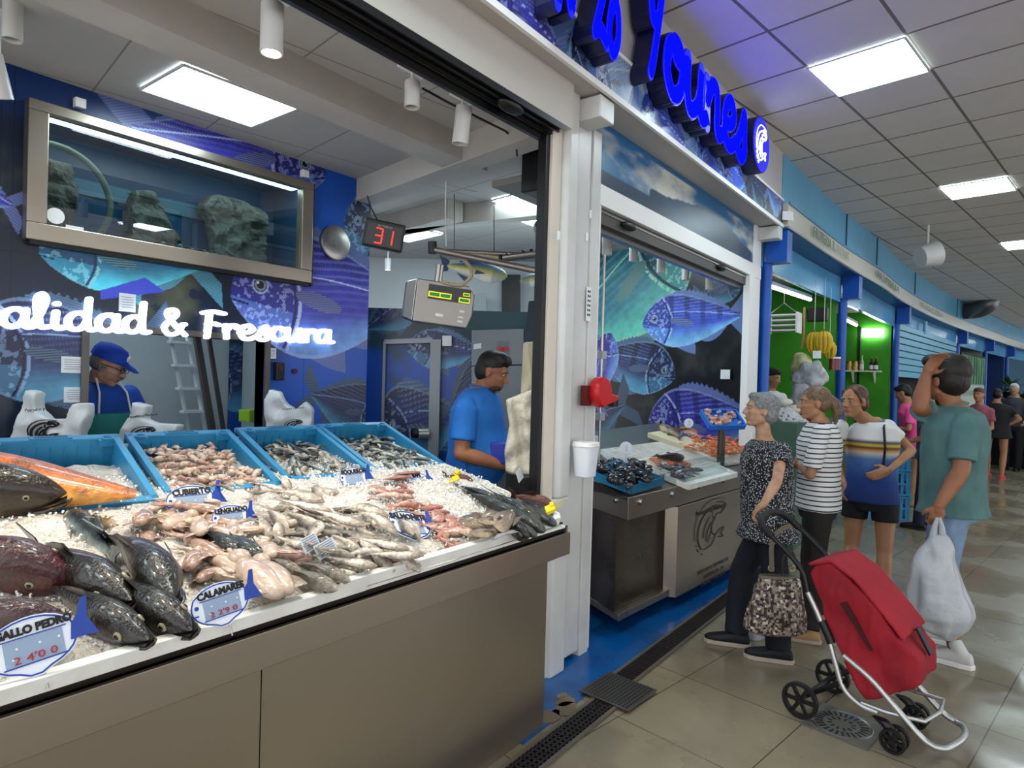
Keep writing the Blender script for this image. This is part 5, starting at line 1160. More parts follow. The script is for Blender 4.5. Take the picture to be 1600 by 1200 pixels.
# ---------------- near fish counter ----------------
def Sz(x): return .915+.15*(-1.5-x)
def surf(px, py, dz=0):
    d = ray(px, py); # z = .69 - .15 x + dz
    t = (.915-.225+dz-CAM.z)/(d.z+.15*d.x); return CAM+d*t
yend = lambda x: 2.42+.147*(-1.5-x)
nc = empty('steel_fish_counter', (-2.2, .8, 0), 0, 'long stainless steel fish counter in the near stall', 'counter'); L_ = nc.location
def pc(poly, z0, z1, name, m, **k):
    b = MB(); b.prism([(x-L_.x, y-L_.y) for x, y in poly], z0, z1); return b.obj(name, m, nc, **k)
pc([(-1.575, -.8), (-1.575, .98), (-3.0, .98), (-3.0, -.8)], 0, .8, 'front_panel', steel)
pc([(-1.575, .984), (-1.575, 2.37), (-3.0, 2.58), (-3.0, .984)], 0, .8, 'front_panel', steel)
pc([(-1.50, -.8), (-1.50, 2.435), (-1.515, 2.435), (-1.515, -.8)][::-1], .775, .872, 'skirt', steel_edge if False else steel, bevel=.002)
pc([(-1.515, 2.42), (-1.515, 2.435), (-3.0, 2.655), (-3.0, 2.64)][::-1], .775, .9, 'skirt_end', steel)
pc([(-1.515, -.8), (-1.515, 2.42), (-3.0, 2.64), (-3.0, -.8)][::-1], .80, .84, 'under_tray', steel_dark)
pc([(-1.53, -.8), (-1.53, 2.415), (-1.56, 2.415), (-1.56, -.8)][::-1], .84, .915, 'front_recess', mat('recess_shade', '2e2823', .4, .5))  # recessed strip coloured dark for the shade in the gap under the trays
b = MB(); b.extr([(-1.53-L_.x, -.8-L_.y, .84), (-1.53-L_.x, 2.42-L_.y, .84), (-3.0-L_.x, 2.64-L_.y, 1.08), (-3.0-L_.x, -.8-L_.y, 1.08)], (0, 0, .03)); b.obj('sloped_bed', steel_dark, nc)
# polystyrene trays along the front and right edge
def rim(pts, label, h=.036, w_=.03):
    b = MB(); r = []
    for i, p in enumerate(pts):
        p = Vector(p); a = Vector(pts[max(i-1, 0)]); c = Vector(pts[min(i+1, len(pts)-1)]); t = (c-a); t.z = 0; t.normalize(); n = Vector((-t.y, t.x, 0))
        r.append([p-n*w_*.5+Vector((0, 0, -h*.5)), p-n*w_*.75+Vector((0, 0, h*.45)), p-n*w_*.55+Vector((0, 0, h*.5)), p+n*w_*.4+Vector((0, 0, h*.5)), p+n*w_*.5+Vector((0, 0, h*.4)), p+n*w_*.4+Vector((0, 0, -h*.5))])
    b.rings(r); return b
for pts_, lab in (([(-1.495, -.8, .922), (-1.495, .3, .922), (-1.5, 1.26, .922), (-1.6, 1.262, .93)], 'white polystyrene tray rim under the hakes and squid'), ([(-1.75, 1.165, .955), (-1.525, 1.16, .935), (-1.495, 1.165, .937), (-1.50, 1.8, .935), (-1.53, 2.36, .932), (-1.56, 2.405, .935), (-1.8, 2.45, .965), (-2.3, 2.53, 1.045), (-2.9, 2.62, 1.13)], 'white polystyrene tray rim with frayed edge at the right end')):
    o = rim(pts_, lab).obj('polystyrene_tray', poly, bevel=.003); tag(o, lab, 'tray')
    bs = MB(); ys = [p[1] for p in pts_[:3]]; b0, b1 = min(p[1] for p in pts_), max(p[1] for p in pts_ if p[0] > -1.6)
    bs.extr([(-1.51, b0, .895), (-1.51, b1, .895), (-1.75, b1, .925), (-1.75, b0, .925)], (0, 0, .01)); bs.obj('tray_floor', poly, o)
# ice
icem = mat('crushed_ice', 'e4e0d8', .25, c2='cfc6ba', scale=12, bump=1, bscale=70, coat=.3, sss=0)
def ice_sheet(x0, x1, y0, fy1, n, name, label, base, amp, step=.014, parent=None):
    nx, ny = int((x0-x1)/step), int((fy1(x0)-y0)/step); V_ = []; 
    for i in range(nx+1):
        x = x0+(x1-x0)*i/nx
        for j in range(ny+1):
            y = y0+(fy1(x)-y0)*j/ny; q = Vector((x*9, y*9, n)); h = mnoise.noise(q)*amp+mnoise.noise(q*4.5)*amp*.45+mnoise.noise(q*11)*amp*.25
            V_.append((x, y, base(x, y)+h))
    F = [(i*(ny+1)+j, (i+1)*(ny+1)+j, (i+1)*(ny+1)+j+1, i*(ny+1)+j+1) for i in range(nx) for j in range(ny)]
    b = MB(); b.add(V_, F); o = b.obj(name, icem, parent, smooth=True); return o
def ibase(x, y):
    h = Sz(x)+.012+.035*math.exp(-((x+2.1)/.3)**2)*(1 if y > 1.6 else .6); e = min((-1.53-x)/.05, 1); h -= .02*(1-max(e, 0)); return h
o = ice_sheet(-1.53, -2.95, -.7, lambda x: yend(x)-.03, 3, 'crushed_ice', '', ibase, .016, .0125); tag(o, 'bed of crushed ice under the fish on the near counter', 'ice', kind='stuff')
ch = MB()
for i in range(6500):
    x = random.uniform(-1.56, -2.75); y = random.uniform(.3, yend(x)-.05)
    if random.random() < .45: y = random.uniform(1.7, yend(x)-.05)
    s = random.uniform(.003, .0068); ch.box((x, y, ibase(x, y)+random.uniform(-.002, .014)), (s*1.5, s, s*.8), Euler((random.random()*3, random.random()*3, random.random()*3)).to_matrix())
tag(ch.obj('ice_chips', mat('ice_chip', 'eef0ee', .15, coat=.5), fixn=False), 'loose ice chips scattered over the ice bed', 'ice', kind='stuff')
# ---- crates
crm = mat('crate_blue', '2a86b4', .4, c2='2479a6', scale=5)
CRY = [(.68, 1.17), (1.205, 1.67), (1.72, 2.17), (2.20, 2.665)]; CL = .62
cdirz = -.30
CRAX = Vector((.989, -.147, cdirz)).normalized()      # from the back rim to the front rim
CRAY = Vector((.147, .989, 0)); CRAZ = CRAX.cross(CRAY)
def crate_frame(k):
    y0_, y1_ = CRY[k]; w_ = (y1_-y0_)-.012; o = Vector((-3.02, (y0_+y1_)/2, 1.258 if k else 1.262)); return o, w_
clab = ['blue plastic fish crate behind the orange fish', 'blue plastic fish crate full of small cuttlefish', 'blue plastic fish crate of sardines', 'blue plastic fish crate of anchovies at the right end']
for k in range(4):
    o, w_ = crate_frame(k); M = Matrix((CRAX, CRAY, CRAZ)).transposed().to_4x4(); M.translation = o; h = .17; t = .014
    c = bpy.data.objects.new('fish_crate', None); link(c); c.matrix_world = M; tag(c, clab[k], 'crate')
    b = MB(); s = .02
    b.b2((s, -w_/2+s, -h), (CL-s, w_/2-s, -h+t))
    for a, bb_ in (((s, -w_/2+s*.6), (s+t, w_/2-s*.6)), ((CL-s-t, -w_/2+s*.6), (CL-s, w_/2-s*.6)), ((s, -w_/2+s*.6), (CL-s, -w_/2+s*.6+t)), ((s, w_/2-s*.6-t), (CL-s, w_/2-s*.6))): b.b2((*a, -h), (*bb_, -.004))
    b.obj('crate_body', crm, c); b = MB()
    b.b2((-.012, -w_/2, -.022), (.03, w_/2, .0)); b.b2((CL-.03, -w_/2, -.022), (CL+.01, w_/2, 0)); b.b2((0, -w_/2, -.022), (CL, -w_/2+.028, 0)); b.b2((0, w_/2-.028, -.022), (CL, w_/2, 0))
    b.b2((-.014, -w_/2, -.05), (-.008, w_/2, .0)); b.obj('rim', crm, c, bevel=.003); b = MB()
    for yy_ in (-w_/2+.05, w_/2-.05):
        b.lathe([(.02, 0), (.024, .012), (.017, .012), (.013, 0)], (.045, yy_, -.002), (0, 0, 1), 16); b.b2((.02, yy_-.03, -.03), (.055, yy_+.03, -.002))
    for j in range(9): yy_ = -w_/2+.06+j*(w_-.12)/8; b.b2((.034, yy_-.002, -.15), (.04, yy_+.002, -.03))
    b.b2((-.004, -.07, .0), (.026, .07, .005)); b.obj('corner_blocks', crm, c)
    b = MB(); b.b2((-.002, -.055, .0045), (.02, .055, .0062)); b.obj('handle_slot', mat('crate_shadow_blue', '16506e', .5), c)
    if k == 1: b = MB(); b.b2((CL+.011, -.12, -.06), (CL+.0125, .05, -.045)); b.obj('red_strip', mat('red_plastic'), c)
def crp(k, a, b, z): o, w_ = crate_frame(k); return o+CRAX*a+CRAY*b+CRAZ*z
# ---- small sea creatures
def blobmesh(name, parts, style, vox=.0, seed=0):
    pass
cutm = mat('cuttlefish', 'cdb4a0', .25, c2='a8806c', scale=30, coat=.5, bump=.2, bscale=60)
def squid(name, body=.5, wid=.17, m=None, seed=0, tent=True, flat=.7):
    rg = random.Random(seed); b = MB()
    b.loft([((-.5+body*2*t_*.5, 0, 0), wid/2*max(.05, sin(pi*(.06+.86*t_))**.6), wid/2*flat*max(.05, sin(pi*(.06+.86*t_))**.6), Vector((0, 1, 0)), Vector((0, 0, 1))) for t_ in [i/9 for i in range(10)]], 12)
    x0 = -.5+body
    b.ell((x0+.06, 0, 0), (.09, wid*.36, wid*.3), 12, 8)
    for s in (-1, 1): b.extr([(-.48, 0, .01), (-.42, s*wid*.75, .0), (-.28, s*wid*.7, 0), (-.18, s*wid*.35, .01)], (0, 0, .008))
    if tent:
        for k in range(7):
            a = (k-3)*.22; pts = [(x0+.1, sin(a)*.05, 0)]; x, y = x0+.1, sin(a)*.05; z = 0
            for j in range(5): x += .07*cos(a); y += .06*sin(a)+rg.uniform(-.02, .02); z += rg.uniform(-.012, .012)-.004; pts.append((x, y, z))
            b.tube(pts, [.024, .022, .018, .014, .01, .005], 6)
    me = b.mesh(name); bm = bmesh.new(); bm.from_mesh(me); bmesh.ops.recalc_face_normals(bm, faces=bm.faces); bm.to_mesh(me); bm.free(); me.materials.append(m or cutm); me.polygons.foreach_set('use_smooth', [True]*len(me.polygons)); return me
def put(nm, me, p, L, az, pitch=0, roll=0, label='', cat='', group=None):
    o = bpy.data.objects.new(nm, me); link(o); R = Matrix.Rotation(az, 3, 'Z') @ Matrix.Rotation(pitch, 3, 'Y') @ Matrix.Rotation(roll, 3, 'X')
    o.matrix_world = Matrix.Translation(p) @ R.to_4x4() @ Matrix.Scale(L, 4); tag(o, label, cat, group); return o
R_ = random.uniform
cut_small = [squid('baby_cuttlefish', .5, .42, mat('baby_cuttle%d' % i, c, .25, c2=c2, scale=20, coat=.5), i) for i, (c, c2) in enumerate((('d6c4b0', 'b08c7c'), ('c4a28e', '94706a'), ('e0d2c0', 'c0a08c')))]
o_, w_ = crate_frame(1)
for i in range(120):
    a = R_(.05, .60); p = crp(1, a, R_(-w_/2+.06, w_/2-.06), -.085+a*.12+R_(0, .03)); put('baby_cuttlefish', cut_small[i % 3], p, R_(.06, .085), R_(0, 6.3), .3*R_(-1, 1)+.2, R_(-.6, .6), 'small pinkish cuttlefish heaped in the second blue crate', 'cuttlefish', 'cuttlefish in the crate')
sard = [fishmesh('sardine%d' % i, .2, .11, b_, 'dark_silver' if i % 2 else 'silver', seed=i, snout=0, fins=False) for i, b_ in enumerate((0, .3, -.4, .15))]
for k, gname, lab in ((2, 'sardines in the third crate', 'silver sardine heaped in the blue crate right of the cuttlefish'), (3, 'anchovies in the fourth crate', 'slim dark silver anchovy in the rightmost blue crate')):
    o_, w_ = crate_frame(k)
    for i in range(95):
        a = R_(.06, .62); p = crp(k, a, R_(-w_/2+.07, w_/2-.07), -.10+a*.13+R_(0, .035)); z_ = R_(-.7, .7)+(pi if random.random() < .5 else 0)+(-.4)
        o = put('sardine' if k == 2 else 'anchovy', sard[i % 4 if k == 2 else (i % 2)*2+1], p, R_(.13, .17), z_, R_(-.15, .35), pi/2*random.choice((1, -1))+R_(-.5, .5), lab, 'fish', gname)
        if not o.data.materials: o.data.materials.append(fwet)
# ---- whiting pile
whs = [fishmesh('whiting%d' % i, .19, .13, b_, 'whiting', seed=20+i, snout=.0, fins=i % 2 == 0) for i, b_ in enumerate((0, .45, -.55, .2, -.25))]
for m_ in whs: m_.materials.append(fwet)
def inpoly(x, y, P):
    c = False
    for i in range(len(P)):
        (x1, y1), (x2, y2) = P[i], P[i-1]
        if (y1 > y) != (y2 > y) and x < (x2-x1)*(y-y1)/(y2-y1)+x1: c = not c
    return c
def pile(name, P, n, ang, dang, Ls, dzs, meshes, lab, cat, group, roll=None, sf=surf):
    bx = [p[0] for p in P]; by = [p[1] for p in P]; k = 0
    while k < n:
        x, y = R_(min(bx), max(bx)), R_(min(by), max(by))
        if not inpoly(x, y, P): continue
        p = sf(x, y, 0); dz = R_(*dzs); p.z += dz; az = ang+R_(-dang, dang); L = R_(*Ls)
        h = Vector((cos(az), sin(az), -.15*cos(az)+R_(-.12, .12)))*L/2
        mkfish(name, meshes[k % len(meshes)], p+h, p-h, (roll if roll is not None else random.choice((pi/2, -pi/2)))+R_(-.5, .5), fwet, lab, cat, group); k += 1
pile('whiting', [(395, 775), (440, 765), (540, 790), (600, 830), (660, 850), (690, 868), (640, 890), (560, 900), (470, 890), (420, 850), (400, 810)], 62, .15, .75, (.17, .24), (.02, .075), whs, 'pale whiting heaped in the middle of the near counter', 'fish', 'whiting heap on the near counter')
WL = 'whiting heap on the near counter'
for h_, t_, dz in (((520, 800), (418, 776), .09), ((570, 822), (470, 790), .1), ((622, 838), (540, 800), .09), ((555, 870), (470, 850), .09), ((640, 858), (545, 838), .09), ((660, 868), (560, 865), .07), ((590, 885), (490, 865), .07), ((500, 815), (470, 862), .1), ((612, 870), (520, 880), .05)):
    a, c = surf(*h_, dz), surf(*t_, dz+.01); c = a+(c-a)*min(1, .23/(c-a).length); mkfish('whiting', whs[int(h_[0]) % 5], a, c, pi/2*(1 if h_[0] % 2 else -1), fwet, 'pale whiting heaped in the middle of the near counter', 'fish', WL)
# ---- larger fish: hakes
def bigfish(name, head, tail, style, hr, wr, roll, label, dzh=.06, dzt=.05, bend=0, seed=0, jaw=True, eyez=.16, ex=.37, er=.022, snout=.3, Lmax=9, tail_=True, fins_=True):
    a, c = surf(*head, dzh), surf(*tail, dzt); c = a+(c-a)*min(1, Lmax/(c-a).length); me = fishmesh(name, hr, wr, bend, style, tail=tail_, fins=fins_, seed=seed, snout=snout, nseg=36, nr=20)
    o = mkfish(name, me, a, c, roll, fwet, label, 'fish'); eyes(o, hr, wr, ex, eyez, er, snout=snout)
    if jaw:
        j = MB(); j.loft([((.30, 0, -hr*.33), wr*.36, hr*.10, Vector((0, 1, 0)), Vector((0, 0, 1))), ((.42, 0, -hr*.26), wr*.30, hr*.09, Vector((0, 1, 0)), Vector((0, 0, 1))), ((.50, 0, -hr*.16), wr*.2, hr*.06, Vector((0, 1, 0)), Vector((0, 0, 1))), ((.525, 0, -hr*.1), wr*.08, hr*.03, Vector((0, 1, 0)), Vector((0, 0, 1)))], 14)
        j.obj('lower_jaw', fhead[style], o, smooth=True); m_ = MB(); m_.loft([((.34, 0, -hr*.15), wr*.40, hr*.02, Vector((0, 1, 0)), Vector((0, 0, 1))), ((.505, 0, -hr*.06), wr*.17, hr*.02, Vector((0, 1, 0)), Vector((0, 0, 1)))], 14); m_.obj('mouth', mat('fish_mouth', '0c0a0a', .3), o)
    return o
fhead = {s: mat('jaw_'+s, v[2] if s in ('whiting', 'silver', 'bass') else v[1], .22, coat=.5, c2=v[0], scale=40) for s, v in FST.items()}
for h_, t_, lab, r, bd in (((205, 938), (30, 835), 'black hake, upper left of the group of four', .5, 0), ((272, 938), (105, 790), 'black hake with the big pale eye, upper right of the group of four', .7, .2), ((232, 1000), (60, 905), 'black hake at the bottom left of the group beside the nearest price tag', .5, 0), ((300, 985), (140, 885), 'black hake resting its snout on the tray rim, rightmost of four', .6, 0)):
    bigfish('hake', h_, t_, 'hake', .22, .18, r, lab, .075 if h_[1] < 950 else .05, .045, bd, seed=h_[0], er=.026, ex=.36, Lmax=.56, snout=.45)
# grouper and orange fish, red fish
bigfish('orange_fish', (-190, 742), (268, 776), 'orange', .3, .22, .9, 'large orange fish lying on the ice in front of the first crate', .12, .06, 0, 3, jaw=False, tail_=False, fins_=False)
o = bigfish('grouper', (104, 770), (-330, 760), 'grouper', .30, .24, .6, 'dark brown grouper with open gill, head pointing right at the left edge', .09, .09, 0, 4, eyez=.2, ex=.36, er=.014)
fm_ = mat('fin_red', '7c2a12', .25, coat=.5, c2='b0501c', scale=30); of_ = bpy.data.objects['orange_fish']
MB().ell((.02, -.085, .03), (.075, .012, .035), 16, 8).obj('pectoral_fin', fm_, of_, smooth=True)
for h_, t_, lab, hr in (((118, 905), (-190, 850), 'dark red john dory, upper one of the glossy pair at the left edge', .42), ((120, 985), (-160, 960), 'dark red john dory, lower one behind the nearest price tag', .5)):
    bigfish('john_dory', h_, t_, 'redfish', hr, .26, .75, lab, .06, .07, 0, int(h_[0]), jaw=False, eyez=.2, ex=.36, er=.02, Lmax=.6, snout=.2)
# striped heads, front pale hakes
for h_, t_, lab, st in (((382, 868), (300, 822), 'grey striped fish head poking from the ice, left one', 'bass'), ((412, 878), (335, 826), 'grey striped fish head poking from the ice, right one', 'bass'), ((528, 922), (438, 885), 'pale hake with pink mouth lying over the tray rim', 'whiting'), ((472, 895), (400, 868), 'pale small hake head beside the squid', 'whiting'), ((548, 908), (450, 875), 'pale hake behind the pink mouthed one', 'whiting')):
    bigfish('hake', h_, t_, st, .26, .2, .9, lab, .05, .04, 0, h_[0], jaw=False, er=.03)
# ---- squids
sqm = [mat('squid_a', 'd0b8a6', .12, c2='b8a08c', scale=12, coat=.8, bump=.15, bscale=50), mat('squid_b', 'bb9c8a', .12, c2='987868', scale=16, coat=.8), mat('squid_c', 'dcc8a8', .2, c2='c4a684', scale=10, coat=.6)]
sqs = [squid('squid%d' % i, .62, .22, sqm[i % 2], i+5) for i in range(4)]; sqc = squid('squid_c', .55, .3, sqm[2], 9, flat=.85)
k = 0
SP = [(225, 800), (300, 800), (345, 840), (420, 860), (450, 910), (415, 920), (330, 925), (290, 915), (255, 875), (215, 840)]
while k < 26:
    x, y = R_(210, 460), R_(795, 930)
    if not inpoly(x, y, SP): continue
    p = surf(x, y, 0); p.z += R_(.02, .055); put('squid', sqs[k % 4], p, R_(.2, .3), R_(2.2, 4.2), R_(-.15, .15), R_(-.5, .5), 'glossy pinkish squid heaped behind the middle price tag', 'squid', 'squid heap'); k += 1
for (x0, y0_), (x1, y1_), lab in (((435, 930), (350, 850), 'largest pale squid, lying along the tray rim right of the middle tag'), ((452, 925), (390, 858), 'large pale squid beside the striped fish heads')):
    a, c = surf(x0, y0_, .07), surf(x1, y1_, .05); o = mkfish('squid', sqs[0], c, a, 0, sqm[0], lab, 'squid')
for (x, y, az, lab) in ((248, 818, 1.2, 'upright cream squid body, left of the pair'), (288, 818, 1.0, 'upright cream squid body, middle of the group'), (303, 820, .8, 'upright cream squid body with pink edge, right one'), (165, 815, 2.6, 'cream squid with visible eye left of the upright ones')):
    put('squid', sqc, surf(x, y, .05), .17, az+pi, -.5, 0, lab, 'squid')
# mackerel-like silver strip at left
bigfish('mackerel', (105, 800), (185, 880), 'dark_silver', .16, .12, .3, 'slim steel blue fish half sunk in the ice behind the hakes', .02, .05, 0, 3, jaw=False)
# ---- pink fish and skate area
pk = [fishmesh('pink%d' % i, .3, .16, b_, 'pinkfish', seed=40+i, snout=0) for i, b_ in enumerate((0, .4, -.4))]
for m_ in pk: m_.materials.append(fwet)
pile('pink_fish', [(570, 765), (630, 755), (660, 790), (720, 835), (725, 858), (690, 862), (650, 830), (590, 800)], 38, .3, 1.2, (.10, .17), (.02, .06), pk, 'small pink fish heaped beside the ice', 'fish', 'pink fish heap')
sol = fishmesh('sole', .36, .12, 0, 'brown', seed=60, snout=0); sol.materials.append(fwet)
for i, (h_, t_, lab) in enumerate((((722, 822), (775, 800), 'brown sole, leftmost of the little pile on the ice'), ((735, 835), (790, 828), 'brown sole lowest of the little pile'), ((760, 800), (790, 835), 'brown sole crossing on top of the little pile'), ((745, 815), (795, 812), 'brown sole in the middle of the little pile'), ((785, 800), (790, 838), 'brown sole at the right end of the little pile'))):
    mkfish('sole', sol, surf(*h_, .06+.01*i), surf(*t_, .06+.01*i), pi/2*.8, fwet, lab, 'fish')
bs_ = fishmesh('bass', .24, .14, 0, 'bass', seed=70, snout=0); bs_.materials.append(fwet)
rows = [((868, 820), (790, 775)), ((850, 830), (770, 780)), ((838, 838), (775, 800)), ((820, 812), (735, 768)), ((800, 800), (720, 764)), ((780, 782), (708, 755)), ((862, 805), (800, 770)), ((815, 838), (785, 815)), ((845, 815), (765, 765))]
for i, (h_, t_) in enumerate(rows): o = mkfish('sea_bass', bs_, surf(*h_, .05), surf(*t_, .045), pi/2*.7, fwet, 'dark backed sea bass in the row along the right tray edge', 'fish', 'sea bass row at the right edge'); 
mkfish('sea_bass', fishmesh('blackfish', .34, .22, 0, 'hake', seed=4), surf(826, 838, .05), surf(765, 800, .04), .8, fwet, 'short black fish between the brown soles and the bass row', 'fish')
mkfish('scorpion_fish', fishmesh('scorp', .34, .24, 0, 'scorp', seed=5), surf(868, 792, .06), surf(795, 772, .06), .5, fwet, 'mottled red brown fish at the far right corner of the near counter', 'fish')
mkfish('scorpion_fish', bpy.data.meshes['scorp'], surf(740, 752, .05), surf(690, 742, .05), .5, fwet, 'mottled fish with yellow tag behind the ice', 'fish')
ytm = mat('yellow_tag', 'e8cf10', .4)
for x, y, lab in ((860, 795, 'yellow tag on the red brown fish at the right corner'), (712, 742, 'yellow tag on the fish behind the ice, upper'), (708, 752, 'yellow tag on the fish behind the ice, lower')):
    p = surf(x, y, .12 if x > 800 else .09); R = Euler((.5, .3, x)).to_matrix(); b = MB(); b.box(p, (.05, .04, .012) if x > 800 else (.04, .025, .006), R); b.box(p+Vector((0, .015, .012)), (.03, .015, .02), R); o = tag(b.obj('yellow_tag', ytm), lab, 'tag')
    if x > 800:
        t_ = MB()
        for a in (-.5, 0, .6): t_.cyl(p, p+Vector((.02, .07, .03*a+.02)), .001, n=4)
        t_.obj('wire', ytm, o)
pf_ = fishmesh('flat', .5, .12, 0, 'pinkfish', seed=90, snout=0); pf_.materials.append(fwet)
for i, (h_, t_) in enumerate((((640, 745), (590, 750)), ((655, 738), (610, 742)), ((575, 760), (610, 770)))): mkfish('ray_wing', pf_, surf(*h_, .07), surf(*t_, .07), 1.4, fwet, ['pinkish flat fish wing beside the anchovy crate, left', 'pinkish flat fish wing beside the anchovy crate, right', 'pinkish flat fish wing, lowest of three'][i], 'fish')
for i, (x, y) in enumerate(((300, 752), (345, 760), (395, 760), (440, 700))): mkfish('whiting', whs[i], surf(x+22, y+8, .09), surf(x-20, y, .09), pi/2, fwet, 'pale fish lying over the crate front, number %s from the left' % ['first', 'second', 'third', 'fourth'][i] if False else ['pale fish over the crate rim, leftmost', 'pale fish over the crate rim, second from left', 'pale fish over the crate rim beside the whiting', 'pale fish tail between two crates'][i], 'fish')

# ---- fish shaped price tags
tgw = mat('tag_white', 'e6ecf4', .3); tgb = mat('tag_blue', '1c3f9c', .4); tgp = mat('tag_panel', '8ea2bc', .35); tgr = mat('tag_red', 'b01820', .5)
def price_tag(px, py, w_, name, price, label, dz=.03, tilt=.35, slope=0, face=None, big=1):
    p = surf(px, py, dz); t = empty('price_tag', p, 0, label, 'price tag'); X = Vector((.12, 1, slope)).normalized() if face is None else face; Y = Vector((-tilt, 0, 1))
    M = frame((0, 0, 0), X, Y); N = 26; e = []
    body = [(cos(a)*.42-.06, sin(a)*.30*(1+.12*(sin(3*a) > .9))) for a in [2*pi*k/N for k in range(N)]]
    b = MB(); b.extr([M @ Vector((x*w_, y*w_, 0)) for x, y in body], (M.to_3x3() @ Vector((0, 0, 1)))*-.004); b.obj('plate', tgw, t)
    b = MB(); b.extr([M @ Vector((x*w_, y*w_, .0005)) for x, y in ((.27, -.08), (.30, .1), (.36, .16), (.42, .34), (.48, .34), (.45, .12), (.54, -.1), (.44, -.08))], (M.to_3x3() @ Vector((0, 0, 1)))*.002); b.obj('tail', tgb, t)
    b = MB(); b.tube([M @ Vector((x*w_*.96-.002, y*w_*.93, .001)) for x, y in body], w_*.010, 5, closed=True); b.obj('outline', tgb, t)
    b = MB(); b.box((-.05*w_, -.045*w_, .001), (.52*w_, .27*w_, .001)); inM(b, M).obj('panel', tgp, t)
    b = MB(); b.lathe([(0, 0), (w_*.03, 0), (w_*.03, .001), (0, .001)], (-.40*w_, .03*w_, .0005)); b.box((-.42*w_, -.08*w_, .001), (.06*w_, .02*w_, .001)); b.box((-.05*w_, .10*w_, .0015), (.6*w_, .012*w_, .001)); b.box((-.05*w_, -.185*w_, .0015), (.56*w_, .015*w_, .001)); inM(b, M).obj('eye_and_lines', tgb, t)
    text(name, w_*.15*big, ink, M @ Matrix.Translation((-.03*w_, .165*w_, .002)), t, sx=.9, bold=.0012*w_/.17, name='handwriting')
    if price: 
        text(price, w_*.11, tgr, M @ Matrix.Translation((-.05*w_, -.125*w_, .0035)), t, name='price', sx=1.3)
    b = MB()
    for x, y in ((-.2, .0), (0, .0), (.17, .0), (-.24, -.1)): b.cyl((x*w_, y*w_, .001), (x*w_, y*w_, .003), .012*w_)
    inM(b, M).obj('rivets', whitep, t)
    b = MB(); b.cyl(M @ Vector((0, -.25*w_, -.003)), M @ Vector((0, -.5*w_, -.004)), .002); b.obj('spike', steel_edge, t); return t
price_tag(62, 1003, .185, 'GALLO PEDRO', "2 4'0 0", 'fish shaped price tag reading gallo pedro, nearest to the camera', .085, slope=.12, big=.76)
price_tag(352, 940, .165, 'CALAMARES', "2 2'9 0", 'fish shaped price tag reading calamares on the squid', .075, slope=.12, big=.9)
price_tag(305, 782, .2, 'CUBIERTO', '', 'fish shaped price tag by the front of the cuttlefish crate', .06, .6)
price_tag(365, 808, .15, 'LENGUADO', '', 'fish shaped price tag reading lenguado beside the whiting', .05, .5)
price_tag(556, 746, .165, 'BOQUERON', '', 'fish shaped price tag standing at the sardine crate corner', .07, .5)
price_tag(655, 750, .15, 'RAPE', '', 'fish shaped price tag lying on the ice near the anchovy crate', .05, 1.0)
price_tag(645, 820, .22, 'SALMONETE', '', 'fish shaped price tag lying on the pink fish', .06, 1.2, slope=-.2)
p = surf(505, 858, .09)
for k, (sx, lab) in enumerate(((.075, 'crumpled printed paper label standing on the whiting, front'), (.06, 'printed paper label behind the crumpled one on the whiting'))):
    q = p+Vector((-.03*k, .01-.035*k, .018*k)); t = tag(MB().box(q, (.002, sx, .045), Euler((.25, -.4, 0)).to_matrix()).obj('paper_label', paper), lab, 'label'); l = MB()
    for j in range(6): l.box(q+Euler((.25, -.4, 0)).to_matrix() @ Vector((.0016, 0, .018-.007*j)), (.001, sx*.8, .0025), Euler((.25, -.4, 0)).to_matrix())
    l.obj('print', mat('pen_grey'), t)
q = surf(812, 742, .07); tag(MB().box(q, (.002, .07, .06), Euler((.3, -.2, .2)).to_matrix()).obj('paper_label', paper), 'white card standing at the far right end of the near counter', 'label')
# ---------------- fish on the second counter ----------------
def s2(px, py, dz=0):
    d = ray(px, py); k = .32; e = .0 + dz       # sloping display: z = TZ + k * distance behind the front edge
    t = (TZ+e+k*(CAM-B1).dot(n2_)-CAM.z)/(d.z-k*d.dot(n2_)); return CAM+d*t
MBs = MB(); a_ = B1+n2_*.03+dir2*.03; b_ = C1+n2_*.03; c_ = D1; d_ = E1+dir2*.05
MBs.add([v-ctr.location for v in (Vector((a_.x, a_.y, TZ-.01)), Vector((b_.x, b_.y, TZ-.01)), Vector((c_.x, c_.y, TZ-.01)), Vector((d_.x, d_.y, TZ-.01)), Vector((a_.x, a_.y, TZ)), Vector((b_.x, b_.y, TZ)), Vector((c_.x, c_.y, TZ+.3)), Vector((d_.x, d_.y, TZ+.22)))], [(3, 2, 1, 0), (4, 5, 6, 7), (0, 1, 5, 4), (1, 2, 6, 5), (2, 3, 7, 6), (3, 0, 4, 7)]); MBs.obj('sloped_bed', steel, ctr)
def quad_tray(P, z, h, name, m, label, t_=.012):
    Q = [s2(x, y, z) for x, y in P]; c = sum(Q, Vector())/4; e = empty(name, c, 0, label, 'tray'); b = MB(); b.extr([q-e.location for q in Q], (0, 0, .006)); 
    for i in range(4): a, d = Q[i]-e.location, Q[(i+1) % 4]-e.location; n = (d-a).cross(Vector((0, 0, 1))).normalized()*t_; b.extr([a, d, d+n, a+n], (0, 0, h))
    b.obj('body', m, e); return e
quad_tray([(925, 748), (985, 772), (1035, 757), (965, 730)], -.0, .05, 'blue_tray', crm, 'blue tray of dark shellfish at the near corner of the second counter')
quad_tray([(1000, 725), (1050, 745), (1128, 727), (1075, 705)], -.0, .03, 'white_tray', poly, 'white polystyrene tray of small orange prawns, rear one')
quad_tray([(1040, 750), (1075, 765), (1150, 745), (1110, 728)], -.0, .035, 'white_tray', poly, 'white polystyrene tray near the front glass of the second counter')
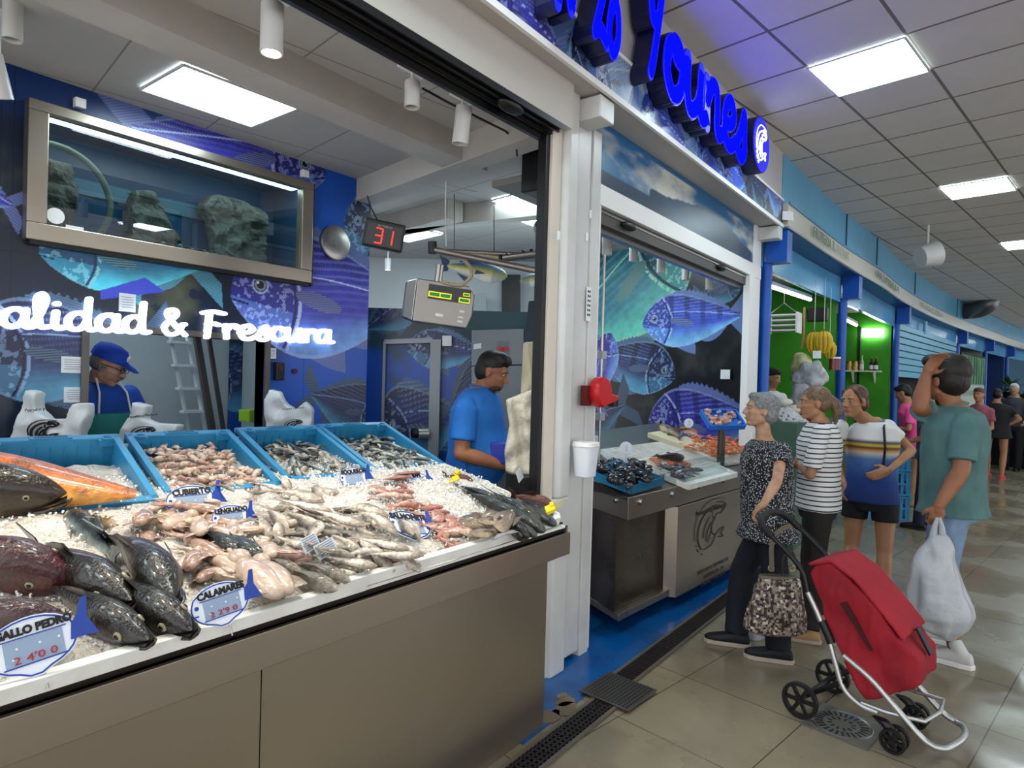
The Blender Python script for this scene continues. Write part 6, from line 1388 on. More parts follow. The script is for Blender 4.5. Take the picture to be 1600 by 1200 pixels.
dk_ = mat('dark_shellfish', '1c1b1e', .2, c2='3c3836', scale=20, coat=.6); P_ = [(935, 728), (955, 718), (1005, 720), (1020, 745), (990, 762), (945, 750)]
mus = MB().ell((0, 0, 0), (.5, .24, .2), 12, 8); mus = mus.mesh('mussel'); mus.materials.append(dk_); mus.polygons.foreach_set('use_smooth', [True]*len(mus.polygons))
k = 0
while k < 75:
    x, y = R_(930, 1025), R_(716, 764)
    if not inpoly(x, y, P_): continue
    p = s2(x, y, R_(.01, .07)); put('mussel', mus, p, R_(.06, .1), R_(0, 6), R_(-.5, .5), R_(-1, 1), 'dark shiny mussel heaped in the blue tray of the second stall', 'shellfish', 'mussels in the blue tray'); k += 1
gls = mat('grey_squid', '7a7478', .15, c2='4a4448', scale=14, coat=.8); P_ = [(1030, 735), (1075, 722), (1090, 745), (1050, 762)]; sg2 = squid('grey_cuttle', .55, .3, gls, 3)
for i in range(16): x, y = R_(1030, 1085), R_(725, 758); p = s2(x, y, R_(.01, .05)); put('cuttlefish', sg2, p, .15, R_(0, 6), 0, R_(-.5, .5), 'grey glossy cuttlefish on the second counter by the glass', 'cuttlefish', 'grey cuttlefish')
prm = mat('prawn', 'e07e46', .35, c2='c86432', scale=30, coat=.3)
pr_ = MB().tube([(.5*cos(a), .5*sin(a)-.2, 0) for a in [pi*.1+pi*.8*k/7 for k in range(8)]], [.04, .1, .14, .15, .13, .1, .07, .1], 8).mesh('prawn'); pr_.materials.append(prm); pr_.polygons.foreach_set('use_smooth', [True]*len(pr_.polygons))
P_ = [(1060, 695), (1085, 680), (1168, 683), (1168, 705), (1120, 712), (1095, 706)]; k = 0
while k < 190:
    x, y = R_(1055, 1170), R_(678, 714)
    if not inpoly(x, y, P_): continue
    p = s2(x, y, R_(.02, .06)); put('prawn', pr_, p, R_(.05, .07), R_(0, 6), R_(-.4, .4), R_(-.4, .4), 'orange prawn heaped on the second counter', 'prawn', 'heap of orange prawns'); k += 1
for i in range(40): x, y = R_(1015, 1075), R_(0, 1); xx = 1015+60*R_(0, 1); p = s2(xx, 722+(xx-1015)*.1-R_(-5, 9), .02); put('prawn', pr_, p, .05, R_(0, 6), 0, 0, 'small orange prawn in the white tray', 'prawn', 'prawns in the white tray')
ir = gz(1130, 735, TZ); ice2 = MB()
for (a, b_) in (((935, 700), (1075, 712)),): pass
Q = [s2(930, 706, 0), s2(985, 752, 0), s2(1160, 724, 0), s2(1150, 692, 0), s2(1065, 688, 0)]
b = MB(); b.extr(Q, (0, 0, .015)); tag(b.obj('crushed_ice', icem), 'ice and white liner covering the second counter', 'ice', kind='stuff')
slab = mat('fish_steak', 'c99a8a', .3, c2='8a5a50', scale=10, coat=.4)
for i, (h_, t_, st) in enumerate((((1030, 664), (1068, 684), 'brown'), ((1062, 668), (1098, 684), 'pinkfish'), ((1090, 676), (1050, 668), 'pinkfish'), ((1068, 716), (1018, 712), 'bass'))):
    me_ = fishmesh('slab%d' % i, .34, .2, 0, st, seed=i, snout=0); mkfish('cut_fish', me_, s2(*h_, .08 if i < 3 else .04), s2(*t_, .08 if i < 3 else .04), 1.2, fwet, ['brown cut fish on the raised board, left', 'pink cut fish on the raised board, right', 'pink cut fish behind on the raised board', 'dark fish lying behind the white trays'][i], 'fish')
Q = [s2(x, y, .05) for x, y in ((1012, 676), (1040, 672), (1108, 694), (1080, 700))]; tag(MB().extr(Q, (0, 0, -.04)).obj('display_board', mat('cream_board', 'cfc6a8', .5)), 'cream display board under the cut fish in the second stall', 'board')
bt_ = empty('blue_display_tray', gd(1128, 658, 5.1), 0, 'blue tray of pink fish chunks tilted up in the second stall', 'tray'); Mb = frame((0, 0, 0), CR*1+CF*.2, Vector((0, 0, 1))*.45+CF*.6)
b = MB(); b.box((0, 0, 0), (.30, .19, .012)); 
for s in (-1, 1): b.box((0, s*.095, .02), (.30, .012, .045)); b.box((s*.15, 0, .02), (.012, .19, .045))
inM(b, Mb).obj('body', mat('bright_blue_tray', '1f6fd0', .35), bt_); MB().cyl((0, 0, -.02), (0, 0, TZ-bt_.location.z), .03).obj('stand', steel_dark, bt_)
chk = MB().box((0, 0, 0), (1, .7, .45)).mesh('chunk'); chk.materials.append(mat('fish_chunk', 'd8b4a4', .3, c2='a87a6c', scale=3, coat=.3))
for i in range(34): q = bt_.location+(Mb.to_3x3() @ Vector((R_(-.125, .125), R_(-.075, .075), R_(.02, .05)))); put('fish_chunk', chk, q, R_(.035, .05), R_(0, 6), R_(-.6, .6), R_(-.6, .6), 'pink fish chunk in the tilted blue tray', 'fish piece', 'chunks in the tilted blue tray')
for x, y, w_, lab, dz in ((978, 700, .09, 'small round label standing over the mussels', .1), (1076, 661, .08, 'small round label by the purple fish print', .2), (1168, 679, .09, 'oval label on the prawns', .12), (931, 686, .05, 'white card at the near end of the second counter', .15)):
    p = s2(x, y, dz); t = tag(MB().cyl(p, p-CF*.004, w_/2, n=20).obj('round_label', tgw), lab, 'label'); l = MB()
    for j in range(4): l.box(p-CF*.006+Vector((0, 0, w_*.2-j*w_*.13)), (w_*.5, .001, .003), Matrix.Rotation(-.65+pi, 3, 'Z'))
    l.obj('print', mat('pen_grey'), t); MB().cyl(p, (p.x, p.y, p.z-dz), .002, n=5).obj('stem', steel_edge, t)
pole = empty('scale_pole', s2(935, 735, 0), 0, 'thin steel pole with clamps standing at the near end of the second counter', 'pole'); q = gx(935, 500, -2.3)
MB().cyl((0, 0, .0), (0, 0, 1.4), .008).obj('rod', steel_edge, pole)
for z_ in (.35, .5, .75): MB().box((0, 0, z_), (.04, .06, .05)).obj('clamp', mat('clamp_grey', 'a0a4a8', .4), pole)
# ---------------- people ----------------
V = Vector
def remesh_children(): pass
def hand(b, w_, d, n, s=1.0, curl=.6, thumb=1):
    """wrist point, finger direction, palm normal (side the fingers close to); five fingers of unequal length"""
    d = V(d).normalized(); n = V(n); n = (n-d*n.dot(d)).normalized(); x = d.cross(n)*thumb; w_ = V(w_)
    Rm = Matrix((x, d, n)).transposed()
    b.ell(w_+d*.045*s, (.040*s, .052*s, .016*s), 14, 8, Rm); b.cap(w_, w_+d*.03*s, .024*s, .026*s)
    for k, (off_, L) in enumerate(((.030, .072), (.010, .082), (-.011, .076), (-.030, .060))):
        p = w_+d*.085*s+x*off_*s; c = curl*(1+.12*k); a = 0; r = .0095*s; q = p-d*.015*s
        for j, f_ in enumerate((.44, .32, .26)):
            a += c*(.55, .75, .5)[j]; dd = d*cos(a)+n*sin(a); e = p+dd*L*f_*s; b.cap(q, e, r, r*.92, 8, 3); q = p = e; r *= .92
    t0 = w_+x*.024*s+d*.02*s; t1 = t0+(x*.75+d*.6+n*.25).normalized()*.038*s; t2 = t1+(x*.25+d*.85+n*.5*min(1, curl+.3)).normalized()*.034*s
    b.cap(t0, t1, .013*s, .0115*s, 8, 3); b.cap(t1, t2, .0115*s, .0095*s, 8, 3)
def headR(yaw, pitch, tilt=0): return Matrix.Rotation(-yaw, 3, 'Z') @ Matrix.Rotation(-pitch, 3, 'X') @ Matrix.Rotation(tilt, 3, 'Y')
def head_parts(b, c, R, s=1.0, fem=0, neck=None):
    P = lambda x, y, z: c+R @ (V((x, y, z))*s)
    b.ell(P(0, -.012, .030), (.077*s, .096*s, .088*s), 24, 16, R); b.ell(P(0, .022, -.030), (.062*s, .068*s, .082*s), 20, 14, R)
    b.cap(P(-.042, -.0, -.062), P(-.012, .062, -.094), .024*s, .018*s); b.cap(P(.042, 0, -.062), P(.012, .062, -.094), .024*s, .018*s); b.ell(P(0, .068, -.095), (.02*s, .017*s, .016*s), 12, 8, R)
    b.cap(P(0, .086, .016), P(0, .108, -.026), .008*s, .0125*s); b.ell(P(.012, .098, -.03), (.008*s,)*3, 8, 6); b.ell(P(-.012, .098, -.03), (.008*s,)*3, 8, 6)
    b.cap(P(-.040, .076, .028), P(.040, .076, .028), .011*s, .011*s)
    b.cap(P(-.036, .072, -.018), P(-.05, .035, -.02), .016*s, .016*s); b.cap(P(.036, .072, -.018), P(.05, .035, -.02), .016*s, .016*s)
    b.cap(P(-.018, .084, -.056), P(.018, .084, -.056), .007*s, .007*s); b.cap(P(-.014, .083, -.067), P(.014, .083, -.067), .0075*s, .0075*s)
    for k in (-1, 1): b.ell(P(k*.077, -.006, -.008), (.009*s, .019*s, .032*s), 10, 8, R)
def face(root, c, R, s, hairc, specs=None, brow=True, lips='9c5148'):
    P = lambda x, y, z: c+R @ (V((x, y, z))*s)
    for k in (-1, 1):
        e = MB().ell(P(k*.031, .079, .008), (.0115*s, .008*s, .0075*s), 12, 8, R).obj('eye', mat('eye_white', 'a8a49c', .2), root, smooth=True)
        MB().ell(P(k*.031, .0855, .008), (.0055*s, .003*s, .0055*s), 10, 6, R).obj('iris', mat('iris_brown', '1c120c', .15), e, smooth=True)
        if brow: MB().cap(P(k*.016, .090, .027), P(k*.046, .078, .029), .004*s, .003*s, 6, 2).obj('eyebrow', hairc, root)
    b = MB(); b.cap(P(-.019, .089, -.060), P(.019, .089, -.060), .0045*s, .0045*s, 8, 2); b.obj('lips', mat('lips'+lips, lips, .5), root, smooth=True)
def fabric(o, amp=.006, f=9, seed=0, sz=.5):
    for v in o.data.vertices:
        q = V((v.co.x*f, v.co.y*f, v.co.z*f*sz))+V((seed*3.1, 0, 0)); n = max(-.25, mnoise.noise(q)+.5*mnoise.noise(q*2.3))
        r = V((v.co.x, v.co.y, 0)); r = r.normalized() if r.length > 1e-4 else r
        v.co += r*n*amp*1.6
    o.data.update()
def person(label, loc, face_deg, skin_m, vox=.0065, **K):
    """joints in a frame with +y = facing direction; face_deg: world heading clockwise from +Y"""
    H = K.get('H', 1.7); s = H/1.75; root = empty('person', loc, -radians(face_deg), label, 'person', K.get('group')); body = MB(); g = K.get('girth', 1.0); fem = K.get('fem', 0)
    cov = .87 if K.get('shirt') else 1
    lean = K.get('lean', 0); sh_y = lambda z: lean*max(0, z-.95*s)**1.3
    T = K.get('torso') or [(.80, .11, .085), (.90, .165, .125), (1.0, .155, .118), (1.10, .145, .112), (1.22, .158, .122), (1.34, .175, .125), (1.43, .165, .10), (1.475, .10, .075), (1.51, .06, .06)]
    if fem: T = [(z, rx*(1 if z < 1.3 else .93 if z < 1.4 else .84), ry) for z, rx, ry in T]
    belly = K.get('belly', 0)
    def ring(z, rx, ry, infl=0): bb = belly*math.exp(-((z-1.08)/.14)**2); return ((0, sh_y(z*s)+bb*.5, z*s), rx*s*(g if z < 1.4 else 1)+infl, ry*s*(g if z < 1.4 else 1)+bb*.5+infl)
    body.loft([ring(z, rx*cov, ry*cov) for z, rx, ry in T], 24)
    hc = V(K.get('head', (0, .03+sh_y(1.6*s), 1.635*s))); hy, hp, ht = (K.get('hrot', (0, 0, 0))+(0, 0))[:3]; HR = headR(radians(hy), radians(hp), radians(ht)); hs = s*K.get('hs', 1.0)
    body.cap((0, sh_y(1.45*s), 1.44*s), hc+HR @ V((0, -.018, -.07))*hs, .062*s*(.88 if fem else 1), .056*s*(.88 if fem else 1))
    head_parts(body, hc, HR, hs, fem)
    ar = K.get('arm_r', 1.0)*s*(.86 if fem else 1)
    for A in K['arms']:
        S, E, W = V(A[0]), V(A[1]), V(A[2]); body.cap(S, E, .047*ar, .040*ar); body.cap(E, E.lerp(W, .35), .040*ar, .041*ar); body.cap(E.lerp(W, .3), W, .041*ar, .026*ar)
        hand(body, W, A[3], A[4], s*K.get('hand_s', 1), A[5], A[6])
    lr = K.get('leg_r', 1.0)*s
    for Lg in K.get('legs', []):
        Hp, Kn, An = V(Lg[0]), V(Lg[1]), V(Lg[2]); body.cap(Hp, Kn, .082*lr, .056*lr); body.cap(Kn, Kn.lerp(An, .35), .054*lr, .056*lr); body.cap(Kn.lerp(An, .3), An, .057*lr, .036*lr)
        if not K.get('shoe'):
            fd = V(Lg[3]).normalized(); body.cap(An-V((0, 0, .03)), An+fd*.13*s-V((0, 0, An.z-.03-Lg[2][2]*0)) if False else V((An.x, An.y, .045))+fd*.14*s, .036*s, .028*s)
    o = remesh(body, 'body', skin_m, root, vox, 3, .5)
    hm = K.get('hair_m'); P = lambda x, y, z: hc+HR @ (V((x, y, z))*hs)
    if hm:
        hb = MB()
        for q in K['hair']:
            if q[0] == 'e': hb.ell(P(*q[1]), tuple(r*hs for r in q[2]), 20, 14, HR)
            else: hb.cap(P(*q[1]), P(*q[2]), q[3]*hs, q[4]*hs)
        ho = remesh(hb, 'hair', hm, root, max(vox, .007), 2, .5)
        for v in ho.data.vertices:
            l = HR.transposed() @ (v.co-hc); n = mnoise.noise(V((l.x*60, l.y*18, l.z*18)))*.5+mnoise.noise(V((l.x*160, l.y*30, l.z*30)))*.35; v.co += (v.co-hc).normalized()*n*.005*hs
    face(root, hc, HR, hs, hm or mat('grey_hair', '9a9a98', .7), lips=K.get('lips', '9c5148'))
    if K.get('shirt'):
        sh = K['shirt']; b = MB(); z0, infl = sh.get('hem', .88), sh.get('infl', .016)
        R_s = [(z0, T[1][1]*sh.get('flare', 1.04), T[1][2]*sh.get('flare', 1.04))]+[t for t in T if t[0] > z0+.04 and t[0] < 1.46]
        b.loft([ring(z, rx, ry, infl) for z, rx, ry in R_s]+[((0, sh_y(1.47*s), 1.475*s), .095*s, .08*s)], 28)
        for A in K['arms']:
            S, E = V(A[0]), V(A[1]); d = (E-S); k = sh.get('sleeve', .55); e = S+d*k; b.ell(S, (.064*s, .064*s, .064*s), 14, 10)
            W = V(A[2])
            if k <= 1: b.cyl(S, e, .056*ar+.008, .052*ar+.014, 18)
            else: b.cyl(S, E, .056*ar+.006, .05*ar+.006, 18); b.ell(E, (.05*ar+.006,)*3, 12, 8); b.cyl(E, W, .048*ar+.006, .036*ar+.006, 18)
        so = remesh(b, sh.get('name', 'tshirt'), sh['m'], root, sh.get('vox', .008), 4, .5); fabric(so, sh.get('fold', .005), sh.get('ff', 10), int(H*100))
        if sh.get('collar'): 
            cm = MB(); c0 = V((0, sh_y(1.47*s)+.006, 1.482*s)); cm.tube([c0+V((cos(a)*.072*s, sin(a)*.066*s, -.012*sin(a)-.0)) for a in [2*pi*k/20 for k in range(20)]], .009*s, 8, closed=True); cm.obj('collar', sh['collar'], root, smooth=True)
    if K.get('pants'):
        pt = K['pants']; b = MB(); zt = pt.get('top', .95); b.loft([((0, 0, .80*s), T[1][1]*.8*s*g, T[1][2]*.9*s*g), ((0, 0, .88*s), T[1][1]*s*g+.006, T[1][2]*s*g+.006), ((0, 0, zt*s), T[2][1]*s*g+.008, T[2][2]*s*g+.008)], 24)
        for Lg in K['legs']:
            Hp, Kn, An = V(Lg[0]), V(Lg[1]), V(Lg[2]); k = pt.get('len', 2.0); w0, w1, w2 = pt.get('w', (.094, .072, .062))
            if k <= 1: b.cap(Hp, Hp+(Kn-Hp)*.1, w0*lr, w0*lr); b.cyl(Hp, Hp+(Kn-Hp)*k, w0*lr, (w0*(1-k)+w1*k)*lr*1.08, 20)
            else: b.cap(Hp, Kn, w0*lr, w1*lr); e = Kn+(An-Kn)*(k-1); b.cyl(Kn, e, w1*lr, w2*lr, 20)
        po = remesh(b, pt.get('name', 'trousers'), pt['m'], root, .009, 4, .5); fabric(po, pt.get('fold', .004), 12, 3)
    if K.get('shoe'):
        sm_, solem = K['shoe']
        for Lg in K['legs']:
            An = V(Lg[2]); fd = V(Lg[3]); fd.z = 0; fd.normalize(); sd = V((fd.y, -fd.x, 0)); zb_ = K.get('shoe_z', 0)
            c = V((An.x, An.y, zb_)); k = s*K.get('shoe_s', 1); r = []
            for y, w2_, h_ in ((-.085, .018, .03), (-.075, .034, .055), (-.03, .040, .072), (.02, .040, .070), (.07, .045, .056), (.13, .046, .042), (.175, .036, .03), (.195, .015, .02)):
                r.append((c+fd*y*k+V((0, 0, (.018+h_*.5)*k)), w2_*k, h_*.5*k+.004, sd, V((0, 0, 1))))
            ob = MB().loft(r, 20, 2.4); ob.cap(c+fd*-.03*k+V((0, 0, .06*k)), An+V((0, 0, .03)), .04*k, .038*k); so_ = remesh(ob, 'shoe', sm_, root, .006, 2)
            q = [c+fd*y*k+sd*x*k for y, x in ((-.095, 0), (-.08, .034), (-.03, .043), (.05, .045), (.12, .05), (.175, .04), (.2, .012), (.2, -.012), (.175, -.04), (.12, -.05), (.05, -.045), (-.03, -.043), (-.08, -.034))]
            MB().extr([V((p.x, p.y, zb_)) for p in q], (0, 0, .026*k)).obj('sole', solem, so_, bevel=.004)
    return root, hc, HR, hs
def wmat(name, fn, **k):          # fabric with pattern from object coordinates
    m = mat(name, **k); nt = m.node_tree; return fn(m, nt, nt.nodes, nt.links)
def f_stripes(m, nt, N, L):
    tc = N.new('ShaderNodeTexCoord'); sp = N.new('ShaderNodeSeparateXYZ'); L.new(tc.outputs['Object'], sp.inputs[0]); a = N.new('ShaderNodeMath'); a.operation = 'MULTIPLY'; a.inputs[1].default_value = 1/.030
    L.new(sp.outputs[2], a.inputs[0]); f_ = N.new('ShaderNodeMath'); f_.operation = 'FRACT'; L.new(a.outputs[0], f_.inputs[0]); g = N.new('ShaderNodeMath'); g.operation = 'LESS_THAN'; g.inputs[1].default_value = .26; L.new(f_.outputs[0], g.inputs[0])
    mx = N.new('ShaderNodeMix'); mx.data_type = 'RGBA'; mx.inputs['A'].default_value = (*lin('dcdcda'), 1); mx.inputs['B'].default_value = (*lin('23262e'), 1); L.new(g.outputs[0], mx.inputs['Factor']); L.new(mx.outputs['Result'], N['Principled BSDF'].inputs['Base Color']); return m
def f_dots(m, nt, N, L):
    tc = N.new('ShaderNodeTexCoord'); mp = N.new('ShaderNodeMapping'); mp.inputs['Scale'].default_value = (1, 1, .7); L.new(tc.outputs['Object'], mp.inputs[0]); v = N.new('ShaderNodeTexVoronoi'); v.inputs['Scale'].default_value = 125; L.new(mp.outputs[0], v.inputs['Vector'])
    g = N.new('ShaderNodeMath'); g.operation = 'LESS_THAN'; g.inputs[1].default_value = .33; L.new(v.outputs['Distance'], g.inputs[0]); mx = N.new('ShaderNodeMix'); mx.data_type = 'RGBA'; mx.inputs['A'].default_value = (*lin('15161c'), 1); mx.inputs['B'].default_value = (*lin('c8c8ca'), 1)
    L.new(g.outputs[0], mx.inputs['Factor']); L.new(mx.outputs['Result'], N['Principled BSDF'].inputs['Base Color']); return m
def f_ramp(stops):
    def f(m, nt, N, L):
        tc = N.new('ShaderNodeTexCoord'); sp = N.new('ShaderNodeSeparateXYZ'); L.new(tc.outputs['Object'], sp.inputs[0]); mr = N.new('ShaderNodeMapRange'); mr.inputs['From Min'].default_value = .7; mr.inputs['From Max'].default_value = 1.5; L.new(sp.outputs[2], mr.inputs['Value'])
        r = N.new('ShaderNodeValToRGB'); e = r.color_ramp.elements; e[0].position = 0; e[0].color = (*lin(stops[0][1]), 1); e[1].position = 1; e[1].color = (*lin(stops[-1][1]), 1)
        for p, c in stops[1:-1]: q = e.new(p); q.color = (*lin(c), 1)
        L.new(mr.outputs[0], r.inputs[0]); L.new(r.outputs[0], N['Principled BSDF'].inputs['Base Color']); return m
    return f
grey_hair = mat('silver_hair', '8c8d8e', .6, c2='5c5d60', scale=60, stretch=(3, 1, 1)); dark_hair = mat('dark_hair', '120e0c', .55, c2='1c1512', scale=50); brown_hair = mat('brown_hair', '3c261a', .5, c2='5c3c28', scale=50); blond = mat('blonde_hair', '7e6648', .5, c2='54422e', scale=60, stretch=(3, 1, 1))
SHORT = [('e', (0, -.02, .045), (.082, .098, .086)), ('e', (0, -.05, -.0), (.078, .068, .085)), ('e', (0, .045, .088), (.062, .045, .036))]
# 1 man in the blue cap behind the hatch (faces +x, turned to his left, looking down)
p = gx(182, 600, -4.2); bl_shirt = mat('royal_blue_cloth', '1b4fb0', .8, c2='184696', scale=6)
pr_, hc, HR, hs = person('older man in blue cap and glasses with teal apron, seen through the hatch', (-4.28, p.y-.06, 0), 75, skin_old, H=1.72, hrot=(-32, 24), head=(.0, .07, 1.56), girth=1.08,
    arms=[((.19, .0, 1.38), (.27, .06, 1.12), (.2, .3, 1.02), (-.3, 1, 0), (-1, 0, 0), .5, 1), ((-.19, 0, 1.38), (-.27, .06, 1.12), (-.15, .3, 1.02), (.3, 1, 0), (1, 0, 0), .5, -1)], legs=[((.1, 0, .88), (.1, .02, .48), (.1, 0, .08), (0, 1, 0)), ((-.1, 0, .88), (-.1, .02, .48), (-.1, 0, .08), (0, 1, 0))],
    shirt=dict(m=bl_shirt, hem=.86, sleeve=.7, collar=bl_shirt), pants=dict(m=mat('dark_trousers', '1a1c24', .8)), hair_m=grey_hair, hair=[('e', (0, -.03, .0), (.081, .08, .06)), ('c', (-.078, .01, -.0), (-.076, .0, -.03), .012, .01), ('c', (.078, .01, 0), (.076, 0, -.03), .012, .01)], shoe=(black, black))
P = lambda x, y, z: hc+HR @ (V((x, y, z))*hs)
b = MB(); b.loft([(P(0, -.012, .035), .086*hs, .106*hs, HR @ V((1, 0, 0)), HR @ V((0, 1, 0))), (P(0, -.012, .08), .084*hs, .102*hs, HR @ V((1, 0, 0)), HR @ V((0, 1, 0))), (P(0, -.015, .115), .066*hs, .08*hs, HR @ V((1, 0, 0)), HR @ V((0, 1, 0))), (P(0, -.015, .13), .03*hs, .036*hs, HR @ V((1, 0, 0)), HR @ V((0, 1, 0)))], 24)
capo = b.obj('cap', mat('cap_blue', '1a44b4', .8), pr_, smooth=True); b = MB(); b.extr([P(x, y, z) for x, y, z in ((-.07, .06, .045), (-.06, .13, .03), (-.03, .165, .022), (.03, .165, .022), (.06, .13, .03), (.07, .06, .045))], HR @ V((0, 0, .006))); b.obj('brim', mat('cap_blue'), capo, bevel=.003)
MB().ell(P(0, .088, .082), (.022, .008, .022), 12, 8, HR).obj('cap_badge', whitep, capo); b = MB()
for k in (-1, 1): b.tube([P(k*.033+.022*cos(a), .1, .006+.016*sin(a)) for a in [2*pi*j/14 for j in range(14)]], .0022, 5, closed=True); b.tube([P(k*.055, .1, .01), P(k*.082, .05, .012), P(k*.084, -.01, .008)], .002, 5)
b.tube([P(-.011, .1, .008), P(.011, .1, .008)], .002, 5); b.obj('glasses', black, pr_); MB().cap(P(-.022, .096, -.046), P(.022, .096, -.046), .008, .008).obj('moustache', grey_hair, pr_)
tealc = mat('teal_apron', '2a9088', .6, c2='23807a', scale=5, bump=.3, bscale=12); b = MB(); b.loft([((0, .02, z), .16+.02*(1.3-z), .15, V((1, 0, 0)), V((0, 1, 0))) for z in (.5, .9, 1.1, 1.28)], 20)
ap_ = remesh(b, 'apron', tealc, pr_, .01, 3)
for k in (-1, 1): MB().tube([(k*.1, .14, 1.28), (k*.085, .12, 1.4), (k*.06, .05, 1.49)], .006, 6).obj('apron_strap', whitep, ap_)
# 2 vendor in the blue T-shirt
vsh = mat('azure_tshirt', '1f6fc4', .8, c2='1b64b4', scale=6)
vx = gd(733, 750, 4.0); V0 = V((vx.x, vx.y, 0))
vr_ = person('dark haired vendor in a bright blue t-shirt looking down behind the counter', V0, 66, mat('skin_vendor', 'a8714f', .5, sss=.08, c2='98634a', scale=9), H=1.76, hrot=(0, 20), head=(0, .135, 1.585), belly=.13, girth=1.12, lean=.12, arm_r=1.15,
    arms=[((.2, .03, 1.37), (.24, .02, 1.10), (.10, .27, 1.02), (-.5, 1, 0), (-.3, 0, -1), .5, 1), ((-.2, .03, 1.37), (-.24, .06, 1.10), (-.06, .32, 1.02), (.4, 1, 0), (.3, 0, -1), .5, -1)], legs=[((.1, 0, .88), (.1, .02, .48), (.1, 0, .08), (0, 1, 0)), ((-.1, 0, .88), (-.1, .02, .48), (-.1, 0, .08), (0, 1, 0))],
    shirt=dict(m=vsh, hem=.90, sleeve=.72, fold=.008, collar=vsh), pants=dict(m=mat('navy_trousers', '161b34', .8)), hair_m=dark_hair, hair=SHORT+[('e', (0, .02, .10), (.066, .062, .035))], shoe=(black, black))
rr = vr_[0]; MB().ell(vr_[1]+vr_[2] @ V((0, .045, -.085)), (.05, .048, .03), 16, 10).obj('beard', mat('stubble', '4a3428', .8), rr)
bt2 = tag(MB().box(gd(790, 706, 3.9), (.16, .22, .13), Matrix.Rotation(.5, 3, 'Z')).obj('blue_tub', mat('tub_blue', '2038a8', .35), bevel=.01), 'dark blue plastic tub held by the vendor in blue', 'tub')
# 3 old woman with silver hair
blouse = wmat('speckled_blouse', f_dots, rough=.75, bump=.2, bscale=20)
OL = V((-1.045, 3.90, 0)); trn = mat('black_navy_trousers', '11141e', .85, c2='171b26', scale=4)
# facing: towards image left (world about -75 deg)
def face_frame(deg): a = radians(deg); return V((cos(a), -sin(a), 0)), V((sin(a), cos(a), 0))
def loc_of(root_loc, deg, p): x, y = face_frame(deg); d = V(p)-V(root_loc); return V((d.dot(x), d.dot(y), d.z))
def depth_of(p): return (V((p[0], p[1], 1.55))-CAM).dot(CF)
def J(root, deg, px, py, dd=0): return loc_of(root, deg, gd(px, py, depth_of(root)+dd))
D3 = -108
person('old woman with short silver hair in a black and white speckled blouse', OL, D3, skin_old, H=1.46, fem=1, girth=1.12, lean=.12, belly=.03, head=J(OL, D3, 1188, 641, .0), hrot=(-16, -4), hs=1.04, arm_r=1.0,
    arms=[(J(OL, D3, 1222, 705, -.16), J(OL, D3, 1214, 752, -.30), J(OL, D3, 1193, 788, -.36), (.1, .7, -.8), (0, -.5, -.9), .9, -1), (J(OL, D3, 1195, 700, .16), J(OL, D3, 1180, 760, .2), J(OL, D3, 1172, 815, .2), (0, .5, -.9), (1, 0, 0), .6, 1)],
    legs=[((-.085, .0, .76), (-.10, -.04, .42), loc_of(OL, D3, gz(1216, 1014, .07)), (0, 1, 0)), ((.085, .0, .76), (.1, .14, .42), loc_of(OL, D3, gz(1150, 990, .07)), (0, 1, 0))],
    shirt=dict(m=blouse, hem=.80, sleeve=.45, flare=1.3, infl=.03, fold=.009, name='blouse', ff=8), pants=dict(m=trn, w=(.10, .088, .082), top=.95), hair_m=grey_hair, hair=[('e', (0, -.025, .04), (.088, .104, .088)), ('e', (0, -.055, -.02), (.080, .065, .072)), ('e', (0, .04, .09), (.062, .045, .03))],
    shoe=(mat('black_trainer', '16181c', .6), mat('pale_sole', 'b8aa9c', .6)), lips='a06a5c', shoe_s=1.1)
# 4 striped top woman
ST = V((-.90, 4.45, 0)); D4 = -104; strp = wmat('striped_jersey', f_stripes, rough=.8)
person('woman with blonde ponytail in white top with dark stripes behind the old woman', ST, D4, skin_tan, H=1.57, fem=1, girth=1.06, head=J(ST, D4, 1272, 630, 0), hrot=(-14, 2), hs=1.0,
    arms=[((-.165, .0, 1.27), J(ST, D4, 1266, 742, -.17), J(ST, D4, 1250, 728, .0), (.9, .3, .1), (-.3, -1, 0), .5, -1), ((.16, 0, 1.27), (.19, .03, 1.02), (.02, .18, 1.04), (-.9, .3, .1), (.3, -1, 0), .5, 1)],
    legs=[((-.09, 0, .76), (-.09, .02, .44), loc_of(ST, D4, gz(1262, 985, .07)), (0, 1, 0)), ((.09, 0, .76), (.09, .02, .44), (.09, .0, .07), (0, 1, 0))],
    shirt=dict(m=strp, hem=.86, sleeve=.85, flare=1.02, fold=.005), pants=dict(m=mat('charcoal_trousers', '25211f', .85), w=(.098, .078, .075)), hair_m=blond,
    hair=[('e', (0, -.02, .042), (.083, .1, .086)), ('e', (0, -.05, .0), (.078, .065, .07)), ('c', (0, -.12, .03), (0, -.14, .0), .026, .032), ('c', (0, -.14, .0), (.0, -.155, -.07), .036, .034), ('c', (0, -.155, -.07), (0, -.14, -.14), .032, .014)], shoe=(mat('beige_shoe', 'b89468', .7), mat('pale_sole')), shoe_s=.95)
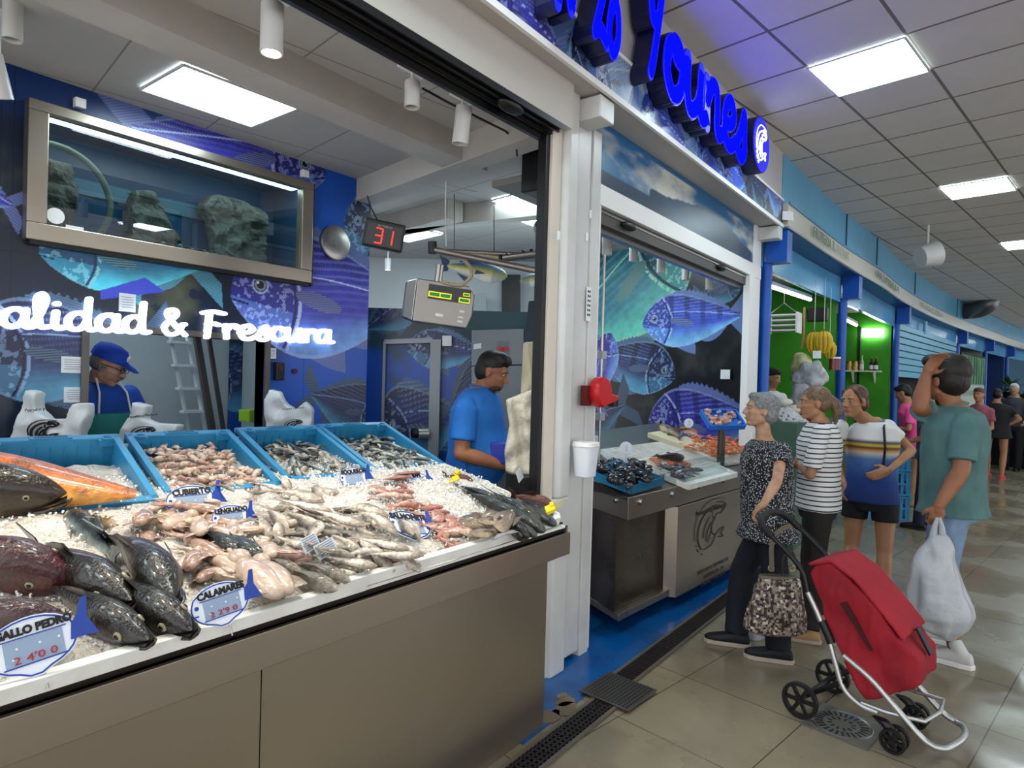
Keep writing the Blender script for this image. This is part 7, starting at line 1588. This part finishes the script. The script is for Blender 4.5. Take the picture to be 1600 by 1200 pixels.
# 5 white blue top woman
WB = V((-.68, 5.0, 0)); D5 = -178
top5 = wmat('white_blue_top', f_ramp([(0, '14204a'), (.28, '1c3f86'), (.47, '4f7ab4'), (.52, 'c9c4b8'), (.545, 'c9862c'), (.565, '4a2c34'), (.585, 'd8c04a'), (.61, '40365c'), (.635, 'd9d8d4'), (1, 'd9d9d8')]), rough=.8)
r5 = person('tanned woman in white and blue graphic top and black shorts, hand on hip', WB, D5, skin_tan, H=1.57, fem=1, girth=1.05, head=J(WB, D5, 1334, 628, -.02), hrot=(22, 2), hs=1.02,
    arms=[(J(WB, D5, 1387, 668, -.03), J(WB, D5, 1424, 704, -.06), J(WB, D5, 1390, 734, -.2), (.7, .4, -.4), (.3, -.8, 0), .5, -1), (J(WB, D5, 1312, 668, .03), J(WB, D5, 1304, 722, -.0), J(WB, D5, 1318, 755, -.14), (0, .6, -.6), (-.8, 0, 0), .5, 1)],
    legs=[((.09, 0, .76), (.10, .03, .45), loc_of(WB, D5, gz(1322, 955, .08)), (.15, 1, 0)), ((-.09, 0, .76), (-.10, .03, .45), loc_of(WB, D5, gz(1378, 958, .08)), (-.15, 1, 0))],
    shirt=dict(m=top5, hem=.86, sleeve=.5, flare=1.02, fold=.004, collar=mat('grey_collar', '6a6c70', .8)), pants=dict(m=mat('black_shorts', '14151a', .85), len=.36, w=(.098, .07, .07), name='shorts'), hair_m=brown_hair, leg_r=.98,
    hair=[('e', (0, -.026, .048), (.081, .096, .084)), ('e', (0, -.055, -.01), (.078, .062, .085)), ('c', (.05, .045, .08), (.078, .02, -.0), .014, .01), ('c', (-.05, .045, .08), (-.078, .02, .0), .014, .01), ('c', (0, -.1, -.03), (.04, -.1, -.15), .035, .022)], shoe=(mat('white_trainer', 'c8c8c6', .6), whitep))
sb = MB(); sb.tube([loc_of(WB, D5, gd(x, y, depth_of(WB)+dd)) for x, y, dd in ((1383, 655, .02), (1381, 668, -.13), (1383, 700, -.16), (1380, 728, -.15))], .008, 6); bagp = sb.obj('bag_strap', black, r5[0])
hbg = empty('shoulder_bag', gd(1316, 745, 4.75), 0, 'woven olive shoulder bag hanging between the two women', 'bag'); b = MB(); b.loft([((0, 0, -.16), .10, .06), ((0, 0, -.05), .11, .07), ((0, 0, .1), .08, .05), ((0, 0, .2), .05, .03)], 20)
remesh(b, 'bag_body', mat('olive_weave', '5c5a48', .8, c2='7a745c', scale=90, bump=.6, bscale=120), hbg, .01, 3); MB().tube([(0, 0, .2), (.01, .02, .35), (0, .03, .46)], .01, 6).obj('strap', mat('tan_leather', '7a4a30', .6), hbg); MB().tube([(.09, 0, -.1), (.1, -.02, -.25), (.07, -.02, -.4)], .012, 6).obj('hanging_strap', mat('tan_leather'), hbg)
# 6 teal T-shirt man
TE = V((-.20, 4.58, 0)); D6 = -88; teal = mat('teal_tshirt', '557a79', .85, c2='4a6c6c', scale=7)
wr6 = J(TE, D6, 1467, 790, -.24)
person('man in a faded teal t-shirt with hand on head, holding a white plastic bag', TE, D6, mat('skin_man', '9a6648', .5, sss=.08, c2='8b5a3f', scale=9), H=1.73, girth=1.08, belly=.0, head=J(TE, D6, 1474, 594, .02), hrot=(20, -4), hs=1.08, arm_r=1.12,
    arms=[(J(TE, D6, 1508, 662, -.19), J(TE, D6, 1502, 735, -.24), wr6, (0, .15, -1), (.9, .3, 0), 1.1, -1), (J(TE, D6, 1466, 658, .16), J(TE, D6, 1437, 636, -.02), J(TE, D6, 1447, 585, -.02), (-.15, -.5, .9), (-.8, -.6, 0), .35, 1)],
    legs=[((-.1, 0, .9), (-.10, .04, .50), loc_of(TE, D6, gz(1492, 1014, .09)), (.1, 1, 0)), ((.1, 0, .9), (.10, .04, .50), loc_of(TE, D6, gz(1474, 982, .09)), (.0, 1, 0))],
    torso=[(.80, .11, .085), (.90, .17, .13), (1.0, .165, .125), (1.10, .165, .125), (1.22, .175, .13), (1.34, .185, .13), (1.43, .17, .11), (1.475, .10, .08), (1.51, .06, .06)],
    shirt=dict(m=teal, hem=.84, sleeve=.80, flare=1.12, infl=.03, fold=.011, ff=7, collar=teal), pants=dict(m=mat('light_jeans', '6d86a4', .85, c2='8198b2', scale=14), len=1.35, w=(.105, .082, .078), name='jean_shorts'), hair_m=dark_hair,
    hair=[('e', (0, -.02, .06), (.096, .116, .095)), ('e', (0, -.05, .0), (.09, .08, .085)), ('e', (0, .06, .10), (.07, .055, .042))], shoe=(mat('white_trainer'), whitep), shoe_s=1.05)
# his white plastic bag
pbm = mat('thin_white_plastic', 'd0d4d8', .35, c2='b8bec4', scale=4, bump=.8, bscale=10, trans=.25)
hb_ = gd(1466, 812, depth_of(TE)-.25); wb_ = empty('carrier_bag', hb_, 0, 'full white plastic bag hanging from the hand of the man in teal', 'plastic bag'); b = MB()
X_ = V((CR.x, CR.y, 0)).normalized(); Y_ = V((CF.x, CF.y, 0)).normalized()
b.loft([(X_*dx+V((0, 0, -z)), rx, ry, X_, Y_) for z, dx, rx, ry in ((.08, .0, .045, .03), (.16, .0, .09, .06), (.28, .0, .13, .09), (.42, .01, .16, .11), (.52, .02, .165, .11), (.60, .045, .12, .085), (.66, .08, .035, .03))], 26)
o = remesh(b, 'bag_body', pbm, wb_, .009, 3)
for v in o.data.vertices: v.co += V((v.co.x, v.co.y, 0))*(mnoise.noise(V((v.co.x*14, v.co.y*14, v.co.z*5)))*.35)
for k in (-1, 1): MB().tube([X_*.03*k+V((0, 0, -.12)), X_*.02*k+V((0, 0, -.04)), X_*.005*k+V((0, 0, .012))], [.022, .014, .009], 8).obj('handle', pbm, wb_)
lump(gd(1440, 905, depth_of(TE)-.2)+V((0, 0, 0)), (.06, .04, .05), 'dark_item', mat('dim_item', '6c6a6e', .6), 'dark item showing through the hanging white bag', 'item', 3) if False else None
# 7 pink shirt woman
PK = V((-.80, 9.80, 0)); D7 = -85; legs_far = lambda w_: [((w_, 0, .84), (w_+.01, .02, .46), (w_, -.04, .06), (0, 1, 0)), ((-w_, 0, .84), (-w_-.01, .03, .46), (-w_, .06, .06), (0, 1, 0))]
person('woman in a bright pink shirt and denim shorts bending over her purse', PK, D7, skin_leg, .012, H=1.62, fem=1, girth=1.25, lean=.35, leg_r=1.12, head=(0, .20, 1.50), hrot=(0, 25),
    arms=[((.17, .08, 1.27), (.2, .1, 1.02), (.06, .36, 1.02), (-.3, 1, 0), (0, 0, 1), .6, 1), ((-.17, .08, 1.27), (-.22, .08, 1.04), (-.05, .36, 1.02), (.3, 1, 0), (0, 0, 1), .6, -1)], legs=legs_far(.09),
    shirt=dict(m=mat('hot_pink', 'f8589c', .8), hem=.86, sleeve=.7, vox=.014), pants=dict(m=mat('pale_denim', '8fa8b4', .85), len=.42, w=(.11, .09, .08), name='shorts'), hair_m=dark_hair, hair=SHORT, shoe=(mat('tan_sandal', '8a6a50', .7), mat('pale_sole')), shoe_s=.9)
# 8 dark dress person, 9 white haired man behind, 10 far legs person, 11 fruit seller, 12 hidden woman
BLK = V((-.02, 14.4, 0)); person('person in black top and shorts with coral shoes, standing far down the aisle', BLK, 10, skin_leg, .016, H=1.6, girth=1.3, leg_r=1.1,
    arms=[((.19, 0, 1.25), (.34, -.02, 1.08), (.2, -.02, .98), (-1, 0, 0), (0, 1, 0), .5, 1), ((-.19, 0, 1.25), (-.24, 0, 1.0), (-.2, .1, .85), (0, .5, -1), (1, 0, 0), .5, -1)], legs=legs_far(.11),
    shirt=dict(m=mat('black_cloth', '1b1a1e', .85), hem=.8, sleeve=.6, infl=.03, vox=.016, flare=1.15), pants=dict(m=mat('black_cloth'), len=.3, w=(.11, .09, .08), name='shorts'), hair_m=dark_hair, hair=SHORT+[('e', (0, -.09, .02), (.06, .05, .06))], shoe=(mat('coral_shoe', 'c8504c', .6), mat('coral_shoe')))
WH = V((.25, 16.2, 0)); person('white haired man standing behind the far fruit counter', WH, 190, skin_old, .016, H=1.72, arms=[((.19, 0, 1.38), (.24, .02, 1.1), (.2, .15, .95), (0, 1, -.3), (-1, 0, 0), .5, 1), ((-.19, 0, 1.38), (-.24, .02, 1.1), (-.2, .15, .95), (0, 1, -.3), (1, 0, 0), .5, -1)], legs=legs_far(.1),
    shirt=dict(m=mat('dim_shirt', '3a3c44', .8), hem=.88, sleeve=.7, vox=.016), pants=dict(m=mat('black_cloth')), hair_m=mat('white_hair', 'c8c8c4', .7), hair=SHORT, shoe=(black, black))
FL = gz(1528, 770, 0); person('distant shopper mostly hidden behind the man in teal, one bare leg showing', (FL.x-.02, FL.y, 0), 200, skin_leg, .016, H=1.6, fem=1, arms=[((.15, 0, 1.25), (.18, .02, 1.0), (.12, .2, .95), (0, 1, 0), (-1, 0, 0), .5, 1), ((-.15, 0, 1.25), (-.18, .02, 1.0), (-.12, .2, .95), (0, 1, 0), (1, 0, 0), .5, -1)], legs=legs_far(.08),
    shirt=dict(m=mat('dusty_rose', '8c4c5c', .8), hem=.7, sleeve=.6, vox=.016), pants=dict(m=mat('black_cloth'), len=.3, name='shorts'), hair_m=brown_hair, hair=SHORT, shoe=(mat('white_trainer'), whitep))
FM = gd(1207, 700, 8.0); person('fruit seller in a white shirt at the edge of the green stall', (FM.x-.05, FM.y, 0), 120, skin_tan, .014, H=1.76, hrot=(-20, 12), arms=[((.19, 0, 1.4), (.24, .04, 1.12), (.15, .25, 1.05), (0, 1, 0), (-1, 0, 0), .5, 1), ((-.19, 0, 1.4), (-.24, .04, 1.12), (-.15, .25, 1.05), (0, 1, 0), (1, 0, 0), .5, -1)], legs=legs_far(.1),
    shirt=dict(m=mat('white_shirt', 'd0d4d6', .8), hem=.88, sleeve=.6, vox=.012), pants=dict(m=mat('black_cloth')), hair_m=dark_hair, hair=SHORT, shoe=(black, black))
HW = gz(1440, 826, 0); person('person in dark clothes half hidden behind the raised arm of the man in teal', (HW.x+.05, HW.y, 0), -80, skin_tan, .014, H=1.62, fem=1, arms=[((.16, 0, 1.27), (.2, .02, 1.02), (.12, .22, .95), (0, 1, 0), (-1, 0, 0), .5, 1), ((-.16, 0, 1.27), (-.2, .02, 1.02), (-.12, .22, .95), (0, 1, 0), (1, 0, 0), .5, -1)], legs=legs_far(.09),
    shirt=dict(m=mat('slate_blue_top', '3c5468', .8), hem=.84, sleeve=.6, vox=.014), pants=dict(m=mat('navy_trousers')), hair_m=mat('light_brown_hair', '7a5a3c', .6), hair=SHORT, shoe=(black, black))
# ---------------- shopping trolley ----------------
TO = V((-.665, 3.40, 0)); TF = V((.983, -.18, 0)); TA = V((.18, .983, 0))
def TP(px, py, a):            # ray meets the trolley side plane at lateral offset a -> (forward, height)
    d = ray(px, py); q = TO+TA*a; t = (q-CAM).dot(TA)/d.dot(TA); p = CAM+d*t-TO; return (p.dot(TF), p.z)
def W3(f, z, a): return TF*f+TA*a+V((0, 0, z))
tro = empty('shopping_trolley', TO, 0, 'red fabric shopping trolley with aluminium frame, wheels and black handle', 'shopping trolley')
NA = -.155
def rods(pts, r, m, name, sides=(-1, 1)):
    fz = crom([TP(x, y, NA) for x, y in pts], 5)
    for s in sides: MB().tube([W3(p.x, p.y, NA*-s) for p in fz], r, 10).obj(name, m, tro, smooth=True)
rods([(1262, 925), (1276, 955), (1290, 990)], .013, alum, 'upper_tube')
rods([(1296, 1003), (1305, 1035), (1318, 1075), (1345, 1102), (1372, 1114)], .012, alum, 'lower_tube')
rods([(1206, 838), (1235, 868), (1254, 893), (1262, 925)], .013, black, 'handle_rod')
rods([(1284, 970), (1292, 988), (1299, 1005)], .019, black, 'hinge')
rods([(1318, 1024), (1360, 1060), (1400, 1106), (1440, 1152), (1462, 1168)], .013, alum, 'leg_tube')
e0 = TP(1206, 838, NA); e1 = TP(1190, 822, NA); g_ = MB()
g_.tube([W3(*e0, NA), W3(e1[0], e1[1]-.0, NA*.98), W3(e1[0]-.03, e1[1]+.03, NA*.7), W3(e1[0]-.04, e1[1]+.045, 0), W3(e1[0]-.03, e1[1]+.03, -NA*.7), W3(e1[0], e1[1], -NA*.98), W3(*e0, -NA)], .019, 12); g_.obj('handle_grip', rubber, tro, smooth=True)
u0 = TP(1462, 1168, NA); u = MB(); u.tube(crom([W3(u0[0]-.005, u0[1], NA), W3(u0[0]+.03, u0[1], NA*.85), W3(u0[0]+.055, u0[1]+.01, NA*.4), W3(u0[0]+.06, u0[1]+.01, 0), W3(u0[0]+.055, u0[1]+.01, -NA*.4), W3(u0[0]+.03, u0[1], -NA*.85), W3(u0[0]-.005, u0[1], -NA)], 5), .0125, 10); u.obj('foot_loop', alum, tro, smooth=True)
def wheel(c, r, w_, name, spokes):
    t = MB(); t.ring([(r*.8, -w_/2), (r*.97, -w_/2), (r, -w_*.3), (r, w_*.3), (r*.97, w_/2), (r*.8, w_/2)], c, TA, 32); o = t.obj(name, rubber, tro, smooth=True)
    h = MB(); h.cyl(V(c)-TA*w_*.6, V(c)+TA*w_*.6, r*.2)
    z = TA; x = TF; y = V((0, 0, 1))
    for k in range(spokes): a = 2*pi*k/spokes; d = x*cos(a)+y*sin(a); h.box(V(c)+d*r*.5, (r*.66, r*.2, w_*.5), Matrix((d, z.cross(d), z)).transposed())
    h.obj('hub', black, o); return o
for s in (-1, 1):
    wheel(W3(0, .083, s*.19), .083, .026, 'wheel', 6)
    f0, z0_ = TP(1390, 1120, NA); 
    for k in (-1, 1): wheel(W3(f0+.02, .052, s*.15+k*.024), .052, .022, 'caster_wheel', 5)
    c = MB(); c.loft([(W3(f0+.015, .05, s*.15), .018, .02, TF, TA), (W3(f0+.0, .09, s*.15), .028, .022, TF, TA), (W3(f0-.035, .118, s*.15), .035, .02, TF, TA)], 14); c.obj('caster_fork', black, tro, smooth=True)
MB().cyl(W3(0, .083, -.19), W3(0, .083, .19), .011).obj('axle', black, tro)
br = TP(1318, 1065, NA); b = MB()
for s in (-1, 1): MB().cyl(W3(0, .083, s*.12), W3(br[0], br[1], s*.15), .012).obj('axle_brace', black, tro)
redf = mat('red_fabric', '9a1222', .8, c2='840e1c', scale=5, bump=.25, bscale=9)
a0, b0 = V((*TP(1262, 894, NA), 0)), V((*TP(1346, 1094, NA), 0)); dn = (b0-a0).normalized(); nn = V((-dn.y, dn.x, 0)); nn = nn if nn.x > 0 else -nn; L_ = (b0-a0).length
prof = [a0, a0+dn*L_*.3-nn*.01, a0+dn*L_*.7-nn*.015, b0, b0+nn*.08+dn*.0, b0+nn*.25-dn*.02, a0+dn*L_*.78+nn*.285, a0+dn*L_*.45+nn*.24, a0+dn*L_*.15+nn*.185, a0-dn*.015+nn*.12, a0-dn*.03+nn*.04]
bb = MB(); bb.extr([W3(p.x, p.y, -.15) for p in prof], TA*.30); bo = bb.obj('bag', redf, tro); bm = bmesh.new(); bm.from_mesh(bo.data); bmesh.ops.triangulate(bm, faces=bm.faces); bm.to_mesh(bo.data); bm.free()
k = bo.modifiers.new('r', 'REMESH'); k.mode = 'VOXEL'; k.voxel_size = .009; k = bo.modifiers.new('s', 'SMOOTH'); k.iterations = 6; bake(bo)
for v in bo.data.vertices: v.co += V((mnoise.noise(v.co*9), mnoise.noise(v.co*9+V((5, 0, 0))), 0))*.018+V((.7, .7, .3))*mnoise.noise(V((v.co.x*30, v.co.y*30, v.co.z*9)))*.008
bo.data.polygons.foreach_set('use_smooth', [True]*len(bo.data.polygons))
if not bo.data.materials: bo.data.materials.append(redf)
fl = [a0-dn*.04+nn*.02, a0-dn*.028+nn*.13, a0+dn*L_*.14+nn*.20, a0+dn*L_*.45+nn*.258, a0+dn*L_*.62+nn*.285, a0+dn*L_*.62+nn*.272, a0+dn*L_*.45+nn*.245, a0+dn*L_*.14+nn*.185, a0-dn*.015+nn*.12, a0-dn*.025+nn*.02]
f = MB(); f.extr([W3(p.x, p.y, -.158) for p in fl], TA*.316); fo = remesh(f, 'flap', mat('red_flap', 'a41526', .8, c2='8e1120', scale=5, bump=.2, bscale=9), tro, .006, 3)
st_ = MB(); p0, p1 = a0+dn*L_*.60+nn*.292, a0+dn*L_*.80+nn*.297; st_.extr([W3(p0.x, p0.y, -.02), W3(p1.x, p1.y, -.02), W3(p1.x, p1.y, .02), W3(p0.x, p0.y, .02)], TF*.008+V((0, 0, .006))); st_.obj('strap', black, tro)
zp = MB(); q0, q1 = a0+dn*L_*.28+nn*.09, a0+dn*L_*.66+nn*.12; zp.extr([W3(p.x, p.y, -.163) for p in (q0, q0+nn*.03, q1+nn*.02, q1+nn*.008)], TA*.006); zp.obj('side_pocket_edge', mat('dark_red_trim', '3c060c', .7), tro)
cr_ = MB(); cp = b0+nn*.02; cr_.tube([W3(b0.x, b0.y-.012, -.155), W3(b0.x+.1, b0.y-.012+.0, -.16), W3(b0.x+.24, b0.y+.0, -.14), W3(b0.x+.26, b0.y, 0), W3(b0.x+.24, b0.y, .14), W3(b0.x, b0.y-.012, .155)], .009, 8); cr_.obj('support_tube', alum, tro, smooth=True)
# ---------------- handbag on the trolley handle ----------------
def f_patch(m, nt, N, L):
    tc = N.new('ShaderNodeTexCoord'); v = N.new('ShaderNodeTexVoronoi'); v.distance = 'CHEBYCHEV'; v.inputs['Scale'].default_value = 75; v.inputs['Randomness'].default_value = .6; L.new(tc.outputs['Object'], v.inputs['Vector'])
    s = N.new('ShaderNodeSeparateColor'); L.new(v.outputs['Color'], s.inputs[0]); r = N.new('ShaderNodeValToRGB'); r.color_ramp.interpolation = 'CONSTANT'; e = r.color_ramp.elements; e[0].color = (*lin('2a211e'), 1); e[1].position = .35; e[1].color = (*lin('8a7c6e'), 1)
    for p_, c in ((.6, 'a89c8c'), (.75, '5c4a42'), (.93, 'd0c8bc')): q = e.new(p_); q.color = (*lin(c), 1)
    L.new(s.outputs[0], r.inputs[0]); L.new(r.outputs[0], N['Principled BSDF'].inputs['Base Color']); return m
patch = wmat('patchwork_print', f_patch, rough=.5); hd = 3.55; hp = gd(1212, 945, hd); hbag = empty('handbag', hp, 0, 'brown and cream patchwork handbag hanging from the trolley handle', 'handbag')
X_ = V((CR.x, CR.y, 0)).normalized(); Y_ = V((CF.x, CF.y, 0)).normalized(); b = MB()
b.loft([(X_*dx+V((0, 0, z)), rx, ry, X_, Y_) for z, rx, ry, dx in ((-.155, .13, .06, -.01), (-.14, .165, .08, -.0), (-.05, .16, .085, .005), (.06, .14, .07, .01), (.14, .115, .05, .01), (.155, .10, .035, .01))], 28, 2.6); o = remesh(b, 'bag_body', patch, hbag, .009, 3)
for v in o.data.vertices: v.co += V((v.co.x, v.co.y, 0))*(mnoise.noise(V((v.co.x*22, v.co.y*22, v.co.z*4)))*.16)
taupe = mat('taupe_leather', '6a6052', .6)
b = MB(); b.loft([(V((0, 0, .15)), .10, .035, X_, Y_), (V((0, 0, .165)), .095, .03, X_, Y_)], 24, 2.6); b.obj('top_edge', taupe, hbag)
HQ = lambda x, y, dd=0: gd(x, y, hd+dd)-hp
def ribbon(pts, w_, name, parent): 
    b = MB(); r = []
    for i, p in enumerate(pts): t = (pts[min(i+1, len(pts)-1)]-pts[max(i-1, 0)]).normalized(); n = t.cross(Y_).normalized(); r.append([p+n*w_+Y_*.003, p-n*w_+Y_*.003, p-n*w_-Y_*.003, p+n*w_-Y_*.003])
    b.rings(r); return b.obj(name, taupe, parent)
ribbon([HQ(1206, 893, -.03), HQ(1205, 860, -.03), HQ(1207, 838, -.03), HQ(1222, 826, -.02), HQ(1249, 816, 0)], .013, 'strap', hbag)
for x in (1205, 1238): MB().tube([HQ(x, 888, -.03)+(X_*cos(a)+V((0, 0, sin(a))))*.016 for a in [2*pi*k/12 for k in range(12)]], .003, 6, closed=True).obj('ring', mat('brass_ring', 'b8a888', .3, 1), hbag)
MB().tube(crom([HQ(1222, 900, -.04), HQ(1224, 870, -.04), HQ(1238, 862, -.02), HQ(1246, 890, -.02)], 5), .006, 6).obj('handle', mat('dark_brown_leather', '2c2220', .5), hbag)
# pale bag between her legs
pb_ = gd(1176, 965, 3.95); pbg = empty('plastic_bag', pb_, 0, 'pale grey plastic bag hanging low between the legs of the old woman', 'plastic bag'); b = MB()
b.loft([(X_*dx+V((0, 0, z)), rx, ry, X_, Y_) for z, rx, ry, dx in ((-.16, .05, .04, .0), (-.13, .1, .06, 0), (-.02, .085, .05, .02), (.10, .05, .03, .04), (.24, .02, .015, .05))], 22); o = remesh(b, 'bag_body', pbm, pbg, .009, 3)
for v in o.data.vertices: v.co += V((v.co.x, v.co.y, 0))*(mnoise.noise(V((v.co.x*20, v.co.y*20, v.co.z*6)))*.35)
